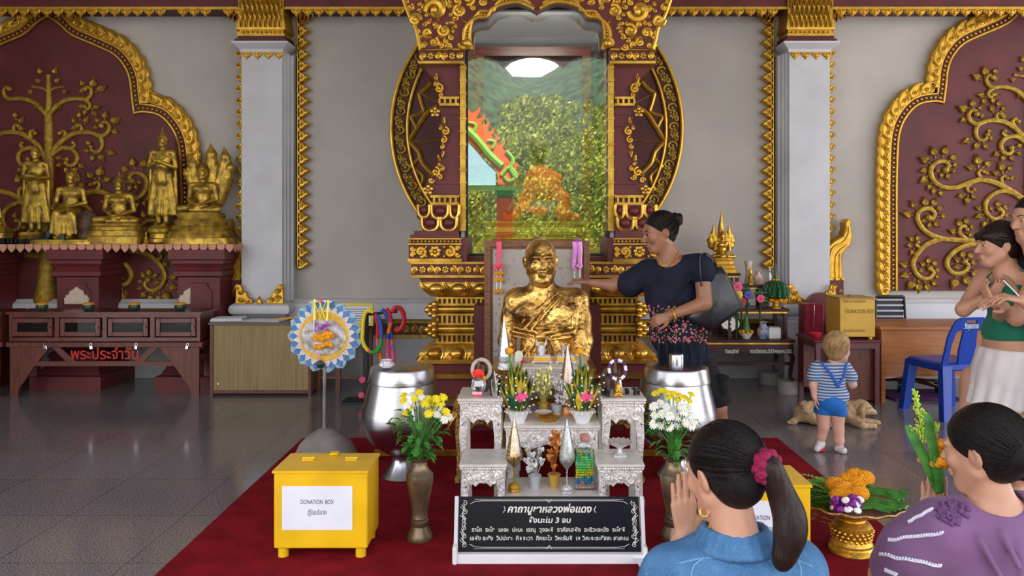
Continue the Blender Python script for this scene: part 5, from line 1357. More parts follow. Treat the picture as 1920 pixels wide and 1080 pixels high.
loop([(716,580,0),(724,590,0),(730,610,0),(733,630,0),(736,650,0),(738,680,0),(740,700,0)], [('blue',.35),('blue',.55),('orange',.62),('fl_purple',.7),('fl_pink',1)], .017, 'blue to pink yarn garland hanging straight, second from the right')
loop([(725,578,-.02),(733,600,-.02),(727,630,-.02),(727,660,-.02),(728,700,-.02)], [('crimson',.3),('orange',.45),('blue',.55),('fl_pink',1)], .016, 'red and pink yarn garland hanging behind the blue one')
loop([(704,588,-.02),(709,610,-.02),(708,640,-.02),(714,670,-.02),(716,695,-.02)], [('crimson',.45),('fl_pink',.6),('orange',1)], .018, 'red and orange yarn garland hanging beside the post')
for i, (px, py) in enumerate([(680,712),(678,741)]):
    x = WX(px,Yr-.1); z = WZ(py,Yr-.1); t = thing('pink_blossom', (x,Yr-.1,z), ['pink blossom hanging low on the garland rack post','pink blossom lying at the foot of the garland rack'][i], 'flower')
    mb = MB()
    for j in range(7): a = 2*PI*j/6; r = .017 if j < 6 else 0; mb.ell((x+r*math.cos(a),Yr-.1,z+r*math.sin(a)), .014, 7, 5)
    mb.build('petals', 'fl_pink', t)
# ================================================================ right hand altar table
def low_table(name, x0, x1, y0, y1, z0, z1, lab, m='rosewood', gold=True, leg=.035, apron=.06, cab=True):
    t = thing(name, ((x0+x1)/2, (y0+y1)/2, z0), lab, 'table')
    MB().box(x0-.015, x1+.015, y0-.015, y1+.015, z1-.022, z1, .006).build('tabletop', m, t)
    mb = MB(); mb.box(x0, x1, y0, y0+.02, z1-.022-apron, z1-.022); mb.box(x0, x0+.02, y0+.021, y1, z1-.022-apron, z1-.022); mb.box(x1-.02, x1, y0+.021, y1, z1-.022-apron, z1-.022); mb.build('apron', m, t)
    if gold: MB().box(x0+.005, x1-.005, y0-.006, y0+.002, z1-.042, z1-.027).build('gold_beading', 'gold_smooth', t)
    for x, q in ((x0+.002, 1), (x1-.002, -1)):
        for y in (y0+.002, y1-leg-.002):
            mb = MB()
            if cab:
                zl = z1-.03-apron; h = zl-z0
                secs = []
                for f, o_, w_ in [(1,0,leg*1.5),(.8,-.02,leg*1.1),(.45,.0,leg*.9),(.15,.012,leg*.8),(.05,-.005,leg*1.1),(0,-.01,leg*1.1)]:
                    a = x+q*o_; z = z0+h*f; secs.append([(a,y,z),(a+q*w_,y,z),(a+q*w_,y+leg,z),(a,y+leg,z)] if q > 0 else [(a-w_,y,z),(a,y,z),(a,y+leg,z),(a-w_,y+leg,z)])
                mb.loft(secs[::-1])
            else: mb.box(x, x+q*leg, y, y+leg, z0, z1-.022)
            mb.build('leg', m, t)
    return t
YR = 7.35; z1 = WZ(637,YR); xa, xb = WX(1262,YR), WX(1488,YR)
zst = .115
tb = low_table('altar_table', xa, xb, YR, YR+.5, zst, z1, 'long dark rosewood altar table with white lettering, behind the woman in black', apron=.09)
MB().box(xa+.02, xb-.02, YR+.06, YR+.09, zst+.13, zst+.16).build('stretcher', 'rosewood', tb)
text('ภาวนาวิสุทธาราม วันที่ 8 พฤษภาคม 2552', .05, 'lettering', 'text_white', tb, (WX(1445,YR), YR-.004, WZ(659,YR)), width=WX(1484,YR)-WX(1407,YR), bold=.001)
text('ศิษยานุศิษย์', .05, 'lettering', 'text_white', tb, (WX(1372,YR), YR-.004, WZ(659,YR)), width=WX(1385,YR)-WX(1360,YR), bold=.001)
for px, y in ((1478,YR+.02),(1442,YR+.46),(1275,YR+.02)):
    x = WX(px,y); t = thing('stone_foot', (x, y, 0), {1478:'grey stone disc under the near right leg of the rosewood table',1442:'grey stone disc under the far right leg of the rosewood table',1275:'grey stone disc under the left leg of the rosewood table'}[px], 'stone')
    MB().lathe([(.10,0),(.105,.01),(.105,.055),(.10,.06),(.10,.062),(.103,.07),(.103,.108),(.095,zst)], 24, (x,y,0)).build('stacked_discs', 'plinth_grey', t)
z2 = WZ(579,7.45); t2 = low_table('altar_table', WX(1365,7.45), WX(1477,7.45), 7.45, 7.8, z1, z2, 'second tier rosewood stand with gold beading, holding the green leaf cone', leg=.03, apron=.02, cab=False)
z3 = WZ(534,7.6); t3 = low_table('altar_table', WX(1388,7.6), WX(1434,7.6), 7.6, 7.8, z2, z3, 'small top rosewood stand holding the white vases', leg=.03, apron=.02, cab=False)
z4 = WZ(512,7.55); t4 = low_table('altar_table', WX(1328,7.55), WX(1386,7.55), 7.55, 7.8, z1, z4, 'tall dark stand carrying the small serpent hood statue', leg=.03, apron=.02, cab=False)
# small serpent hood statue
y = 7.68; x = WX(1354,y); t = thing('serpent_hood_statue', (x,y,z4), 'small bright golden serpent hood statue above the black leather bag', 'statue')
mb = MB(); oval_base(mb, (x,y,z4), [(.135,0),(.14,.03),(.12,.04),(.125,.07),(.105,.08),(.11,.11),(.095,.12),(.10,.14)], 1, .6); mb.build('tiered_base', 'gold', t)
seated((x,y-.01,z4+.135), .30, 0, parent=t, matn='gold_smooth', res=.0045, flame_h=.14)
S = SDF(.012)
for a, h_ in [(-62,.14),(-42,.20),(-22,.26),(0,.37),(22,.26),(42,.20),(62,.14)]:
    a = math.radians(a); S.chain([(x,y+.05,z4+.20),(x+h_*math.sin(a)*.8,y+.05,z4+.22+h_*.55*math.cos(a)),(x+h_*math.sin(a)*.75,y+.03,z4+.22+h_*math.cos(a))], [.035,.028,.003], .012)
    S.rc((x+.105*math.sin(a),y+.04,z4+.24+.07*math.cos(a)),(x+.125*math.sin(a),y+.03,z4+.33+.07*math.cos(a)),.018,.003)
S.build('serpent_hood', 'gold', t, .005)
def lathe_thing(name, px, y, z, prof, m, lab, cat, sc=1, n=20, part=None):
    x = WX(px,y); t = thing(name, (x,y,z), lab, cat); MB().lathe([(r*sc,h*sc) for r,h in prof], n, (x,y,z)).build(part or name+'_body', m, t); return t, x
V_TALL = [(.035,0),(.038,.02),(.03,.06),(.026,.10),(.03,.17),(.04,.22),(.042,.228),(.036,.228),(.02,.15)]
V_POT = [(.028,0),(.034,.01),(.048,.05),(.048,.075),(.026,.105),(.024,.12),(.036,.135),(.03,.135),(.02,.11)]
M['china'] = mat('white_china', (.62,.58,.53), .2, col2=(.55,.30,.18), nscale=18)
M['china_blue'] = mat('blue_white_china', (.62,.62,.60), .2, col2=(.10,.16,.36), nscale=22)
lathe_thing('tall_vase', 1403, 7.72, z3, V_TALL, 'china', 'tall flared white vase at the back of the right altar', 'vase', .98)
lathe_thing('patterned_vase', 1421, 7.66, z3, V_POT, 'china', 'small vase with orange pattern, right of the golden guardian figure', 'vase', .95)
t, x = lathe_thing('guardian_figure', 1407, 7.64, z3, [(.03,0),(.03,.015),(.018,.03),(.022,.06),(.026,.085),(.014,.10),(.017,.12),(.012,.138),(.004,.16)], 'gold', 'little golden guardian figure before the tall white vase', 'figurine', 1)
t, x = lathe_thing('silver_spire', 1443, 7.7, z2, [(.045,0),(.045,.03),(.03,.05),(.03,.09),(.05,.11),(.052,.15),(.02,.19),(.012,.24),(.02,.28),(.006,.33),(.018,.345),(.001,.37)], 'silver', 'slim silver spire with red ribbon beside the wall switches', 'spire', 1.0)
mb = MB()
for i in range(8): a = PI*i/4; mb.ell((x+.03*math.cos(a),7.7+.03*math.sin(a),z2+.22), (.02,.014,.018), 6, 4)
mb.build('red_ribbon', 'crimson', t)
# leaf cone offering on gold dish
y = 7.52; x = WX(1454,y); t = thing('leaf_cone_offering', (x,y,z2), 'dark green folded leaf dome on a golden pedestal dish, right altar', 'offering')
MB().lathe([(.05,0),(.05,.012),(.03,.02),(.028,.05),(.06,.07),(.09,.085),(.095,.09),(.09,.092)], 24, (x,y,z2)).build('gold_dish', 'gold', t)
mb = MB()
for i in range(14): a = 2*PI*i/14; mb.ell((x+.09*math.cos(a),y+.09*math.sin(a),z2+.065+.015*(i%2)), (.025,.02,.018), 7, 5)
for i in range(8): a = 2*PI*i/8; mb.ell((x+.03*math.cos(a),y+.03*math.sin(a),z2+.265), (.015,.013,.012), 6, 4)
mb.build('marigold_trim', 'fl_orange', t)
mb = MB()
for i in range(16):
    a = 2*PI*i/16; c, s_ = math.cos(a), math.sin(a)
    mb.tube([(x+.05*c,y+.05*s_,z2+.08),(x+.11*c,y+.11*s_,z2+.13),(x+.115*c,y+.115*s_,z2+.17),(x+.07*c,y+.07*s_,z2+.235),(x+.01*c,y+.01*s_,z2+.265)], [.02,.026,.024,.018,.008], 6)
mb.tube([(x,y,z2+.2),(x,y,z2+.42)], [.03,.004], 8); mb.build('folded_leaves', 'leaf_dark', t)
mb = MB()
for i in range(12):
    a = 2*PI*i/12
    for j in range(4): mb.ell((x+(.135-.01*j)*math.cos(a),y+(.135-.01*j)*math.sin(a),z2+.12+.03*j), .005, 5, 4)
mb.build('white_buds', 'fl_white', t)
# artificial flowers
rg = random.Random(5)
def bloom(mb, c, r, n=9, flat=.5):
    for i in range(n):
        a = 2*PI*i/n; mb.ell((c[0]+r*.6*math.cos(a), c[1]-.004, c[2]+r*.6*math.sin(a)), (r*.42,r*.3,r*.42), 6, 4)
    mb.ell((c[0],c[1]-r*.2,c[2]), r*.3, 6, 4)
for px, py, m, r, nm in [(1382,538,'fl_pink',.05,'pink'),(1384,553,'fl_yellow',.045,'yellow'),(1391,566,'crimson',.045,'red'),(1402,553,'blue',.04,'blue'),(1426,560,'fl_pink',.04,'pale pink')]:
    y = 7.42; c = (WX(px,y), y, WZ(py,y)); t = thing('artificial_flower', c, f'{nm} artificial flower in the cluster beside the black bag' if px != 1426 else 'pink artificial flower at the right end of the flower cluster', 'flower')
    mb = MB(); bloom(mb, c, r); mb.build('petals', m if nm != 'blue' else mat('violet_blue_petals',(.12,.08,.5),.5), t)
    mb = MB()
    for i in range(4): a = rg.uniform(0,6.28); mb.ell((c[0]+.05*math.cos(a),c[1]+.03,c[2]+.05*math.sin(a)), (.04,.01,.025), 6, 4)
    mb.tube([c, (c[0]+.0,c[1]+.04,z1)], .006, 5); mb.build('leaves', 'leaf_dark', t)
# lower shelf things
t, x = lathe_thing('white_bowl', 1399, 7.43, z1, [(.03,0),(.035,.006),(.06,.05),(.062,.055),(.055,.055)], 'white', 'small white bowl with green leaf cone on the rosewood table', 'bowl')
MB().tube([(x,7.43,z1+.04),(x,7.43,z1+.24)], [.045,.003], 10).build('green_cone', 'leaf', t)
mb = MB()
for i in range(8): a = 2*PI*i/8; mb.ell((x+.055*math.cos(a),7.43+.055*math.sin(a),z1+.06+.01*(i%2)), .018, 6, 4)
mb.build('flower_trim', ('fl_orange'), t)
lathe_thing('blue_vase', 1431, 7.43, z1, V_POT, 'china_blue', 'round blue and white porcelain vase on the rosewood table', 'vase', 1.15)
x = WX(1452,7.42); t = thing('tissue_box', (x,7.45,z1), 'square white tissue box on the rosewood table', 'box'); MB().box(x-.055,x+.055,7.40,7.50,z1,z1+.10,.006).build('box_body', 'white', t); MB().box(x-.05,x+.05,7.405,7.495,z1+.10,z1+.108).build('box_lid', 'grey_plastic', t)
t, x = lathe_thing('flower_vase', 1368, 7.5, z1, [(.04,0),(.045,.02),(.03,.05),(.035,.09),(.04,.1)], 'rosewood', 'dark vase with white blooms under the black bag', 'vase')
mb = MB()
for dx, dz in [(0,.15),(-.04,.13),(.04,.13),(.0,.11)]: bloom(mb, (x+dx,7.47,z1+dz), .05)
mb.build('white_blooms', 'fl_white', t)

# ---------------------------------------------------------------- maroon table with wooden donation box
x0, x1, y0, y1 = 2.47, 3.02, 6.84, 7.3; zt = WZ(638,6.84)
M['maroon_metal'] = mat('maroon_metal', (.12,.02,.03), .35, noise=.2)
t = low_table('metal_table', x0, x1, y0, y1, 0, zt, 'maroon metal table under the wooden donation box', 'maroon_metal', False, .04, .05, False)
MB().box(x0, x1, y0+.3, y0+.33, .1, .5).build('back_panel', 'wood_red', t)
MB().box(2.75, 2.995, 6.9, 7.28, .03, zt-.08).build('side_cabinet', 'wood_red', t)
x0, x1, y0, y1 = WX(1575,6.9), WX(1641,6.9), 6.9, 7.22; zb_, zt_ = zt+.02, WZ(559,6.9)
t = thing('donation_box', ((x0+x1)/2,7.05,zt), 'tan-yellow wooden donation box with pencil lettering, on the maroon metal table', 'donation box')
MB().box(x0,x1,y0,y1,zb_,zt_,.004).build('box_body', mat('ochre_wood',(.62,.36,.05),.45,noise=.12,nscale=5), t)
MB().box(x0-.008,x1+.008,y0-.008,y1+.008,zt_-.01,zt_+.004).build('lid', mat('ochre_lid',(.40,.22,.05),.5), t)
MB().box((x0+x1)/2-.03,(x0+x1)/2+.03,y0+.1,y0+.13,zt_+.004,zt_+.016).build('slot_hasp', 'brass', t)
for x in (x0+.03,x1-.03):
    for y in (y0+.03,y1-.03): MB().lathe([(.017,0),(.017,.022)],10,(x,y,zt)).build('foot','ochre_wood' if 0 else 'yellow',t)
M['pencil'] = mat('pencil_grey',(.22,.16,.03),.7)
text('DONATION BOX', .05, 'lettering', 'pencil', t, ((x0+x1)/2+.02,y0-.002,WZ(584,6.9)), width=.25, ext=.0005)
text('Help us Donation', .03, 'lettering', 'pencil', t, ((x0+x1)/2-.03,y0-.002,WZ(565,6.9)), width=.2, ext=.0005)
text('ช่วยกันบริจาค', .035, 'lettering', 'pencil', t, ((x0+x1)/2-.03,y0-.002,WZ(620,6.9)), width=.18, ext=.0005)
# red case and drum behind
y = 7.45; t = thing('red_case', (WX(1525,y),y,0), 'crimson hard case behind the maroon table, left of the donation box', 'case'); MB().box(WX(1509,y),WX(1545,y),y,y+.18,0,WZ(570,y),.01).build('case_body', mat('crimson_vinyl',(.25,.012,.035),.4), t)
mb = MB(); mb.tube([(WX(1514,y),y-.01,WZ(570,y)),(WX(1514,y),y-.02,WZ(560,y))], .006, 6); mb.box(WX(1511,y),WX(1540,y),y-.006,y,WZ(580,y)-.004,WZ(580,y)); mb.tube([(WX(1526,y),y-.008,WZ(572,y)),(WX(1526,y),y-.008,WZ(612,y))], .004, 5); mb.build('latch_rods', 'chrome', t)
y = 7.56; xx = WX(1541,y)
t = thing('red_drum', (xx+.02,y+.1,WZ(583,y)-.16), 'round crimson drum standing behind the red case', 'drum'); mb = MB(); mb.tube([(xx+.03,y+.1,WZ(578,y)),(xx+.03,y+.17,WZ(578,y))], .14, 24); mb.build('drum_shell', 'crimson_vinyl' if 0 else M['maroon_metal'], t)
MB().box(xx-.1,xx+.16,y+.08,y+.19,0,WZ(578,y)-.135).build('stand','maroon_metal',t)
t, x = lathe_thing('red_bowl', 1530, 7.0, zt, [(.03,0),(.045,.02),(.05,.045),(.045,.045)], 'crimson', 'small red bowl on the maroon table behind the toddler', 'bowl')

# ---------------------------------------------------------------- office desk, chair, rug
Yd = 6.94; x0 = 3.075; zt = WZ(612,Yd)
t = thing('office_desk', (3.7,7.3,0), 'orange-brown laminate office desk behind the blue chair', 'desk')
MB().box(x0-.02,4.5,Yd-.02,7.55,zt-.03,zt,.004).build('desktop','desk_wood',t)
MB().box(x0+.035,4.45,Yd+.02,Yd+.04,WZ(707,Yd),zt-.03).build('modesty_panel','desk_wood',t)
for x in (x0,4.42): MB().box(x,x+.035,Yd,7.5,0,zt-.03).build('side_panel','desk_wood',t)
y = 7.75; xc_ = WX(1672,y)
t = thing('office_chair', (xc_+.1,y,0), 'black mesh office chair behind the orange-brown desk', 'chair')
a, b = WX(1642,y), WX(1697,y); z0, z1_ = WZ(640,y), WZ(557,y)
mb = MB()
for i in range(9): f = i/8; mb.box(a+.02,b-.01,y+.01,y+.02,z0+(z1_-z0)*(f)-.018,z0+(z1_-z0)*f+.018)
mb.build('mesh_back', mat('charcoal_mesh',(.03,.035,.045),.6), t)
mb = MB(); mb.tube([(a,y,z1_),(b-.01,y,z1_),(b+.015,y,z0)], .012, 8); mb.tube([(a,y,z1_),(a-.01,y,z0)], .012, 8); mb.build('back_frame','black',t)
MB().box(a,b+.1,y-.4,y,.38,.44,.02).build('seat','black',t)
mb = MB(); mb.tube([((a+b)/2,y-.2,.1),((a+b)/2,y-.2,.38)], .03, 10)
cx_, cy_ = (a+b)/2+.08, y-.25
for i in range(5): an = 2*PI*i/5+.2; mb.tube([(cx_,cy_,.10),(cx_+.28*math.cos(an),cy_+.28*math.sin(an),.075)], [.022,.015], 8)
mb.build('star_base','chrome',t)
for i in range(5):
    an = 2*PI*i/5+.2; mb = MB(); xx, yy = cx_+.28*math.cos(an), cy_+.28*math.sin(an); mb.tube([(xx-.02,yy,.034),(xx+.02,yy,.034)], .033, 12); mb.build('castor','black',t)
mb = MB(); mb.at(WX(1715,7.25),7.25,0,rz=.05); mb.box(-.30,.30,-.22,.2,0,.018,.008); o = mb.build('purple_rug','mauve_rug'); tag(o,'shaggy purple rug on the floor under the office desk','rug')

# ---------------------------------------------------------------- blue plastic chair (local: sitter looks to +Y)
t = thing('plastic_chair', (0,0,0), 'blue plastic chair with white lettering on its back, before the desk', 'chair')
w_ = .225
mb = MB()
sec = lambda y, z, h, e=.0: [(-h,y,z),(h,y,z),(h,y+.001,z+.02),(-h,y+.001,z+.02)]
mb.box(-.21,.21,-.19,.21,.42,.445,.012); mb.box(-.215,.215,-.2,-.17,.38,.44,.01); mb.box(-.215,-.19,-.19,.21,.375,.44,.01); mb.box(.19,.215,-.19,.21,.375,.44,.01); mb.box(-.21,.21,.19,.225,.38,.435,.012)
mb.build('seat','blue_plastic',t)
# back: splat, side rails and top rail with handle slot
mb = MB(); bk = lambda z: -.19-(z-.44)*.22
def slab(pts, th=.018):
    mb.loft([[(x,bk(z)-th/2,z) for x,z in pts],[(x,bk(z)+th/2,z) for x,z in pts]])
slab([(-.21,.42),(-.165,.42),(-.15,.60),(-.125,.70),(-.165,.745),(-.195,.66)]); slab([(.21,.42),(.195,.66),(.165,.745),(.125,.70),(.15,.60),(.165,.42)])
slab([(-.165,.745),(-.125,.70),(-.05,.715),(.05,.715),(.125,.70),(.165,.745),(.14,.79),(.05,.79),(.05,.765),(-.05,.765),(-.05,.79),(-.14,.79)]); slab([(-.05,.79),(.05,.79),(.14,.79),(.10,.812),(-.10,.812),(-.14,.79)])
slab([(-.065,.42),(.065,.42),(.075,.55),(.06,.72),(-.06,.72),(-.075,.55)])
mb.build('backrest','blue_plastic',t)
for sx_ in (-1,1):
    for (ya, yb_) in ((-.185,-.245),(.20,.235)):
        mb = MB(); a, b = .205, .235
        mb.loft([[(sx_*(b-.045),yb_-.03,0),(sx_*(b+.02),yb_-.03,0),(sx_*(b+.02),yb_+.03,0),(sx_*(b-.045),yb_+.03,0)],[(sx_*(a-.075),ya-.025,.42),(sx_*(a+.01),ya-.025,.42),(sx_*(a+.01),ya+.03,.42),(sx_*(a-.075),ya+.035,.42)]])
        mb.build('leg','blue_plastic',t)
text('วัดคุณาราม', .06, 'lettering', 'text_white', t, (0,bk(.74)-.0105,.742), rot=(PI/2-.21*-1*0+math.atan(.22)*1,0,0), width=.13, bold=.001)
t.location = (WX(1776,6.55),6.55,0); t.rotation_euler = (0,0,math.radians(12))
t.scale = (1,1,1.0)
# ================================================================ foreground altar set
CS = .005
def carved_table(name, xc, w_, yf, d, z1, z0, lab, m='silver_carve', apron=.075, group=None, legw=.045):
    """white lacquered top, thick carved apron with a lobed lower edge and carved legs"""
    x0, x1 = xc-w_/2, xc+w_/2; t = thing(name, (xc,yf+d/2,z0), lab, 'altar table', group)
    mb = MB(); mb.box(x0-.012,x1+.012,yf-.012,yf+d+.012,z1-.016,z1,.004); mb.build('tabletop','cream' if m=='silver_carve' else 'gold_smooth',t)
    mb = MB()
    n_ = int((w_+.02)/.012)
    for i in range(n_): 
        x = x0-.008+(w_+.016)*(i+.5)/n_; mb.ell((x,yf-.008,z1-.022), (.0068,.006,.0062), 5, 4)
    mb.box(x0-.004,x1+.004,yf-.004,yf+d+.004,z1-.030,z1-.016); mb.build('rope_moulding',m,t)
    def lobes(nseg, h):
        return [(x0+legw*.8+(w_-1.6*legw)*i/nseg, z1-.03-h*(.72+.28*abs(math.sin(PI*1.5*(i/nseg)+PI*.25*0+PI*0))**1.0 if 0 else 1-.28*abs(math.cos(PI*2*(i/nseg)))**1.0)) for i in range(nseg+1)]
    mb = MB(); lb = lobes(16, apron)
    mb.prism([(x0,z1-.03),(x1,z1-.03)]+[(x,z) for x,z in lb[::-1]], yf, yf+.016, .003)
    mb.box(x0,x0+.014,yf+.017,yf+d,z1-.03-apron*.8,z1-.031); mb.box(x1-.014,x1,yf+.017,yf+d,z1-.03-apron*.8,z1-.031)
    zc_ = z1-.03-apron*.47; rosette(mb,xc,zc_,yf-.001,apron*.36,8); mb.ell((xc,yf-.004,zc_),apron*.15,8,6)
    for q in (-1,1):
        k_ = max(2,int((w_/2-.02)/(apron*.55)))
        for j in range(k_):
            xx = xc+q*(apron*.62+j*(w_/2-apron*.75)/k_); scroll(mb,spiral2(xx,zc_+(.15 if j%2 else -.10)*apron,apron*.27,1.3,PI/2*q,-q if j%2 else q,12),yf-.001,apron*.085,n=5)
            flame(mb,xx,zc_-(.3 if j%2 else -.3)*apron,yf-.0,apron*.35,apron*.14,(-PI/2 if j%2 else PI/2)+q*.5,.007,.2)
    n_ = int(w_/.014)
    for i in range(n_): mb.ell((x0+w_*(i+.5)/n_,yf-.001,z1-.038), (.0072,.006,.008), 5, 4)
    mb.build('carved_apron',m,t)
    for q, x in ((1,x0+.0015),(-1,x1-.0015)):
        for y in (yf+.003,yf+d-.033):
            mb = MB(); ztop = z1-.03-apron*.5; h = ztop-z0; pf = [(0,-.006,1.05),(.06,-.008,1.1),(.12,.004,.75),(.45,.006,.7),(.75,-.004,.9),(1,0,1.1)]
            mb.loft([[(x+q*o_ if q>0 else x+q*o_-legw*s_, y, z0+h*f),(x+q*o_+legw*s_ if q>0 else x+q*o_, y, z0+h*f),(x+q*o_+legw*s_ if q>0 else x+q*o_, y+.03, z0+h*f),(x+q*o_ if q>0 else x+q*o_-legw*s_, y+.03, z0+h*f)] for f,o_,s_ in pf])
            if y < yf+.01:
                k_ = max(2,int(h/.034))
                for j in range(k_): scroll(mb,spiral2(x+q*legw*.45,z0+h*(j+.55)/k_,.0125,1.15,PI/2*j,1 if j%2 else -1,10),yf-.001,.0045,n=5)
            mb.build('leg',m if y<yf+.01 else 'cream',t)
    return t
kx = .125
# central steps
carved_table('altar_step', WX(1037,3.98), .455, 3.98, .30, .175, .006, 'lowest silver-carved altar step carrying small foil trees and candy jar', apron=.06)
carved_table('altar_table', WX(1035,4.26), .49, 4.26, .32, .46, .006, 'middle silver-carved altar table carrying the two leaf offerings', apron=.10)
carved_table('altar_table', WX(1031,4.6), .43, 4.6, .40, WZ(688,4.6), .006, 'top silver-carved altar table directly in front of the golden bust', apron=.12)
for q, xl, xh in ((-1, WX(906,4.0), WX(901,4.33)), (1, WX(1163,4.0), WX(1168,4.33))):
    nm = 'left' if q < 0 else 'right'
    carved_table('altar_stool', xl, .215, 3.98, .27, .335, .006, f'low silver-carved stool at the {nm} front of the altar', apron=.085, legw=.04)
    carved_table('altar_stool', xh, .225, 4.32, .30, WZ(747,4.32), .006, f'tall silver-carved stool at the {nm} of the altar', apron=.11, legw=.045)
    carved_table('altar_stool', xh+q*.02, .30, 4.72, .26, .475, .006, f'gilded carved stool behind the tall {nm} silver stool', 'gold_carve', apron=.12)
carved_table('bust_table', WX(1020,5.22), .66, 5.22, .48, WZ(687,5.3), .006, 'gilded carved table under the golden bust', 'gold_carve', apron=.15)

# ---------------------------------------------------------------- engraved black sign
Ys = 3.60; z0 = .03; tl = math.radians(16); xs0, xs1 = WX(862,Ys), WX(1198,Ys)
t = thing('prayer_sign', ((xs0+xs1)/2,Ys,.006), 'black engraved prayer sign with silver Thai lettering in a white stand', 'sign')
hS = .237; xm = (xs0+xs1)/2; W2_ = (xs1-xs0)/2+.008
mb = MB(); mb.at(xm,Ys,z0+.02,rx=-tl); mb.box(-W2_,W2_,0,.018,0,hS,.002); mb.build('black_plate','black_gloss',t)
mb = MB(); mb.box(xs0-.03,xs1+.03,Ys-.03,Ys+.03,.006,.05,.004); mb.build('white_foot_rail','white',t)
for x in (xs0-.03,xs1+.012):
    MB().box(x,x+.022,Ys-.04,Ys+.10,.006,.085,.005).build('end_block','white',t)
    mb = MB(); mb.at(x+.011,Ys,z0+.02,rx=-tl); mb.box(-.009,.009,.0,.02,0,hS+.002,.002); mb.build('side_rail','white_paint',t)
def on(u, v): # plate coordinates -> world
    m_ = Matrix.Translation((xm,Ys,z0+.02)) @ Euler((-tl,0,0)).to_matrix().to_4x4(); return m_ @ Vector((u,-.0015,v))
def stext(s, u, v, wd, sz, sh=0, b=0): text(s, sz, 'engraved_text', 'engrave', t, tuple(on(u,v)), rot=(PI/2-tl,0,0), ext=.0006, shear=sh, width=wd, bold=b)
pv = lambda py: (1058-13-py)/112*hS
stext('คาถาบูชาหลวงพ่อแดง', .0, .182, .385, .043, .25, .0012); stext('ตั้งนะโม 3 จบ', .0, .134, .195, .032, .15, .0008)
stext('ราโค  ระโช  นะจะ  ปะนะ  เรณุ  วุจจะติ  ราคัสเสตัง  อะธิวะจะนัง  ระโชติ', -.003, .094, .695, .025, 0, .0004); stext('เอตัง ระชัง  วิปปะชะ  หิตตะวา  ภิกขะโว  วิหะรันติ  เต วิคะตะระชัสสะ สาสะเน', .0, .058, .715, .025, 0, .0004)
mb = MB()
def ln(pts, r): mb.tube([on(*p) for p in pts], r, 4)
for v, s_ in ((.219,1),(.020,-1)):
    ln([(-.36,v-s_*.014),(-.34,v-s_*.003),(-.30,v),(.30,v),(.34,v-s_*.003),(.36,v-s_*.014)],.0016); ln([(-.34,v+s_*.006),(.34,v+s_*.006)],.0012); ln([(-.012,v+s_*.006),(0,v-s_*.008),(.012,v+s_*.006)],.0022)
for s_ in (-1,1):
    for v in (.208,.172,.135,.118,.10,.066,.03): 
        sp = spiral2(s_*.385,v,.013,1.2,v*40,s_,9); ln(sp,.0018)
    ln([(s_*.385,.2),(s_*.395,.16),(s_*.38,.12),(s_*.395,.08),(s_*.385,.035)],.0018)
    for v in (.19,.153,.083,.048): ln([(s_*.378,v-.012),(s_*.398,v+.012)],.002); ln([(s_*.382,v-.016),(s_*.405,v+.004)],.0016)
ln([(-.205,.195),(-.2,.18),(-.21,.168)],.002); ln([(.215,.195),(.205,.18),(.212,.168)],.002)
mb.build('engraved_border','engrave',t)

# ---------------------------------------------------------------- yellow donation boxes
def dbox(loc, lab, po=0):
    x, y = loc; w_, d, h = .425, .28, .405; t = thing('donation_box', (x,y,.006), lab, 'donation box')
    x0, x1 = x-w_/2, x+w_/2; zb_ = .05
    MB().box(x0,x1,y,y+d,zb_,h-.012,.004).build('box_body','yellow',t)
    MB().box(x0-.006,x1+.006,y-.006,y+d*.62,h-.012,h).build('front_lid','yellow',t); MB().box(x0-.006,x1+.006,y+d*.63,y+d+.006,h-.012,h-.001).build('rear_lid','yellow',t)
    for xx in (x0+.035,x1-.035):
        for yy in (y+.03,y+d-.03): MB().lathe([(.024,.0),(.024,.05)],14,(xx,yy,.006)).build('foot','yellow',t)
    for xx in (x0+.11,x1-.11):
        mb = MB(); mb.box(xx-.028,xx+.028,y+d*.56,y+d*.60,h,h+.005); mb.box(xx-.028,xx+.028,y+d*.65,y+d*.70,h,h+.005); mb.tube([(xx-.03,y+d*.63,h+.006),(xx+.03,y+d*.63,h+.006)],.006,8); mb.build('hinge','yellow',t)
    MB().box(x-.02,x+.02,y+d-.04,y+d,h,h+.012,.003).build('hasp','yellow',t)
    nt_ = MB().box(x-.175+po,x+.145+po,y-.003,y-.0005,.135,.335).build('notice','paper',t)
    text('DONATION  BOX', .028, 'printed_text', 'ink', nt_, (x-.015+po,y-.0035,.262), width=.15, ext=.0002); text('ตู้รับบริจาค', .032, 'printed_text', 'ink', nt_, (x-.015+po,y-.0035,.215), width=.085, ext=.0002)
dbox((WX(601,3.64),3.64), 'yellow donation box with white notice standing left of the altar')
dbox((1.0075,3.44), 'yellow donation box partly hidden behind the ponytailed woman', .026)

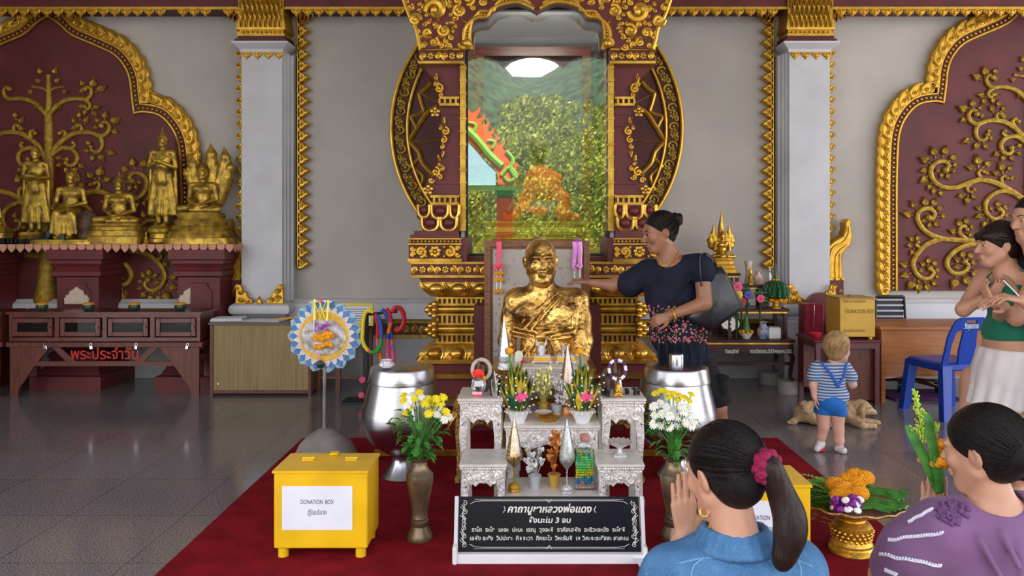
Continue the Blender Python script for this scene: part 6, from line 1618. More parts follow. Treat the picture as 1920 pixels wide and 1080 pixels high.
# ---------------------------------------------------------------- big alms bowls
def alms(x, y, lab, knob):
    t = thing('alms_bowl', (x,y,.046 if y > 5.27 else .006), lab, 'bowl', None); s = 1.0
    MB().lathe([(.115,0),(.118,.008),(.10,.03),(.065,.09),(.058,.115),(.062,.135),(.075,.14),(.12,.165),(.19,.215),(.232,.28),(.246,.34),(.243,.40),(.225,.47),(.205,.55),(.197,.582),(.19,.582)],56,(x,y,.006)).build('bowl_body','steel',t)
    lid = MB().lathe([(.207,.578),(.208,.585),(.200,.612),(.193,.655),(.188,.665),(.15,.672),(.0,.676)],48,(x,y,.006)).build('lid','steel',t)
    if knob: MB().lathe([(.045,.672),(.045,.735),(.041,.742),(.038,.742)],28,(x,y,.006)).build('knob','steel',lid)
    return t
xL, yL = WX(754,4.84), 4.84; xR, yR = WX(1268,4.86), 4.86
alms(xL, yL, 'big brushed metal alms bowl left of the altar with silver cup on its lid', False)
alms(xR, yR, 'big brushed metal alms bowl with knobbed lid, right of the altar', True)
x, y = xL-.075, yL-.11; t = thing('silver_cup', (x,y,.682), 'small embossed silver cup on the lid of the left alms bowl', 'cup')
mb = MB(); mb.lathe([(.022,0),(.036,.008),(.04,.03),(.036,.045),(.04,.05),(.034,.05),(.03,.02)],18,(x,y,.682))
for i in range(12): a = 2*PI*i/12; mb.ell((x+.037*math.cos(a),y+.037*math.sin(a),.705), (.009,.009,.012), 6, 4)
mb.build('cup_body','silver',t)

# ---------------------------------------------------------------- brass vases with chrysanthemums
rg = random.Random(11)
def mum(mb, cb, c, r, d, m_=9):
    """chrysanthemum facing direction d: two rings of narrow petals round a button"""
    d = Vector(d).normalized(); x_, y_, _ = basis(d); c = Vector(c)
    for ring, (rr, lift, n) in enumerate([(1,.0,13),(.72,.25,10),(.42,.42,7)]):
        for i in range(n):
            a = 2*PI*i/n+ring*.3+rg.uniform(-.08,.08); u = x_*math.cos(a)+y_*math.sin(a); v = d.cross(u); L_ = r*rr*rg.uniform(.9,1.08)
            p0 = c+d*r*lift*.3; p1 = c+u*L_*.6+d*r*(.18+lift); p2 = c+u*L_+d*r*(.05+lift*.9); w_ = r*.17
            mb.add([p0, p1+v*w_, p2+v*w_*.5, p2-v*w_*.5, p1-v*w_], [(0,1,4),(1,2,3,4)])
    cb.ell(c+d*r*.35, r*.26, 6, 5)
def vase(x, y, lab):
    t = thing('brass_vase', (x,y,.006), lab, 'vase')
    MB().lathe([(.062,0),(.064,.008),(.058,.03),(.044,.055),(.040,.065),(.044,.075),(.044,.09),(.036,.097),(.040,.105),(.036,.125),(.042,.16),(.058,.24),(.066,.29),(.064,.315),(.046,.335),(.036,.355),(.036,.375),(.05,.392),(.052,.397),(.044,.395),(.03,.36)],36,(x,y,.006)).build('vase_body','brass',t); return t
def bouquet(x, y, z, heads, lab, leaves=70):
    t = thing('chrysanthemum_bunch', (x,y,z-.02), lab, 'flowers'); st = MB(); lf = MB()
    by = {}
    for (px, py, dy, r, m) in heads:
        Y = y+dy; c = Vector((WX(px,Y),Y,WZ(py,Y))); by.setdefault(m, (MB(), MB())); d = (c-Vector((x,y+.05,z+.05))); d.y -= .12
        mum(by[m][0], by[m][1], c, r, d); st.tube([(x+rg.uniform(-.02,.02),y+rg.uniform(-.02,.02),z-.06),(x+(c.x-x)*.35,y+(c.y-y)*.4,z+(c.z-z)*.5),tuple(c)], .0028, 5)
    for m, (a, b) in by.items():
        p = a.build('petals_'+('white' if 'white' in m else 'yellow'), m, t, ang=180); b.build('button', 'fl_yellow', p)
    st.build('stems','leaf',t)
    hz = sum(WZ(h[1],y) for h in heads)/len(heads)-z; wx = (max(h[0] for h in heads)-min(h[0] for h in heads))/2*y/F
    for i in range(leaves):
        f = rg.uniform(.0,.85); a = rg.uniform(0,2*PI); rr = (.02+wx*.95*min(1,f*1.6+.15))*rg.uniform(.5,1.05); p = Vector((x+rr*math.cos(a),y+rr*.8*math.sin(a),z+hz*f))
        d = Vector((math.cos(a),math.sin(a)*.8,rg.uniform(-.9,.7))).normalized(); u = d.cross(Vector((0,0,1))).normalized(); L_ = rg.uniform(.035,.06); nrm = u.cross(d)
        P = [(0,0),(.25,.16),(.45,.34),(.5,.2),(.75,.30),(.8,.14),(1.05,0),(.8,-.14),(.75,-.30),(.5,-.2),(.45,-.34),(.25,-.16)]
        vs = [p+d*a_*L_+u*b_*L_*1.1+nrm*(.12*L_*abs(b_)*2-.25*L_*a_*a_) for a_,b_ in P]; n = len(vs); vs.append(p+d*L_*.5-nrm*.1*L_)
        lf.add(vs, [(i_,(i_+1)%n,n) for i_ in range(n)])
    lf.build('leaves','leaf',t,ang=180); return t
xv, yv = WX(787,3.87), 3.87; vase(xv,yv,'brown brass vase holding yellow chrysanthemums, left of the altar')
hd = []
for px,py,m in [(757,752,1),(768,765,1),(762,775,1),(778,748,1),(790,745,0),(780,757,0),(797,757,1),(803,748,1),(811,770,1),(800,762,0),(818,748,1),(826,756,1),(836,772,1),(828,783,1),(822,765,0),(833,787,0),(757,742,1),(772,740,0),(786,736,1),(812,757,1),(820,778,0),(803,776,1),(842,782,0),(763,760,0),(831,745,1)]:
    hd.append((px,py,rg.uniform(-.06,.06),.024 if m else .022,'fl_yellow' if m else 'fl_white'))
bouquet(xv,yv,.40,hd,'bunch of yellow and a few white chrysanthemums in the left brass vase',110)
xv, yv = WX(1263,3.87), 3.87; vase(xv,yv,'brown brass vase holding white chrysanthemums, right of the altar')
hd = []
for px,py in [(1229,738),(1240,733),(1251,736),(1262,738),(1274,742),(1284,746),(1292,752),(1296,740),(1255,745),(1270,750)]: hd.append((px,py,.06,.023,'fl_yellow'))
for px,py in [(1226,762),(1238,757),(1250,764),(1262,768),(1229,778),(1243,776),(1256,780),(1270,782),(1282,772),(1294,778),(1226,795),(1240,797),(1255,800),(1272,796),(1286,792),(1296,798),(1278,762),(1300,788),(1290,765)]: hd.append((px,py,rg.uniform(-.08,-.01),.026,'fl_white'))
bouquet(xv,yv,.40,hd,'bunch of white and yellow chrysanthemums in the right brass vase',70)
# ================================================================ offerings on the altar set
rg = random.Random(21)
def spire(px, y, z, hh, r, m, lab, base, cone_only=False, wide=None, wrap=True):
    x = WX(px,y); t = thing('foil_spire', (x,y,z), lab, 'spire')
    if not cone_only:
        MB().lathe([(.030,0),(.032,.01),(.028,.016),(.031,.026),(.022,.040),(.012,.046)],20,(x,y,z)).build('round_base',m,t)
        MB().tube([(x,y,z+.04),(x,y,z+hh*.33)], .003, 6).build('stem',m,t)
    z0 = z+(hh*.32 if not cone_only else 0); H_ = z+hh-z0; mb = MB()
    prof = [(.15,0),(.9,.16),(1,.24),(.88,.34),(.80,.36),(.84,.40),(.66,.52),(.60,.53),(.62,.57),(.42,.72),(.36,.73),(.34,.78),(.2,.9),(.03,1)] if not cone_only else [(1,0),(.92,.12),(.85,.13),(.88,.16),(.74,.3),(.68,.31),(.70,.35),(.55,.48),(.5,.49),(.5,.55),(.36,.68),(.3,.7),(.2,.85),(.03,1)]
    mb.lathe([(r*a*.92,H_*b) for a,b in prof],16,(x,y,z0))
    for k in range(9):     # filigree rings of little beads
        f = .22+.075*k if not cone_only else .04+.09*k; rr = next(r*.92*(prof[i][0]+(prof[i+1][0]-prof[i][0])*(f-prof[i][1])/(prof[i+1][1]-prof[i][1])) for i in range(len(prof)-1) if prof[i+1][1] >= f); n = max(6,int(16*rr/r))
        for i in range(n): a = 2*PI*(i+.5*(k%2))/n; mb.ell((x+rr*math.cos(a),y+rr*math.sin(a),z0+H_*f), (.0052,.0052,.0075), 5, 4)
    mb.build('filigree_cone',m,t)
    if wrap:
        mb = MB(); mb.lathe([(r*.1,H_*-.0),(r*1.12,H_*.17),(r*1.16,H_*.26),(r*.8,H_*.55),(r*.4,H_*.8),(r*.08,H_*1.0)],9,(x,y,z0)); mb.build('cellophane','plastic_wrap',t,ang=10)
    return t
zs = .175
spire(964,4.05,zs,.375,.036,'gold','gold filigree spire wrapped in cellophane on the lowest altar step',0)
spire(1063,4.02,zs,.375,.036,'silver','silver filigree spire wrapped in cellophane on the lowest altar step',0)
M['silver_pot'] = mat('silver_grey_plastic',(.52,.54,.58),.3,metal=.3); M['gold_pot'] = mat('dull_gold_plastic',(.62,.36,.08),.35,metal=.4)
def pot(x, y, z, m, t):
    MB().lathe([(.024,0),(.027,.03),(.029,.045),(.029,.047),(.031,.062),(.034,.063),(.034,.069),(.030,.069)],20,(x,y,z)).build('pot',m,t)
def heart(mb, c, r, tilt):
    P = [(0,-1),(.55,-.35),(.9,.2),(.8,.65),(.4,.8),(0,.45),(-.4,.8),(-.8,.65),(-.9,.2),(-.55,-.35)]
    Mx = Matrix.Translation(c) @ Euler((tilt*.3,tilt,tilt*.5)).to_matrix().to_4x4(); n = len(P)
    mb.add([Mx @ Vector((a*r,0,b*r)) for a,b in P]+[Mx @ Vector((0,-r*.25,0)),Mx @ Vector((0,r*.25,0))], [(i,(i+1)%n,n) for i in range(n)]+[((i+1)%n,i,n+1) for i in range(n)])
def foil_tree(px, y, z, hs, m, mp, lab, pots=True, hh=.22, wires=True):
    x = WX(px,y); t = thing('foil_tree', (x,y,z), lab, 'foil tree')
    if pots: pot(x,y,z,mp,t)
    mb = MB(); wr = MB()
    for (dx, dy, dz, r, a) in hs:
        heart(mb, (x+dx,y+dy,z+dz), r, a); wr.tube([(x,y,z+.05),(x+dx*.3,y+dy*.3,z+dz*.5),(x+dx,y+dy,z+dz)], .0012, 4)
    mb.build('foil_hearts',m,t,ang=20); wr.build('wires',m,t)
    return t
hs = [(rg.uniform(-.045,.045),rg.uniform(-.03,.03),rg.uniform(.12,.26),rg.uniform(.012,.020),rg.uniform(-.7,.7)) for i in range(22)]+[(-.03,-.03,.105,.022,.3),(-.045,-.02,.15,.021,-.2),(.035,-.02,.15,.020,.4)]
foil_tree(1003,4.10,zs,hs,'silver','silver_pot','little tree of silver foil hearts in a grey pot on the lowest step')
hs = [(rg.uniform(-.022,.028),rg.uniform(-.02,.02),rg.uniform(.10,.29),rg.uniform(.013,.020),rg.uniform(-.9,.9)) for i in range(26)]+[(-.022,-.03,.16,.024,.2)]
foil_tree(1039,4.12,zs,hs,'copper','gold_pot','little tree of copper foil leaves in a gold pot on the lowest step')
# candy jar of paper stars
x, y = WX(1096,4.10), 4.10; t = thing('star_jar', (x,y,zs), 'tapered clear jar of coloured paper stars with pink stopper', 'jar')
mb = MB(); r_ = lambda z,w: [(x-w,y-w*.55,zs+z),(x+w,y-w*.55,zs+z),(x+w,y+w*.55,zs+z),(x-w,y+w*.55,zs+z)]
mb.loft([r_(0,.054),r_(.20,.046),r_(.225,.024),r_(.245,.020)]); mb.build('glass_body','glass',t)
MB().lathe([(.018,.243),(.024,.25),(.024,.272),(.018,.278),(0,.279)],16,(x,y,zs)).build('stopper',mat('pink_rubber',(.55,.22,.18),.5),t)
cm = ['star_pink','star_blue','star_yellow','star_green']
M['star_pink'] = mat('star_pink',(.85,.45,.42),.5); M['star_blue'] = mat('star_blue',(.05,.35,.75),.5); M['star_yellow'] = mat('star_yellow',(.88,.75,.03),.5); M['star_green'] = mat('star_green',(.12,.78,.28),.5)
bs = [MB() for _ in cm]
for k in range(15):
    for i in range(8):
        for j in range(3):
            z = .010+k*.0128; w = .048-.008*z/.2; xx = x+(-1+2*(i+.5)/8)*w+rg.uniform(-.002,.002); yy = y+(-1+2*(j+.5)/3)*w*.5
            f = k+rg.uniform(-1,1); c = 0 if f < 1.6 else 1 if f < 3.6 else (2 if abs(f-5-i*.2)<1.6 or (f>9.5 and f<11 and i>4) else 3) if f < 12 else rg.choice([1,2,3,0]); c = rg.choice([0,1,2]) if rg.random()<.08 else c
            b = bs[c]; b.ell((xx,yy,zs+z), .0068, 5, 4, rot(rg.uniform(0,90),rg.uniform(0,90),0))
for b, m in zip(bs, cm): b.build('paper_stars',m,t,ang=20)
# silver compote
x, y = WX(1162,4.12), 4.12; z = .335; t = thing('silver_compote', (x,y,z), 'fluted silver compote dish on the low right stool', 'dish')
mb = MB(); n = 28; secs = []
for r, h_, fl in [(.036,0,.1),(.036,.008,.1),(.014,.022,0),(.012,.04,0),(.03,.052,.05),(.05,.062,.1),(.057,.078,.16),(.048,.078,.1),(.02,.06,0)]:
    secs.append([(x+r*(1+fl*(i%2))*math.cos(2*PI*i/n), y+r*(1+fl*(i%2))*math.sin(2*PI*i/n), z+h_+fl*.03*(i%2)) for i in range(n)])
mb.loft(secs); mb.build('fluted_dish','silver',t)

# leaf offerings in white bowls
def leaf_offering(px, y, z, tipdx, lab):
    x = WX(px,y); t = thing('leaf_offering', (x,y,z), lab, 'offering')
    MB().lathe([(.028,0),(.03,.006),(.046,.045),(.052,.055),(.054,.058),(.049,.058)],28,(x,y,z)).build('white_bowl','white',t)
    for m, nm, cnt, ph in (('leaf_dark','green_leaves',15,0),('leaf_yellow','yellow_leaves',15,.5)):
        mb = MB()
        for ring, (r0, hh_, sp) in enumerate([(.035,.14,.05),(.022,.19,.028),(.01,.22,.012)]):
            for i in range(cnt):
                a = 2*PI*(i+ph)/cnt+ring*.2; c, s_ = math.cos(a), math.sin(a); h = hh_*rg.uniform(.85,1.1)
                p0 = Vector((x+r0*c*.8,y+r0*s_*.8,z+.045)); p1 = p0+Vector((c*sp*.5,s_*sp*.5,h*.5)); p2 = p0+Vector((c*sp*1.1,s_*sp*1.1,h)); v = Vector((-s_,c,0))*.017; w_ = Vector((c,s_,0))*.004
                mb.add([p0-v*.5,p0+v*.5,p1+v,p1-v,p2,p1+w_,p1-w_], [(0,1,2,5),(0,5,3),(2,4,5),(5,4,3),(0,6,2,1),(6,3,4,2)])
        mb.build(nm,m,t,ang=180)
    mb = MB(); tx = x+tipdx; mb.tube([(x+tipdx*.1,y,z+.05),(x+tipdx*.5,y,z+.16),(tx,y,z+.31)], [.016,.012,.002], 8); mb.build('green_cone','leaf',t)
    mb = MB(); mb.ell((tx,y,z+.325), (.015,.015,.017), 12, 8); mb.build('marigold_tip','fl_orange',t)
    for q in ((.012,) if tipdx < 0 else (-.018,.045)):
        mb = MB(); c = Vector((x+q,y-.06,z+.135))
        for i in range(16): a = i*2.4; r = .024*(i/16)**.5; mb.ell((c.x+r*math.cos(a),c.y-.006+.012*(i/16),c.z+r*math.sin(a)), (.011,.006,.011), 6, 4, rot(0,0,0))
        mb.build('pink_rose','fl_pink',t)
    mb = MB()
    for i in range(7):
        a = PI+PI*(i+.3)/7
        for j in range(6):
            f = j/5; r = .055+.038*math.sin(f*PI*.6); mb.ell((x+r*math.cos(a),y+r*math.sin(a),z+.05+.17*f), .0042, 6, 4)
    mb.build('jasmine_buds','fl_white',t); t.scale = (1.28,1.28,1.18)
    return t
leaf_offering(971,4.33,.46,-.035,'yellow-green leaf offering with one pink rose in the left white bowl')
leaf_offering(1092,4.33,.46,-.01,'yellow-green leaf offering with two pink roses in the right white bowl')
spire(1064,4.50,.46,.39,.050,'copper_orange' if 0 else mat('orange_tissue',(.75,.30,.10),.4,metal=.2,noise=.3,nscale=80),'orange tissue spire in cellophane behind the right leaf offering',0,True)
spire(945,4.36,.74-.0,.285,.033,'silver','tall silver foil cone on the tall left stool',0,True)
x, y = WX(1020,4.40), 4.40; t = thing('white_saucer', (x,y,.46+.035), 'white saucer stacked on the gold wire tray, middle altar table', 'saucer'); MB().lathe([(.022,.012),(.045,.026),(.048,.028),(.03,.02)],24,(x-.004,y,.46+.014)).build('saucer_body','white',t)
x = WX(1028,4.36); t = thing('gold_tray', (x,4.37,.46), 'round gold wire tray between the two leaf offerings', 'tray')
mb = MB(); mb.lathe([(.05,0),(.052,.006),(.061,.02),(.063,.022),(.057,.018),(.045,.008)],28,(x,4.37,.46))
for i in range(24): a = 2*PI*i/24; mb.tube([(x+.06*math.cos(a),4.37+.06*math.sin(a),.478),(x+.066*math.cos(a),4.37+.066*math.sin(a),.492)], .0016, 4)
mb.build('wire_rim','gold_smooth',t)
hs = [(rg.uniform(-.04,.04),rg.uniform(-.02,.02),rg.uniform(.12,.26),rg.uniform(.012,.018),rg.uniform(-1.2,1.2)) for i in range(40)]
foil_tree(1019,4.5,.46,hs,mat('pale_gold_foil',(.75,.68,.25),.3,metal=.5),'gold_pot','pale gold foil tree on the middle altar table',True)
hs = [(rg.uniform(-.02,.035),rg.uniform(-.02,.02),rg.uniform(.08,.20),rg.uniform(.014,.020),rg.uniform(-.8,.8)) for i in range(12)]
foil_tree(1044,4.46,.46,hs,'silver','silver_pot','silver foil heart tree beside the pale gold foil tree',True)

# elephants
def elephant(c, s, rz, m, lab, name='elephant_figure', trunk=True, res=.004):
    t = thing(name, c, lab, 'figurine'); S = SDF(.02); S.frame(c, rot(0,0,rz), s)   # looks to -Y, 1 = full height
    S.el((0,.18,.48),(.20,.32,.20)); S.el((0,.30,.46),(.19,.19,.20)); S.el((0,-.16,.62),(.14,.15,.16),k=.06)
    for q in (-1,1):
        S.rc((q*.11,-.02,.42),(q*.12,-.06,.04),.085,.068,.03); S.rc((q*.12,.36,.42),(q*.12,.36,.04),.095,.07,.03); S.el((q*.17,-.10,.60),(.035,.10,.13),rot(0,0,q*25),k=.02)
        S.rc((q*.07,-.28,.56),(q*.09,-.40,.60),.018,.006,.008)
    S.chain([(0,-.28,.62),(0,-.40,.66),(0,-.42,.82),(0,-.36,.98)],[.075,.06,.042,.028],.03); S.rc((0,.52,.52),(0,.56,.25),.015,.01,.01)
    S.build('elephant_body',m,t,res); return t
zt_ = WZ(747,4.32)
el = elephant((WX(903,4.5),4.52,zt_),.20,-10,'carved_brown','brown carved elephant with cream flower garland on the tall left stool')
x, y, z = WX(904,4.5), 4.43, zt_+.165
mb = MB(); n = 22; mb.tube([(x+.05*math.cos(2*PI*i/n),y+.02*math.sin(2*PI*i/n),z-.028+.052*math.sin(2*PI*i/n)*1.0) for i in range(n+1)], .011, 8, caps=False); o = mb.build('flower_garland',mat('cream_blossoms',(.70,.60,.50),.8,bump=1,bscale=200)); tag(o,'cream flower garland around the neck of the left elephant','garland')
el = elephant((WX(1146,4.5),4.50,zt_),.19,10,'carved_brown','brown carved elephant with purple and white garland on the tall right stool')
x, y, z = WX(1156,4.45), 4.41, zt_+.150; g = thing('orchid_garland',(x,y,z),'purple and white orchid garland around the right elephant','garland')
for k_, m in ((0,'fl_white'),(1,mat('deep_purple_buds',(.12,.01,.16),.5))):
    mb = MB()
    for i in range(24):
        if (i//2)%2 == k_: a = 2*PI*i/24; mb.ell((x+.046*math.cos(a),y+.02*math.sin(a),z-.01+.05*math.sin(a)), (.010,.010,.010), 7, 5)
    mb.build('buds',m,g)
MB().tube([(x+.012,y-.02,z-.05),(x+.014,y-.03,z-.12)], [.006,.010], 8).build('tassel','fl_white',g)
for px, y, s, rz, lab in [(1134,4.40,.055,20,'tiny black elephant left of the gold figurine on the tall right stool'),(1140,4.35,.05,0,'tiny black elephant in front of its twin on the right stool'),(1175,4.42,.05,-20,'tiny black elephant behind the gold figurine'),(1191,4.40,.06,-60,'tiny black elephant with white tusks at the right edge of the stool')]:
    elephant((WX(px,y),y,zt_),s,rz,'black',lab,res=.0018)
x, y = WX(1159,4.36), 4.36; t = thing('gold_figurine',(x,y,zt_),'small plump golden figurine on the tall right stool','figurine')
S = SDF(.006); S.el((x,y,zt_+.018),(.022,.018,.02)); S.el((x,y-.004,zt_+.04),(.017,.014,.017)); S.el((x,y,zt_+.06),(.013,.013,.014)); S.rc((x,y,zt_+.07),(x,y,zt_+.08),.007,.003)
for q in (-1,1): S.rc((x+q*.016,y,zt_+.045),(x+q*.012,y-.016,zt_+.032),.006,.006); S.rc((x+q*.008,y,zt_+.01),(x+q*.02,y-.014,zt_+.01),.009,.007)
S.build('figurine_body','gold',t,.002)
# packaged red item, cup
x, y = WX(897,4.38), 4.38; t = thing('wrapped_offering',(x,y,zt_),'cellophane wrapped offering with red fan top and pink box base','offering')
MB().box(x-.032,x+.022,y-.02,y+.02,zt_+.001,zt_+.03,.003).build('pink_box',mat('pink_red_card',(.80,.10,.12),.5),t); MB().box(x-.032,x+.020,y-.0215,y-.019,zt_+.014,zt_+.029).build('pink_label',mat('pale_pink_card',(.85,.5,.62),.5),t)
mb = MB(); n = 20; cz = zt_+.122
for i in range(n): a = 2*PI*i/n; b = 2*PI*(i+1)/n; mb.add([(x,y-.006,cz),(x+.034*math.cos(a),y-(.004 if i%2 else .0),cz+.026*math.sin(a)),(x+.034*math.cos(b),y-(.0 if i%2 else .004),cz+.026*math.sin(b)),(x,y+.006,cz)],[(0,1,2),(3,2,1)])
mb.build('red_fan','crimson' if 0 else mat('bright_red_tissue',(.85,.03,.01),.5),t,ang=5)
mb = MB(); mb.lathe([(.032,.03),(.042,.06),(.036,.09),(.014,.115)],9,(x,y,zt_)); mb.build('cellophane','plastic_wrap',t,ang=5)
mb = MB(); mb.ell((x,y,zt_+.06),(.02,.012,.028),8,6); mb.build('brown_contents','carved_brown',t); MB().ell((x+.032,y,zt_+.095),(.013,.008,.013),8,6).build('yellow_flower','fl_orange',t)
x, y = WX(928,4.40), 4.38; t = thing('plastic_cup',(x,y,zt_),'clear plastic cup with a white straw on the tall left stool','cup')
MB().lathe([(.0,.002),(.024,.002),(.033,.085),(.036,.086),(.036,.09),(.032,.09),(.023,.006),(0,.006)],24,(x,y,zt_)).build('cup_wall','glass',t); MB().tube([(x+.012,y,zt_+.008),(x-.002,y+.01,zt_+.135)], .003, 8).build('straw','white',t)
# items on the top table
zT = WZ(688,4.6); y = 4.78
def P_(px): return WX(px,y)
t = thing('cream_tablet',(P_(973),y,zT),'small cream round-topped tablet at the left of the top table','tablet'); a = P_(973); mb = MB(); mb.prism([(a-.024,zT),(a+.024,zT)]+[(a+.024*math.cos(b),zT+.045+.022*math.sin(b)) for b in [PI*i/10 for i in range(11)]], y-.006,y+.006,.002); mb.build('tablet_body',mat('cream_stone',(.62,.66,.52),.4),t)
t = thing('red_candle',(P_(981),y-.04,zT),'short red candle in front of the cream tablet','candle'); MB().lathe([(.014,0),(.014,.014),(.006,.016),(.006,.028),(.001,.035)],14,(P_(981),y-.05,zT)).build('candle_body','crimson',t)
for px, h_ in ((992,.06),(998,.05),(1004,.055)):
    t = thing('gold_candlestick',(P_(px),y,zT),'slim little gold candlestick beside the cream tablet','candlestick','slim gold candlesticks'); MB().lathe([(.009,0),(.004,.01),(.006,.02),(.003,.03),(.006,h_-.008),(.002,h_)],10,(P_(px),y,zT)).build('candlestick_body','gold',t)
for px, lab in ((1016,'orange-yellow sutra box on a white tray under the silver cup'),(1060,'orange-yellow sutra box on a white tray at the right of the top table')):
    t = thing('sutra_box',(P_(px),y,zT),lab,'box'); a = P_(px); MB().box(a-.062,a+.062,y-.07,y+.06,zT+.006,zT+.012,.002).build('tray','white',t)
    MB().box(a-.052,a+.052,y-.055,y+.05,zT+.012,zT+.035,.003).build('box_body',mat('amber_box',(.80,.42,.02),.4),t); MB().box(a-.05,a+.05,y-.053,y+.048,zT+.035,zT+.039).build('paper_top','paper',t)
    for q in (-1,1): MB().box(a+q*.05-.004,a+q*.05+.004,y-.06,y+.05,zT,zT+.006).build('foot','white',t)
a = P_(1015); t = thing('silver_urn',(a,y,zT+.039),'small silver urn with two pointed handles on the left sutra box','urn'); mb = MB(); mb.lathe([(.016,0),(.024,.02),(.026,.045),(.018,.055),(.022,.065)],16,(a,y,zT+.039))
for q in (-1,1): mb.tube([(a+q*.016,y,zT+.095),(a+q*.03,y,zT+.12),(a+q*.026,y,zT+.135)],[.01,.006,.001],6)
mb.build('urn_body','silver',t)
a = P_(1056); t = thing('crystal_spray',(a,y,zT+.039),'small clear crystal spray on the right sutra box','ornament'); mb = MB()
for i in range(26): b = rg.uniform(0,6.28); e = rg.uniform(.2,1.4); r = rg.uniform(.02,.045); mb.tube([(a,y,zT+.06),(a+r*math.cos(b)*math.cos(e),y+r*math.sin(b)*math.cos(e)*.6,zT+.07+r*math.sin(e))],[.0015,.0005],4); mb.ell((a+r*math.cos(b)*math.cos(e),y+r*math.sin(b)*math.cos(e)*.6,zT+.07+r*math.sin(e)),.003,5,4)
mb.lathe([(.012,0),(.004,.01),(.003,.03)],10,(a,y,zT+.039)); mb.build('crystal_drops','silver',t)

# ---------------------------------------------------------------- golden tray of offerings on the carpet
x, y = WX(1597,3.72), 3.72; t = thing('pedestal_tray',(x,y,.006),'golden pedestal tray on the carpet, carrying marigolds and orchids','tray')
mb = MB(); mb.lathe([(.10,0),(.105,.006),(.103,.02),(.092,.03),(.09,.035),(.092,.045),(.078,.07),(.085,.11),(.088,.125),(.075,.14),(.06,.148),(.058,.155),(.075,.165),(.08,.17),(.06,.178),(.065,.19),(.11,.20)],40,(x,y,.006)); 
for i in range(22):
    for j in range(3): a = 2*PI*(i+.5*(j%2))/22; r = .084+.004*j; mb.ell((x+r*math.cos(a),y+r*math.sin(a),.075+j*.018), (.009,.009,.008), 6, 4)
for i in range(60): a = 2*PI*i/60; mb.ell((x+.091*math.cos(a),y+.091*math.sin(a),.045), (.004,.004,.005), 5, 4)
mb.build('pedestal','gold',t)
mb = MB(); secs = []; n = 60
for r, h_ in [(.09,.196),(.17,.204),(.225,.222),(.238,.232),(.236,.238),(.222,.230),(.16,.212),(.02,.205)]:
    secs.append([(x+(r+(.008*math.sin(15*2*PI*i/n) if r > .2 else 0))*math.cos(2*PI*i/n), y+(r*.92)*math.sin(2*PI*i/n), .006+h_+(.004*math.cos(15*2*PI*i/n) if r > .2 else 0)) for i in range(n)])
mb.loft(secs); mb.build('scalloped_dish',mat('tan_gold_rim',(.55,.33,.13),.4,metal=.4,col2=(.3,.15,.06),nscale=60,bump=.6,bscale=120),t)
def marigold(mb, c, r, nn=60):
    c = Vector(c)
    for i in range(nn):
        f = (i+.5)/nn; th = math.acos(1-1.5*f); ph = i*2.39996; d = Vector((math.sin(th)*math.cos(ph),math.sin(th)*math.sin(ph),math.cos(th)*.8)); u = d.orthogonal().normalized(); mb.ell(c+d*r*.78, (r*.17,r*.17,r*.17), 5, 4)
    mb.ell(c, (r*.8,r*.8,r*.65), 10, 7)
def bundle(bx, by, bz, ang, lab, heads, L_=.2, leaf='leaf'):
    """posy: marigolds at one end, folded pandan stems towards ang"""
    t = thing('marigold_posy',(bx,by,bz),lab,'posy','marigold posies on the golden tray'); mb = MB(); ca, sa = math.cos(ang), math.sin(ang)
    for i, (a, b) in enumerate(heads): marigold(mb,(bx+a,by+b,bz+.05+.018*(i%2)),.048,110)
    mb.build('marigold_heads','fl_orange',t); lf = MB()
    for i in range(8):
        o_ = (i-3.5)*.010; v = Vector((-sa,ca,0)); p0 = Vector((bx+.02*ca,by+.02*sa,bz+.02+.006*(i%3)))+v*o_*1.6; p1 = p0+Vector((ca,sa,.03))*L_*.5-v*o_*.8; p2 = p0+Vector((ca,sa,-.02))*L_*(1+.1*(i%3))
        lf.tube([p0,p1,p2], [.013,.012,.016], 5, flat=.4)
    for i in range(5):
        v = Vector((-ca,-sa,0)); o_ = (i-2)*.28; d = Vector((v.x*math.cos(o_)-v.y*math.sin(o_),v.x*math.sin(o_)+v.y*math.cos(o_),.25)); p = Vector((bx,by,bz+.02)); lf.tube([p,p+d*.08,p+d*.17+Vector((0,0,-.02))], [.012,.014,.002], 5, flat=.25)
    lf.build('folded_leaves','leaf' if rg.random()<2 else leaf,t)
zt_ = .232
bundle(x+.01,y+.0,zt_+.0,math.radians(-35),'marigold posy at the front of the golden tray',[(0,0),(-.055,-.01),(-.02,.05),(-.07,.045),(-.03,-.03)],.17)
bundle(x+.05,y+.07,zt_+.02,math.radians(-28),'marigold posy at the back of the golden tray',[(0,0),(.045,.01),(-.03,.03),(.015,.045)],.17)
bundle(x-.04,y-.06,zt_-.005,math.radians(-15),'low marigold posy at the near left of the golden tray',[(0,0),(.05,.0),(-.04,.01)],.15)
t = thing('orchid_spray',(x-.08,y-.14,zt_),'purple and white orchid spray at the near left of the golden tray','orchid'); a_ = MB(); b_ = MB()
for i in range(44): px_, py_, pz_ = x-.085+rg.uniform(-.055,.06), y-.14+rg.uniform(-.03,.03), zt_+.03+rg.uniform(-.01,.045); (a_ if i%5 else b_).ell((px_,py_,pz_), (.019,.010,.015), 6, 4, rot(rg.uniform(-60,60),rg.uniform(-60,60),rg.uniform(0,180)))
a_.build('purple_petals',mat('orchid_purple',(.20,.008,.24),.45),t); b_.build('white_petals','fl_white',t)
t = thing('fern_greens',(x-.17,y+.02,zt_),'pile of feathery light green sprigs on the left of the golden tray','greenery'); mb = MB()
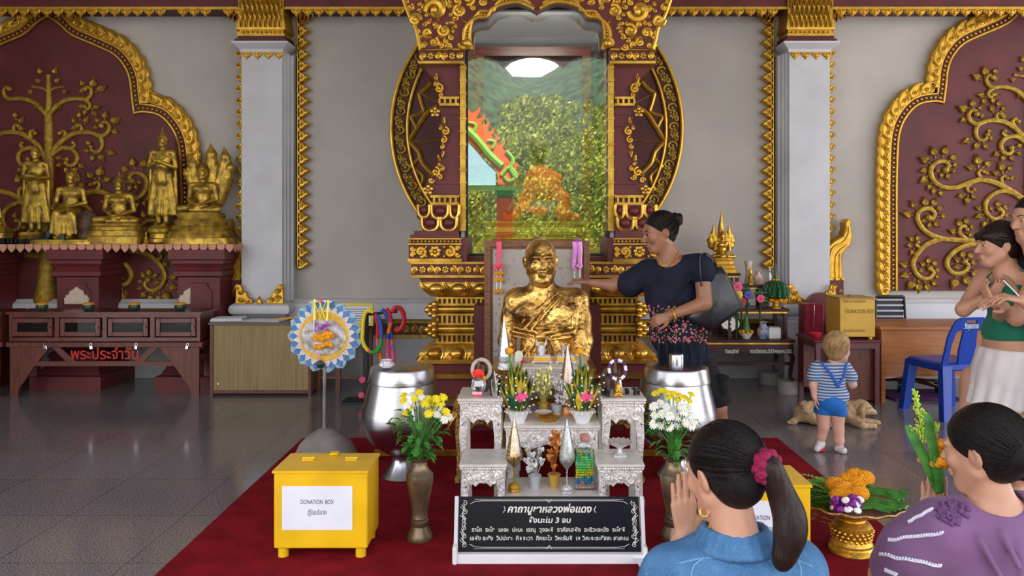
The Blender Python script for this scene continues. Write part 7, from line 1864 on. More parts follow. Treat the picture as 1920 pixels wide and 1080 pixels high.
for i in range(130):
    ang = math.radians(rg.uniform(100,225)); p = Vector((x-.05+rg.uniform(-.05,.03),y+rg.uniform(-.1,.12),zt_+rg.uniform(.0,.05))); d = Vector((math.cos(ang),math.sin(ang),rg.uniform(.05,.5))); L_ = rg.uniform(.10,.22)
    for k in range(9):
        f = k/9; q = p+d*L_*f+Vector((0,0,-.08*f*f)); 
        for s_ in (-1,1): v = Vector((-d.y,d.x,.1))*s_*.022*(1-f*.5); mb.add([q,q+v+d*.008,q+v*1.2+d*.016,q+d*.008],[(0,1,2,3)])
mb.build('sprigs','leaf_light' if 0 else mat('fern_green',(.16,.36,.04),.6),t,ang=180)
# small litter: cigarette-like stub, papers
t = thing('paper_scrap',(WX(1485,4.85),4.85,0),'tiny white paper scrap lying beside the right carpet edge','paper'); mb = MB(); mb.at(WX(1485,4.85),4.85,.0065,rz=.3); mb.box(-.025,.025,-.008,.008,0,.012,.003); mb.build('scrap','paper',t)
t = thing('leaflet',(WX(1245,3.5),3.5,.006),'white printed leaflet on the carpet before the denim-shirted woman','paper'); mb = MB(); mb.at(WX(1262,3.5),3.52,.03,rz=.12,rx=.05); mb.box(-.15,.15,-.09,.09,0,.004); mb.build('sheet','paper',t)
MB().box(WX(1262,3.5)-.1,WX(1262,3.5)+.1,3.5,3.56,.006,.03).build('folded_half','paper',t)
# ================================================================ people
def hand(S, w, d, n, s=1.0, curl=(10,15,12), side=1, spread=.06, r=.0082):
    """palm with five separate fingers; w wrist, d finger direction, n palm normal, side: which way the thumb lies"""
    w = Vector(w); d = Vector(d).normalized(); n = (Vector(n)-d*Vector(n).dot(d)).normalized(); x = d.cross(n)*side; S.frame(); kk = S.k
    for i, (o_, L_, b) in enumerate([(.027,.072,0),(.009,.081,.003),(-.009,.075,.001),(-.026,.058,-.006)]):
        kn = w+(d*(.088+b)+x*o_)*s; S.rc(w+(x*o_*.6+d*.012)*s, kn, .0135*s, .0115*s, .008)
        dd = (d+x*o_*spread*30).normalized(); p = kn
        for j, f in enumerate((.45,.31,.24)):
            a = math.radians(curl[j]); dd = (dd*math.cos(a)+n*math.sin(a)).normalized(); q = p+dd*L_*f*s; S.rc(p, q, (r-.0006*j)*s, (r-.0006*(j+1))*s, .0025); p = q
    p = w+(d*.022+x*.024)*s; q = p+(d*.62+x*.62+n*.35).normalized()*.036*s; S.rc(w+(x*.01+d*.01)*s, q, .016*s, .0115*s, .008); e = q+(d*.85+x*.2+n*.3).normalized()*.03*s; S.rc(q, e, .0105*s, .0098*s, .003); S.rc(e, e+(d*.95+x*.05+n*.2).normalized()*.024*s, .0096*s, .0078*s, .002)
    S.k = kk; return S
def toX(c, R, h):
    return Matrix.Translation(c) @ R.to_4x4() @ Matrix.Scale(h/.225, 4)
def hair_cap(c, R, h, name, m, par, cutp=(0,-.03,.02), cutn=(0,-.75,-.66), grow=1.0, extra=None, res=.005):
    S = SDF(.02); S.frame(c, R, h/.225); S.el((0,.024,.040), (.083*grow,.101*grow,.089*grow)); S.el((0,.045,-.012), (.064*grow,.064*grow,.068*grow)); S.cut(cutp, cutn, .012)
    S.frame(c, R, h/.225)
    if extra: extra(S)
    return S.build(name, m, par, res)
def strands(c, R, h, tie, cnt, m, par, rg, grow=1.0, cutp=(0,-.03,.02), cutn=(0,-.75,-.66), rad=.0022, name='hair_strands'):
    X = toX(c, R, h); mb = MB(); T = Vector(tie); C0 = Vector((0,.026,.030)); A = Vector((.084,.102,.098))*grow; t0 = T-C0; t0 = Vector((t0.x/A.x,t0.y/A.y,t0.z/A.z)).normalized(); nn = Vector(cutn); i = 0
    while i < cnt:
        u = Vector((rg.gauss(0,1),rg.gauss(0,1),rg.gauss(0,1))).normalized(); p = C0+Vector((u.x*A.x,u.y*A.y,u.z*A.z)); e = (p-Vector(cutp)).dot(nn)
        if e > 0 or p.z < -.085 or (p.y < .04 and p.z < -.015) or u.dot(t0) > .9: continue
        P = []; bad = u.dot(t0) < -.97
        for k in range(11):
            if bad: break
            v = u.slerp(t0, k/10); q = C0+Vector((v.x*A.x,v.y*A.y,v.z*A.z))*(1.0+.004*(i%3)); P.append(X @ q)
            bad = (q-Vector(cutp)).dot(nn) > .002 or (q.y < .036 and q.z < .012 and abs(q.x) > .04)
        if bad: continue
        i += 1
        mb.tube(P, [rad*(.3+.7*math.sin(PI*(.1+.8*k/10))) for k in range(11)], 4)
    return mb.build(name, m, par)
def surf(o, ymax=.3, dep=30):
    V_ = [(v.co.copy(), v.normal.copy(), (v.co.x*F/v.co.y+CX, CY-(v.co.z-H)*F/v.co.y)) for v in o.data.vertices if v.normal.y < ymax]
    def near(px, py, lift=.0025):
        q = min(V_, key=lambda v: (v[2][0]-px)**2+(v[2][1]-py)**2+(v[0].y*dep)**2); return q[0]+q[1]*lift
    return near
def on_surface(o, cond, n, rg):
    vs = [(v.co.copy(), v.normal.copy()) for v in o.data.vertices]; q = [v for v in vs if cond((v[0].x*F/v[0].y+CX, CY-(v[0].z-H)*F/v[0].y), v[1], v[0])]
    return [rg.choice(q) for _ in range(n)] if q else []
rg = random.Random(4)
def face_bits(X, body):
    mb = MB()
    for q in (-1,1): mb.tube([X @ Vector((q*.014,-.093,.026)), X @ Vector((q*.032,-.090,.032)), X @ Vector((q*.047,-.077,.027))], [.002,.003,.0015], 5)
    mb.build('eyebrows','hair',body); mb = MB(); mb.tube([X @ Vector((-.018,-.086,-.056)),X @ Vector((0,-.0935,-.054)),X @ Vector((.018,-.086,-.056))],[.002,.0042,.002],6); mb.build('lips',mat('lip_rose',(.42,.14,.11),.5),body)
# ---- woman in black
Y0 = 5.2
def P(px, py, d=0): return Vector((WX(px,Y0), Y0+d, WZ(py,Y0)))
t = thing('person', (WX(1320,Y0),Y0,.006), 'woman in black top and shorts with black bag, reaching to the golden bust', 'person')
S = SDF(.025); c = P(1235,437); R = rot(12,0,-76); h = .248
head(S, c, R, h); S.frame()
S.rc(P(1246,462),P(1270,505),.055,.07); S.rc(P(1225,505,.06),P(1305,502,-.10),.07,.075,.05); S.el(P(1262,560),(.15,.13,.2),k=.05); S.el(P(1283,655),(.115,.11,.17),k=.05)
S.chain([P(1215,512,.08),P(1155,538,.14),P(1112,533,.16)],[.052,.043,.025],.02); hand(S,P(1110,532,.16),(-1,.1,.08),(0,.2,-1),.95,(12,25,20),-1)
S.chain([P(1309,508,-.15),P(1308,563,-.20),P(1245,583,-.24)],[.058,.046,.028],.02); hand(S,P(1243,584,-.24),(-.85,.1,-.35),(.2,1,-.3),.95,(25,40,30),1)
S.chain([P(1308,690,-.05),P(1338,760,-.05),P(1350,800,.0),P(1352,852,.04)],[.08,.070,.056,.036],.02); S.rc(P(1352,856,.04),P(1325,861,.0),.035,.026)
S.chain([P(1288,690,.08),P(1290,760,.08),P(1292,800,.1),P(1300,852,.14)],[.08,.070,.056,.036],.02); S.rc(P(1300,856,.14),P(1274,861,.10),.035,.026)
body = S.build('body', 'skin_tan', t, .0055)
hp_ = hair_cap(c, R, h, 'hair', 'hair', t, cutp=(0,-.045,.03), cutn=(0,-.8,-.6)); strands(c,R,h,(0,.10,.06),140,'hair',hp_,rg,1.01,cutp=(0,-.045,.03),cutn=(0,-.8,-.6),rad=.003)
S = SDF(.008); b = P(1268,411)
for i in range(16): a = rg.uniform(0,6.28); e = rg.uniform(-1.2,1.2); S.el(b+Vector((math.cos(a)*math.cos(e),math.sin(a)*math.cos(e),math.sin(e)))*.026, .022)
S.rc(P(1256,420),b,.03,.03); S.build('hair_bun','hair',t,.005)
X = toX(c,R,h); mb = MB()
for q in (-1,1): mb.ell(X @ Vector((q*.031,-.082,.006)), .008*h/.225, 8, 6)
mb.build('eyes','black',body); mb = MB()
for q in (-1,1): mb.tube([X @ Vector((q*.014,-.093,.026)), X @ Vector((q*.032,-.090,.032)), X @ Vector((q*.047,-.077,.027))], [.002,.003,.0015], 5)
mb.build('eyebrows','hair',body)
mb = MB(); a = X @ Vector((-.0,-.094,-.0535)); mb.tube([X @ Vector((-.018,-.086,-.056)),X @ Vector((0,-.0935,-.054)),X @ Vector((.018,-.086,-.056))],[.002,.0045,.002],6); mb.build('lips',mat('lip_brown',(.28,.09,.07),.5),body)
S = SDF(.035)
S.el(P(1262,555),(.185,.155,.19),k=.06); S.el(P(1270,620,-.01),(.185,.165,.19),k=.06); S.el(P(1288,676,0),(.175,.165,.12),k=.05); S.rc(P(1218,512,.05),P(1302,500,-.11),.086,.092,.05)
S.rc(P(1304,503,-.14),P(1309,510,-.15),.088,.084,.02); S.rc(P(1218,512,.07),P(1186,534,.10),.082,.090,.03)
S.el(P(1252,482,-.07),(.088,.12,.058),rot(0,-25,0),.012,'s'); S.cut(P(1312,533,-.18),P(1312,560,-.2)-P(1308,515,-.15),.01) if 0 else None
for i in range(7): S.rc(P(1225+i*14,600,-.17),P(1228+i*15,675,-.165),.009,.006,.02)
S.rc(P(1290,515,-.16),P(1250,560,-.16),.008,.006,.02); S.rc(P(1230,525,-.10),P(1255,570,-.16),.008,.006,.02)
S.rc(P(1312,512,-.15),P(1309,566,-.2),.05,.05,.008,'s') if 0 else None
sh = S.build('black_top','navy_cloth',t,.0065)
pts = on_surface(sh, lambda p,n,v: 1208<p[0]<1300+max(0,(p[1]-590)) and 572+ (p[0]-1208)*.05<p[1]<642 and n.y<-.25 and p[0]<1330, 330, rg)
for k_, m in ((0,mat('coral_embroidery',(.62,.20,.16),.7)),(1,mat('rose_embroidery',(.45,.07,.12),.7)),(2,mat('olive_embroidery',(.16,.12,.05),.7))):
    mb = MB()
    for i, (v, n) in enumerate(pts):
        if i % 3 == k_: mb.ell(v+n*.001, (.0075,.003,.0055), 6, 4, rot(0,rg.uniform(0,180),0))
    mb.build('embroidery',m,sh)
S = SDF(.03); S.el(P(1292,690,.02),(.165,.16,.13),k=.05); S.rc(P(1305,695,-.04),P(1337,752,-.05),.135,.105,.04); S.rc(P(1285,695,.09),P(1291,756,.09),.13,.10,.04); S.cut(P(1330,757,0),(.2,0,-1))
S.el(P(1345,715,-.13),(.04,.03,.07),k=.015); S.el(P(1345,700,-.14),(.045,.02,.02),k=.01)
S.build('black_shorts','black_cloth',t,.0065)
nb = surf(body,.6,0); mb = MB(); mb.tube(smooth_path([nb(*q,.004) for q in [(1238,487),(1242,496),(1250,499),(1260,492),(1270,479),(1281,466)]],4),.0042,6); mb.build('gold_necklace','gold',t)
mb = MB(); a = P(1249,583,-.238); u = Vector((-.95,-.1,-.3)).normalized(); x_, y_, _ = basis(u); mb.tube([a+(x_*math.cos(i*PI/8)+y_*math.sin(i*PI/8))*.037 for i in range(17)],.006,6,caps=False); mb.build('gold_bracelet','gold',t)
# bag on her shoulder
t = thing('leather_bag', P(1335,620,-.25), 'big black leather tote bag hanging from the shoulder of the woman in black', 'bag')
Yb = Y0-.15; pl = [(1280,597),(1300,572),(1320,535),(1338,503),(1352,499),(1362,512),(1378,545),(1396,576),(1375,592),(1330,622),(1304,610)]
cxb = sum(p[0] for p in pl)/len(pl); czb = sum(p[1] for p in pl)/len(pl)
secs = [[(WX(cxb+(a-cxb)*f,Yb),Yb+y,WZ(czb+(b-czb)*f,Yb)) for a,b in pl] for f,y in [(.80,-.058),(.93,-.045),(1,-.01),(1,.02),(.93,.06),(.8,.07)]]
MB().loft(secs).build('bag_body','leather',t,ang=70)
mb = MB(); mb.tube(smooth_path([(WX(1342,Yb),Yb,WZ(506,Yb)),P(1328,488,-.17),P(1312,474,-.14),P(1299,482,-.21),P(1297,505,-.245),P(1300,532,-.235)],5),.009,6,flat=.5); mb.build('shoulder_strap','leather',t)
mb = MB(); mb.tube([(WX(1353,Yb),Yb-.045,WZ(503,Yb)),(WX(1394,Yb),Yb-.045,WZ(573,Yb))],.003,5); mb.build('zip','brass',t)

# ---- toddler
Y0 = 5.40; t = thing('person', (WX(1557,Y0),Y0,0), 'blond toddler in striped hooded shirt and blue shorts standing with back turned', 'person')
S = SDF(.015); c = P(1571,655); R = rot(8,0,135); h = .215; head(S,c,R,h,neck=False); S.frame()
S.rc(P(1566,668,.0),P(1562,684,.01),.03,.035); S.el(P(1556,712),(.085,.075,.11),k=.03); S.el(P(1556,755),(.085,.08,.06),k=.03)
S.chain([P(1529,690,-.01),P(1523,722,-.02),P(1524,742,-.03)],[.033,.027,.019],.012); hand(S,P(1524,743,-.03),(.05,-.1,-1),(1,0,0),.5,(15,20,15),1,r=.0095)
S.chain([P(1583,690,-.01),P(1597,720,-.01),P(1591,706,.07)],[.033,.028,.02],.012); hand(S,P(1593,706,.07),(-.2,.3,1),(-1,0,0),.5,(30,50,30),1,r=.0095)
for a in ([P(1543,768),P(1544,800),P(1542,818,.02),P(1541,832,.02)],[P(1570,770),P(1572,805),P(1573,826),P(1573,840)]): S.chain(a,[.052,.036,.034,.024],.012)
body = S.build('body','skin_pink',t,.004)
hb = hair_cap(c,R,h,'hair','hair_blond',t,cutp=(0,-.05,.03),cutn=(0,-.85,-.5),grow=1.03,res=.004)
strands(c,R,h,(0,.10,-.07),90,'hair_blond',hb,rg,1.035,cutp=(0,-.05,.03),cutn=(0,-.85,-.5),rad=.003)
def stripes():
    m, nt, b = _nt('navy_white_stripes'); N = nt.nodes; L = nt.links; tc = N.new('ShaderNodeTexCoord'); w_ = N.new('ShaderNodeTexWave'); w_.bands_direction = 'Z'; w_.inputs['Scale'].default_value = 16; w_.inputs['Distortion'].default_value = .4
    r = N.new('ShaderNodeValToRGB'); r.color_ramp.interpolation = 'CONSTANT'; r.color_ramp.elements[0].color = (.05,.09,.22,1); r.color_ramp.elements[1].color = (.42,.50,.62,1); r.color_ramp.elements[1].position = .45
    L.new(tc.outputs['Object'],w_.inputs[0]); L.new(w_.outputs[0],r.inputs[0]); L.new(r.outputs[0],b.inputs['Base Color']); b.inputs['Roughness'].default_value = .85; return m
S = SDF(.02); S.el(P(1557,715),(.098,.088,.115),k=.03); S.rc(P(1536,690),P(1583,690),.042,.042,.03); S.rc(P(1532,690),P(1525,705,-.01),.049,.047,.01); S.rc(P(1583,690),P(1594,706,-.01),.049,.046,.01); S.rc(P(1545,740),P(1572,742),.07,.07,.03); S.cut(P(1557,752),(.12,0,-1))
sh = S.build('striped_shirt',stripes(),t,.0045)
S = SDF(.01); S.chain([P(1536,678,-.05),P(1550,700,-.10),P(1560,718,-.105),P(1572,700,-.095),P(1583,680,-.04)],[.008,.009,.010,.009,.008]); S.build('blue_hood_edge','blue',sh,.004)
S = SDF(.02); S.el(P(1557,755),(.098,.092,.085),k=.03); S.rc(P(1545,755),P(1543,771),.058,.060,.01); S.rc(P(1570,756),P(1572,773),.056,.058,.01); S.cut(P(1557,777),(-.1,0,-1)); S.build('blue_shorts',mat('royal_blue_cotton',(.008,.13,.46),.8,noise=.15,bump=.4,bscale=50),t,.0045)
for q, (a, b) in enumerate([(P(1541,834,.02),P(1532,838,-.0)),(P(1573,842),P(1577,845,-.045))]):
    S = SDF(.01); S.rc(Vector(a)+Vector((0,0,.03)),a,.027,.028); S.rc(a,Vector((b.x,b.y,.022)),.027,.022); S.cut((0,0,.001),(0,0,-1)); s_ = S.build('white_sock','white_cloth',t,.004)
    mb = MB(); mb.ell((a.x,a.y,.012),(.030,.034,.012),14,6); mb.build('red_sole',mat('red_sock_sole',(.70,.02,.05),.7) if q == 0 else 'crimson',s_)
MB().tube([P(1596,700,.06),P(1598,688,.05)],.003,6).build('held_stick','white',t)

# ---- lying dog
Y0 = 6.2; t = thing('dog', (WX(1565,Y0),Y0,0), 'cream long-eared dog lying on the floor behind the toddler', 'dog')
S = SDF(.03); S.el((WX(1545,Y0),Y0,.09),(.16,.09,.085)); S.el((WX(1515,Y0),Y0+.02,.075),(.10,.09,.075)); S.el((WX(1588,Y0),Y0-.0,.085),(.09,.085,.085)); S.rc((WX(1600,Y0),Y0,.10),(WX(1612,Y0),Y0-.01,.14),.06,.05)
S.el((WX(1617,Y0),Y0-.02,.125),(.060,.052,.050)); S.rc((WX(1624,Y0),Y0-.03,.11),(WX(1635,Y0),Y0-.04,.095),.034,.022,.02); S.rc((WX(1590,Y0),Y0-.07,.05),(WX(1600,Y0),Y0-.16,.022),.035,.024,.02); S.rc((WX(1600,Y0),Y0-.16,.022),(WX(1622,Y0),Y0-.17,.02),.022,.02); S.rc((WX(1602,Y0),Y0-.05,.04),(WX(1640,Y0),Y0-.06,.02),.026,.02,.015)
S.rc((WX(1520,Y0),Y0-.06,.05),(WX(1545,Y0),Y0-.13,.025),.045,.022,.02); S.chain([(WX(1497,Y0),Y0,.05),(WX(1485,Y0),Y0-.03,.02),(WX(1474,Y0),Y0-.05,.02)],[.03,.02,.012])
rgx = random.Random(2)
for i in range(90): a = rgx.uniform(0,1); px = 1500+110*a; b = rgx.uniform(-1.3,.6); S.el((WX(px,Y0),Y0+.085*math.sin(b)-.0,.085+.075*math.cos(b)),(.02,.012,.012),rot(0,rgx.uniform(-40,40),rgx.uniform(-30,30)),.012)
m_ = mat('cream_dog_fur',(.60,.42,.25),.85,col2=(.38,.24,.12),nscale=26,bump=1,bscale=90); b = S.build('body',m_,t,.005)
for q in (-1,1):
    S = SDF(.012); S.chain([(WX(1611,Y0),Y0-.02+q*.048,.155),(WX(1606,Y0),Y0-.03+q*.062,.12),(WX(1607,Y0),Y0-.04+q*.06,.075)],[.018,.024,.018]); S.build('ear',mat('tan_dog_ear',(.42,.26,.13),.85,noise=.3,nscale=40) if q<0 else m_,t,.004)
mb = MB(); mb.ell((WX(1638,Y0),Y0-.045,.10),(.011,.012,.010),8,6); mb.ell((WX(1625,Y0),Y0-.068,.135),.006,6,5); mb.build('nose_and_eyes','black',b)

# ---- woman in green
Y0 = 4.6; t = thing('person', (WX(1885,Y0),Y0,0), 'woman in green camisole and white skirt standing at the right edge, arms crossed', 'person')
S = SDF(.022); c = P(1868,461); R = rot(2,0,-92); h = .245; head(S,c,R,h); S.frame()
S.rc(P(1880,480),P(1897,512),.045,.055); S.rc(P(1882,522,.12),P(1914,522,-.13),.050,.052,.04); S.el(P(1898,568),(.105,.135,.13),k=.04); S.el(P(1893,640),(.13,.16,.16),k=.05)
S.chain([P(1911,515,-.17),P(1868,590,-.19),P(1832,560,-.14)],[.050,.042,.026],.02); hand(S,P(1832,560,-.14),(-.3,.3,.8),(1,.2,.2),.85,(30,45,30),1)
S.chain([P(1872,520,.14),P(1815,582,.05),P(1838,556,-.06)],[.048,.04,.026],.02); hand(S,P(1838,556,-.06),(.6,-.3,.7),(0,1,.2),.85,(20,35,25),-1)
S.chain([P(1852,720,.10),P(1842,775,.10),P(1860,830,.12),P(1868,905,.2)],[.095,.072,.055,.036],.02); S.chain([P(1905,720,-.06),P(1900,780,-.06),P(1908,835,-.03),P(1912,912,.0)],[.10,.078,.058,.038],.02)
S.rc(P(1912,914,.0),P(1885,919,-.06),.036,.026); S.rc(P(1868,908,.2),P(1835,912,.16),.034,.024)
body = S.build('body','skin_mid',t,.0055)
hair_cap(c,R,h,'hair','hair_brown',t,cutp=(0,-.062,.010),cutn=(0,-.93,-.37),grow=1.06,extra=lambda S: (S.rc((.03,-.070,.052),(-.03,-.070,.052),.026,.026,.02),S.rc((0,.09,.02),(0,.14,.0),.05,.055,.02),S.rc((0,.14,.0),(0,.15,-.12),.05,.03,.02)))
strands(c,R,h,(0,.11,.01),120,'hair_brown',t,rg,1.06,cutp=(0,-.062,.010),cutn=(0,-.93,-.37),rad=.003)
X = toX(c,R,h); mb = MB(); mb.ell(X @ Vector((-.031,-.080,.005)),.0075,8,6); mb.ell(X @ Vector((.031,-.080,.005)),.0075,8,6); mb.build('eyes','black',body); face_bits(X,body)
S = SDF(.03); S.el(P(1898,570),(.122,.152,.16),k=.05); S.el(P(1893,622),(.14,.165,.12),k=.04); S.cut(P(1895,531),(-.25,0,1)); S.cut(P(1895,657),(0,0,-1)); 
gt = S.build('green_camisole','green_cloth',t,.006)
mb = MB(); mb.tube([P(1908,545,-.16),P(1903,512,-.15),P(1898,505,-.06)],.006,5); mb.tube([P(1872,545,.05),P(1866,520,.08),P(1880,506,.06)],.006,5); mb.build('shoulder_straps','green_cloth',gt)
S = SDF(.03); n_ = 13
for i in range(n_):
    a = 2*PI*i/n_; cc, ss = math.cos(a), math.sin(a); S.rc(P(1892,662)+Vector((.112*cc,.142*ss,0)),P(1872,755)+Vector((.14*cc,.155*ss,-.0)),.05,.03+.008*(i%2),.03)
S.el(P(1885,700),(.16,.17,.12),k=.04); S.cut(P(1870,765),(-.16,0,-1)); S.cut(P(1893,651),(0,0,1)); S.build('white_skirt','white_cloth',t,.0065)
mb = MB(); mb.tube(smooth_path([P(1873,500,.0),P(1884,560,-.18),P(1900,625,-.215),P(1915,675,-.22),P(1935,720,-.2)],5),.016,6,flat=.25); mb.build('tan_shoulder_strap',mat('tan_canvas',(.33,.22,.12),.7),t)
# ---- man behind her, reaching in from the right edge
Y0 = 4.35; t = thing('person', (WX(1975,Y0),Y0,0), 'short-haired man at the right edge holding a thin stick, mostly outside the photo', 'person')
S = SDF(.022); c = P(1960,412,.12); R = rot(6,0,-80); h = .25; head(S,c,R,h); S.frame(); S.rc(P(1958,445,.12),P(1968,480,.1),.055,.065); S.rc(P(1980,500,.28),P(2010,500,-.12),.07,.07,.05); S.el(P(2000,560,.1),(.14,.19,.22),k=.05)
S.chain([P(2010,505,-.15),P(1970,610,-.2),P(1880,565,-.24),P(1864,556,-.24)],[.058,.05,.032,.03],.02); hand(S,P(1866,557,-.24),(-1,.1,.25),(0,.3,-1),1.0,(28,45,30),-1)
S.chain([P(1950,505,.28),P(1925,600,.22),P(1862,572,-.1)],[.058,.048,.03],.02); hand(S,P(1862,572,-.1),(-.9,-.3,.35),(.2,.6,-1),1.0,(35,50,30),1)
for q in (-.08,.20): S.chain([P(1992,700,q),P(1988,820,q),P(1985,930,q+.05)],[.09,.065,.042],.02); S.rc(P(1978,938,q+.05),P(1945,944,q),.04,.03)
body = S.build('body','skin_mid',t,.006)
hair_cap(c,R,h,'hair','hair_brown',t,cutp=(0,-.05,.045),cutn=(0,-.7,-.7),grow=.99); X = toX(c,R,h); face_bits(X,body); mb = MB(); mb.ell(X @ Vector((-.031,-.080,.005)),.0075,8,6); mb.ell(X @ Vector((.031,-.080,.005)),.0075,8,6); mb.build('eyes','black',body)
S = SDF(.03); S.el(P(2004,560,.1),(.16,.21,.24),k=.05); S.rc(P(1985,502,.26),P(2012,502,-.12),.088,.088,.05); S.rc(P(2012,505,-.14),P(2004,545,-.17),.085,.08,.03); S.cut(P(1976,668),(0,0,-1)); S.build('dark_shirt','black_cloth',t,.008)
S = SDF(.03); S.el(P(2000,680,.1),(.15,.18,.12)); 
for q in (-.08,.20): S.rc(P(1998,690,q),P(1990,800,q),.11,.09,.03)
S.cut(P(1975,812),(0,0,-1)); S.build('shorts','black_cloth',t,.008)
MB().tube([P(1828,520,-.26),P(1850,540,-.25),P(1866,555,-.24)],.0035,6).build('thin_white_stick','white',t)

# ---- kneeling woman in denim shirt
Y0 = 2.12; t = thing('person', (WX(1375,Y0),Y0,.006), 'kneeling woman in blue denim shirt with black ponytail and magenta scrunchie, hands at face', 'person')
S = SDF(.02); c = P(1358,893,.02); R = rot(12,0,212); h = .24; head(S,c,R,h,neck=False); S.frame()
S.rc(P(1365,930,.0),P(1378,1010,-.02),.056,.062); S.rc(P(1270,1078,.02),P(1480,1060,.0),.06,.06,.05); S.el(P(1375,1180),(.16,.11,.24),k=.05)
for q, (e, wx_) in enumerate([(P(1225,1200,.12),1310),(P(1345,1230,.22),1318)]):
    S.chain([P(1262 if q==0 else 1430,1085,.02 if q==0 else .1),e,P(wx_,1045,.17+.03*q)],[.05,.042,.028],.02)
hand(S,P(1308,1046,.165),(-.05,.05,1),(.1,1,0),1.0,(2,4,4),-1,.02); hand(S,P(1326,1046,.215),(-.08,.0,1),(-.1,-1,0),1.0,(2,4,4),1,.02)
S.el(P(1380,1330,.05),(.19,.24,.11),k=.05); S.rc(P(1330,1400,.3),P(1330,1440,-.1),.075,.07); S.rc(P(1430,1400,.3),P(1430,1440,-.1),.075,.07)
body = S.build('body','skin_mid',t,.0042)
tie = (-.012,.118,.022); hb = hair_cap(c,R,h,'hair','hair',t,cutp=(0,-.035,.0),cutn=(0,-.86,-.5),grow=1.04,res=.0042,extra=lambda S: S.rc((0,.08,.01),tie,.06,.03,.03))
strands(c,R,h,tie,330,'hair',hb,rg,1.045,cutp=(0,-.035,.0),cutn=(0,-.86,-.5),rad=.0022)
X = toX(c,R,h); T = X @ Vector(tie); mb = MB(); ax = Vector((.5,-.75,.1)).normalized(); x_, y_, _ = basis(ax)
for i in range(16):
    a = 2*PI*i/16; p = T+(x_*math.cos(a)+y_*math.sin(a))*.030+ax*(.018+.009*(i%2)); mb.ell(p,(.019,.017,.018),8,6,rot(rg.uniform(0,90),0,rg.uniform(0,90)))
mb.build('magenta_scrunchie',mat('magenta_velvet',(.24,.003,.05),.75,bump=.8,bscale=120),t)
mb = MB(); ctr = smooth_path([T,T+ax*.03,P(1446,912,-.10),P(1456,945,-.11),P(1453,980,-.115),P(1440,1022,-.115)],4)
def tr_(k): f = k/(len(ctr)-1); return .012+.0205*math.sin(PI*min(1,f*.62+.06))**.9*(1 if f < .75 else 1-(f-.75)*2.4)
S = SDF(.02); S.chain([tuple(p) for p in ctr],[tr_(i) for i in range(len(ctr))]); pt = S.build('ponytail','hair_brown',t,.0045)
for i in range(260):
    a = rg.uniform(0,6.28); r0 = rg.uniform(.8,1.03); L_ = rg.randint(len(ctr)-6,len(ctr)); PP = []
    for k in range(L_):
        rr = tr_(k)*r0*1.02; d = (ctr[min(k+1,len(ctr)-1)]-ctr[max(k-1,0)]).normalized(); u, v, _ = basis(d,Vector((0,1,0))); PP.append(ctr[k]+(u*math.cos(a)+v*math.sin(a))*rr)
    mb.tube(PP,[.0024*(1-.5*k/L_) for k in range(L_)],4)
mb.build('tail_strands','hair_brown',pt)
S = SDF(.006); a = P(1404,822,-.0); 
for i in range(5): S.rc(P(1398+i*5,815+i*3,-.045+.01*i),P(1401+i*6,850-i*2,-.055+.01*i),.008,.004)
S.rc(P(1396,813,-.04),P(1424,832,-.02),.012,.010); S.build('claw_clip',mat('amber_horn',(.25,.12,.05),.2,col2=(.03,.015,.01),nscale=30),t,.003)
ea = X @ Vector((.084,.006,-.052)); mb = MB(); ea = P(1317,955,-.02); mb.tube([ea+Vector((.011*math.cos(i*PI/8),.004*math.sin(i*PI/8),.011*math.sin(i*PI/8))) for i in range(17)],.0022,6,caps=False); mb.build('gold_earring','gold',t)
def denim():
    m, nt, b = _nt('blue_denim'); N = nt.nodes; L = nt.links; tc = N.new('ShaderNodeTexCoord'); mp = N.new('ShaderNodeMapping'); mp.inputs['Scale'].default_value = (420,420,30); n1 = N.new('ShaderNodeTexNoise'); n1.inputs['Scale'].default_value = 1
    L.new(tc.outputs['Object'],mp.inputs[0]); L.new(mp.outputs[0],n1.inputs[0]); r = N.new('ShaderNodeValToRGB'); r.color_ramp.elements[0].position = .3; r.color_ramp.elements[0].color = (.015,.08,.20,1); r.color_ramp.elements[1].position = .72; r.color_ramp.elements[1].color = (.09,.23,.42,1)
    n2 = N.new('ShaderNodeTexNoise'); n2.inputs['Scale'].default_value = 14; L.new(tc.outputs['Object'],n2.inputs[0]); ad = N.new('ShaderNodeMath'); ad.operation = 'MULTIPLY_ADD'; ad.inputs[1].default_value = .5; L.new(n2.outputs[0],ad.inputs[0]); m2 = N.new('ShaderNodeMath'); m2.operation = 'MULTIPLY'; m2.inputs[1].default_value = .55; L.new(n1.outputs[0],m2.inputs[0]); L.new(m2.outputs[0],ad.inputs[2]); L.new(ad.outputs[0],r.inputs[0]); L.new(r.outputs[0],b.inputs['Base Color'])
    b.inputs['Roughness'].default_value = .85; bp = N.new('ShaderNodeBump'); bp.inputs['Strength'].default_value = .5; bp.inputs['Distance'].default_value = .01; L.new(ad.outputs[0],bp.inputs['Height']); L.new(bp.outputs[0],b.inputs['Normal']); return m
S = SDF(.03); S.rc(P(1268,1090,.02),P(1486,1068,.0),.085,.085,.06); S.rc(P(1330,1068,-.0),P(1430,1062,-.0),.072,.072,.05); S.el(P(1375,1190,.02),(.20,.15,.27),k=.06); S.chain([P(1262,1092,.02),P(1222,1200,.12),P(1275,1120,.14)],[.082,.068,.06],.03); S.chain([P(1490,1075,.0),P(1510,1210,.08),P(1400,1150,.2)],[.078,.066,.055],.03)
S.rc(P(1372,925,.04),P(1376,1010,.02),.058,.062,.012,'s')
dn = S.build('denim_shirt',denim(),t,.0055)
S = SDF(.01); n_ = 16
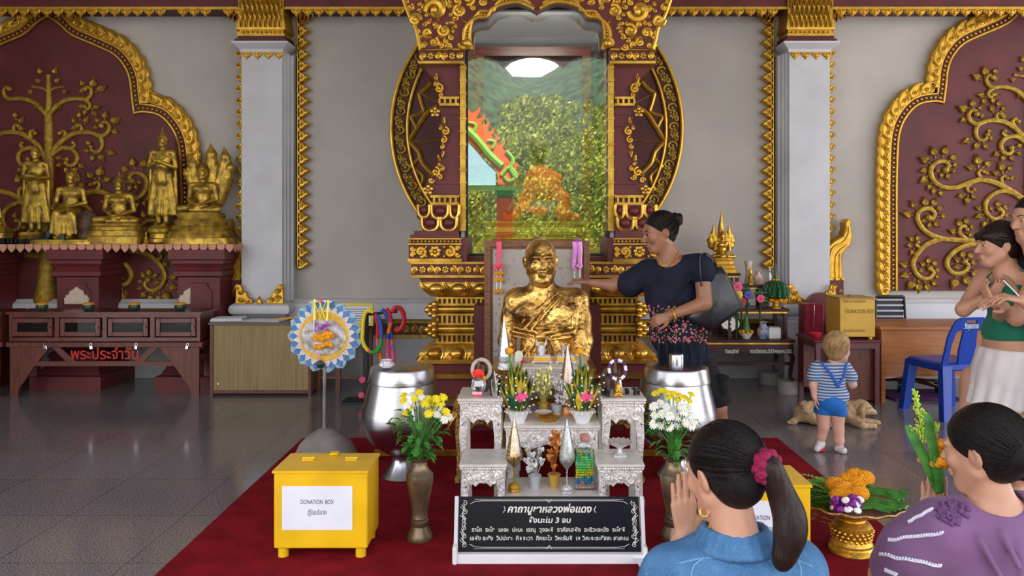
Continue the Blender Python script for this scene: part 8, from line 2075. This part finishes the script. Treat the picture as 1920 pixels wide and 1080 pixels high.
for i in range(n_):
    a = math.radians(-215+250*i/(n_-1)); b_ = math.radians(-215+250*(i+1)/(n_-1)); 
    if i < n_-1: S.rc(P(1378,1000,.0)+Vector((.090*math.cos(a),.080*math.sin(a),-.004)),P(1378,1000,.0)+Vector((.090*math.cos(b_),.080*math.sin(b_),-.004)),.009,.009,.01); S.rc(P(1378,1000,.0)+Vector((.080*math.cos(a),.070*math.sin(a),.012)),P(1378,1000,.0)+Vector((.080*math.cos(b_),.070*math.sin(b_),.012)),.007,.007,.012); S.rc(P(1378,1000,.0)+Vector((.100*math.cos(a),.092*math.sin(a),-.028)),P(1378,1000,.0)+Vector((.100*math.cos(b_),.092*math.sin(b_),-.028)),.008,.008,.02)
S.build('collar',M['blue_denim'] if 'blue_denim' in M else bpy.data.materials['blue_denim'],dn,.0045)
nd = surf(dn,.3,10); mb = MB()
for pl in ([(1210,1078),(1300,1050),(1380,1046),(1470,1044),(1525,1062)],[(1318,1046),(1300,1062),(1296,1080)],[(1488,1042),(1500,1060),(1504,1080)]):
    mb.tube(smooth_path([nd(*q,.0) for q in pl],5),.0028,5)
mb.build('yoke_seams',mat('faded_denim_seam',(.14,.29,.46),.85),dn)

# ---- kneeling woman in mauve
Y0 = 2.3; t = thing('person', (WX(1850,Y0),Y0,.0), 'kneeling woman in mauve blouse with hair bun, holding a marigold posy', 'person')
S = SDF(.02); c = P(1840,846,.0); R = rot(8,0,-139); h = .232; head(S,c,R,h,neck=False); S.frame()
S.rc(P(1848,885,.0),P(1864,950,-.01),.050,.060); S.rc(P(1760,990,.0),P(1990,985,.0),.065,.065,.05); S.el(P(1870,1110),(.18,.12,.25),k=.05)
S.chain([P(1745,1000,.02),P(1690,1110,.10),P(1792,1022,.15)],[.055,.045,.03],.02); S.chain([P(1965,1010,.05),P(1850,1130,.25),P(1812,1022,.18)],[.05,.045,.03],.02)
hand(S,P(1792,1022,.14),(.05,.05,1),(.3,1,0),.92,(3,6,6),-1,.03); hand(S,P(1812,1022,.17),(-.02,.0,1),(-.3,-1,0),.92,(3,6,6),1,.03)
S.el(P(1870,1270,.05),(.20,.25,.12),k=.05); S.rc(P(1810,1310,.3),P(1810,1330,-.1),.08,.08); S.rc(P(1930,1310,.3),P(1930,1330,-.1),.08,.08)
body = S.build('body','skin_mid',t,.0042)
tie = (.02,.108,-.005); hb = hair_cap(c,R,h,'hair','hair',t,cutp=(0,-.058,.018),cutn=(0,-.9,-.42),grow=1.05,res=.0042,extra=lambda S: S.rc((0,.07,0),tie,.055,.035,.03))
strands(c,R,h,tie,300,'hair',hb,rg,1.055,cutp=(0,-.058,.018),cutn=(0,-.9,-.42),rad=.0022)
X = toX(c,R,h); mb = MB(); b = P(1903,868,-.03)
for i in range(9):
    nrm = Vector((rg.gauss(0,1),rg.gauss(0,1),rg.gauss(0,1))).normalized(); u, v, _ = basis(nrm); mb.tube([b+(u*math.cos(a)+v*math.sin(a))*.030 for a in [2*PI*k/20 for k in range(21)]],.013,6,caps=False)
mb.ell(b,.036,12,8); mb.build('hair_bun','hair_brown',t)
S = SDF(.03); S.rc(P(1770,995,.0),P(1985,990,.0),.088,.088,.06); S.rc(P(1825,965,.0),P(1920,965,.0),.062,.062,.04); S.el(P(1872,1120,.02),(.215,.16,.27),k=.06); S.chain([P(1765,1000,.0),P(1725,1042,.03),P(1712,1085,.07)],[.086,.090,.088],.04); S.chain([P(1985,1000,.0),P(2000,1080,.1)],[.085,.085],.04); S.el(P(1860,938,.0),(.085,.08,.035),k=.012,op='s')
for a, b in [((1800,985),(1830,1060)),((1870,990),(1862,1070)),((1900,985),(1915,1065)),((1840,975),(1850,1020))]: S.rc(P(*a,-.10),P(*b,-.15),.006,.009,.025)
bl = S.build('mauve_blouse','mauve_cloth',t,.0055)
# lace tapes and crochet patch laid on the blouse surface
near = surf(bl)
mb = MB()
for (a, b) in [((1700,978),(1747,954)),((1664,1013),(1765,1000)),((1647,1040),(1765,1062)),((1655,1070),(1680,1079))]:
    pts = smooth_path([near(a[0]+(b[0]-a[0])*k/7,a[1]+(b[1]-a[1])*k/7) for k in range(8)],3); mb.tube(pts,.0062,6,flat=.5)
    for k, p in enumerate(pts): mb.ell(p+Vector((0,-.002,.005)),.0042,5,4)
mb.build('white_lace_tape','lace_white',bl)
mb = MB()
for i in range(60): a = rg.uniform(0,6.28); r = rg.uniform(0,1)**.5; p = near(1785+32*r*math.cos(a),958+24*r*math.sin(a)); mb.ell(p,(.011,.006,.006),6,4,rot(rg.uniform(0,90),rg.uniform(0,90),0))
mb.build('crochet_patch',mat('mauve_crochet',(.17,.075,.19),.85,bump=1,bscale=200),bl)
mb = MB(); mb.tube(smooth_path([P(1908,938,.02),P(1922,960,-.085),P(1926,1010,-.12),P(1927,1080,-.16)],5),.012,6,flat=.3); mb.build('tan_strap',bpy.data.materials['tan_canvas'],t)
# her posy
x, y = WX(1758,2.40), 2.40; t = thing('held_posy',(x,y,WZ(925,2.40)),'posy of marigolds, green blades and goldenrod held up by the kneeling woman in mauve','posy')
Y0 = 2.40; mb = MB()
def blade(pts, w_):
    pts = smooth_path([P(*p) for p in pts],4); n = len(pts); mb.tube(pts,[w_*(.5+.6*math.sin(PI*min(1,.1+.5*i/(n-1))))*(1-(i/(n-1))**3)+.0006 for i in range(n)],6,flat=.18,up=Vector((0,1,0)))
blade([(1763,925,0),(1750,860,-.01),(1741,790,0),(1738,775,.01)],.016); blade([(1760,922,0),(1738,870,0),(1712,815,.01),(1703,800,.02)],.016); blade([(1765,922,0),(1768,870,.02),(1760,800,.03)],.014); blade([(1757,920,-.01),(1752,880,-.02),(1745,850,-.02)],.014)
mb.build('green_blades','leaf',t)
mb = MB()
for a, b, d in [(1768,832,0),(1759,860,-.03),(1772,855,.01),(1763,845,.02),(1752,868,-.01),(1773,872,0),(1756,822,.03),(1737,868,.03),(1728,828,.03)]: marigold(mb,P(a,b,d),.020 if a > 1745 else .014,40)
mb.build('marigold_heads','fl_orange',t)
mb = MB(); 
for a0, b0, a1, b1, w_ in [(1738,830,1722,735,14),(1745,820,1740,775,14),(1735,815,1712,805,8),(1758,810,1764,800,8)]:
    mb.tube([P(a0,b0,.02),P(a1,b1,.02)],.0015,4)
    for i in range(170 if w_ == 14 else 50): f = rg.uniform(0,1); q = w_*.75*(1-f*.75); mb.ell(P(a0+(a1-a0)*f+rg.uniform(-q,q),b0+(b1-b0)*f+rg.uniform(-4,4),.02+rg.uniform(-.015,.015)),(.0026,.0026,.0034),5,4)
mb.build('goldenrod_plume',mat('goldenrod',(.42,.62,.05),.6),t)
# ================================================================ outside world seen in the glass
M['yard_bounce'] = mat('neutral_bounce_ground', (.42,.40,.37), .9, noise=.2, nscale=.8)  # pale grey invented for the unseen yard so it bounces neutral light inside
o = MB().box(-60, 60, -90, -1.2, -.3, -.02).build('yard', 'yard_bounce'); o['kind'] = 'structure'; o.name = 'ground'
def hill_mat():
    return mat('wooded_hill', (.055,.10,.035), .95, col2=(.015,.03,.015), nscale=1.1, bump=1, bscale=2)
M['hill'] = hill_mat()
mb = MB(); N1 = 40; rows = []
for j in range(12):
    r = []
    for i in range(N1+1):
        x = -34+68*i/N1; y = -55-j*4
        z = max(-1, (21.2+.1*(x-1)**2*(1 if abs(x)<9 else 81/x/x)+.5*math.sin(i*.9))*math.exp(-(x/24)**4)*math.sin(min(1, j/8)*PI/2)-1+random.uniform(-.3,.3))
        r.append((x, y, z))
    rows.append(r)
mb.loft(rows, caps=False, closed=False); o = mb.build('wooded_hill', 'hill', ang=180); o['kind'] = 'structure'; o.name = 'ground_hill'
rt = random.Random(3)
M['tree_a'] = mat('sunlit_foliage', (.46,.50,.05), .7, col2=(.08,.11,.02), nscale=3)
M['bark'] = mat('pale_bark', (.45,.25,.15), .8)
mb = MB(); vs = []; fs = []
def clump(x, y, h, r, cnt, sz):
    for i in range(cnt):
        a = rt.uniform(0,2*PI); b = rt.uniform(-.6,1.4); q = r*rt.uniform(.75,1.1)
        c = (x+q*math.cos(a)*math.cos(b), y+q*math.sin(a)*math.cos(b), h+q*.8*math.sin(b)); n0 = len(vs)
        u = Vector((rt.gauss(0,1), rt.gauss(0,1), rt.gauss(0,1))).normalized()*sz; v = u.orthogonal().normalized()*sz*.6; c = Vector(c)
        vs.extend([c-u, c-v, c+u, c+v]); fs.append((n0, n0+1, n0+2, n0+3))
for i in range(80):
    y = -rt.uniform(9, 30); x = rt.uniform(-1, 1)*(1.8+(-y+13)*.09); hh_ = rt.uniform(.8, 3.0)+(-y-9)*.24
    for k in range(4): clump(x+rt.uniform(-.9,.9), y, hh_*(1-k*.25), rt.uniform(.7,1.4), 210, .075+(-y-9)*.004)
mb.add(vs, fs); o = mb.build('sunlit_bushes', 'tree_a', ang=180); tag(o, 'sunlit green bushes of the yard, mirrored in the case glass', 'bushes'); o['kind'] = 'stuff'
# naga gable of the small shrine mirrored in the glass
YR = -3.2; YV = 2*6.42-YR
def V(px, py): return (WX(px, YV), WZ(py, YV))
t = thing('shrine_gable', (WX(930, YV), YR, 0), 'orange and green serpent gable of a small shrine, mirrored in the case glass', 'gable')
mb = MB()
for k in range(9):
    f = k/8; a = V(880+62*f, 225+95*f); b = V(880+62*f+26, 225+95*f-34+22*f)
    flame(mb, a[0], a[1], YR+.06, .34, .12, math.radians(40-25*f), .1, .3)
mb.prism([V(868,200), V(878,205), V(905,235), V(935,272), V(965,300), V(972,330), V(965,348), V(935,348), V(932,320), V(905,290), V(878,262), V(860,250)], YR, YR+.15, .03)
mb.build('orange_flame_edge', mat('orange_naga_paint', (.9,.17,.04), .5), t)
mb = MB()
for pts, r_ in [([(870,238),(895,262),(920,292),(942,312)], .07), ([(940,330),(955,315),(968,330),(955,342),(946,332)], .035), ([(880,232),(893,236),(890,248)], .03), ([(915,265),(928,268),(924,280)], .03), ([(950,285),(962,300),(958,318),(968,335)], .04)]:
    sp = smooth_path([V(*p) for p in pts], 4); mb.tube([(p[0], YR+.17, p[1]) for p in sp], r_, 6)
mb.build('green_scrolls', mat('lime_paint', (.25,.62,.05), .5), t)
mb = MB(); mb.prism([V(860,262), V(878,268), V(905,296), V(930,322), V(930,348), V(860,348)], YR+.05, YR+.12); mb.build('pale_blue_gable_wall', mat('pale_blue_paint', (.45,.72,.78), .5), t)
a = V(860,358); b = V(983,351); MB().box(a[0], b[0], YR-.1, YR+.3, a[1], b[1]).build('green_fascia', mat('fresh_green', (.30,.72,.12), .5), t)
a = V(930,372); b = V(962,352); MB().box(a[0]-.02, b[0]+.02, YR-.1, YR+.25, a[1], b[1], .05).build('green_capital', M['green'], t)
a = V(932,372); b = V(962,372); MB().box(a[0], b[0], YR-.05, YR+.22, 0, a[1]).build('orange_post', mat('orange_post_paint', (.9,.15,.03), .5), t)
# scalloped fascia over the open front of the hall (structure)
YS = -1.2; YV2 = 2*6.42-YS
def V2(px, py): return (WX(px, YV2), WZ(py, YV2))
pts = []
for i in range(-5, 7):
    x0 = 1000+(i-.5)*112
    for k in range(8):
        u = k/8; pts.append((x0+112*u, 128-22*math.sin(PI*u)**.6))
poly = [V2(*p) for p in pts]+[(V2(pts[-1][0],0)[0], 4.8), (V2(pts[0][0],0)[0], 4.8)]
o = MB().prism(poly, YS-.1, YS+.1).build('trim_4', 'red_dark'); struct(o)
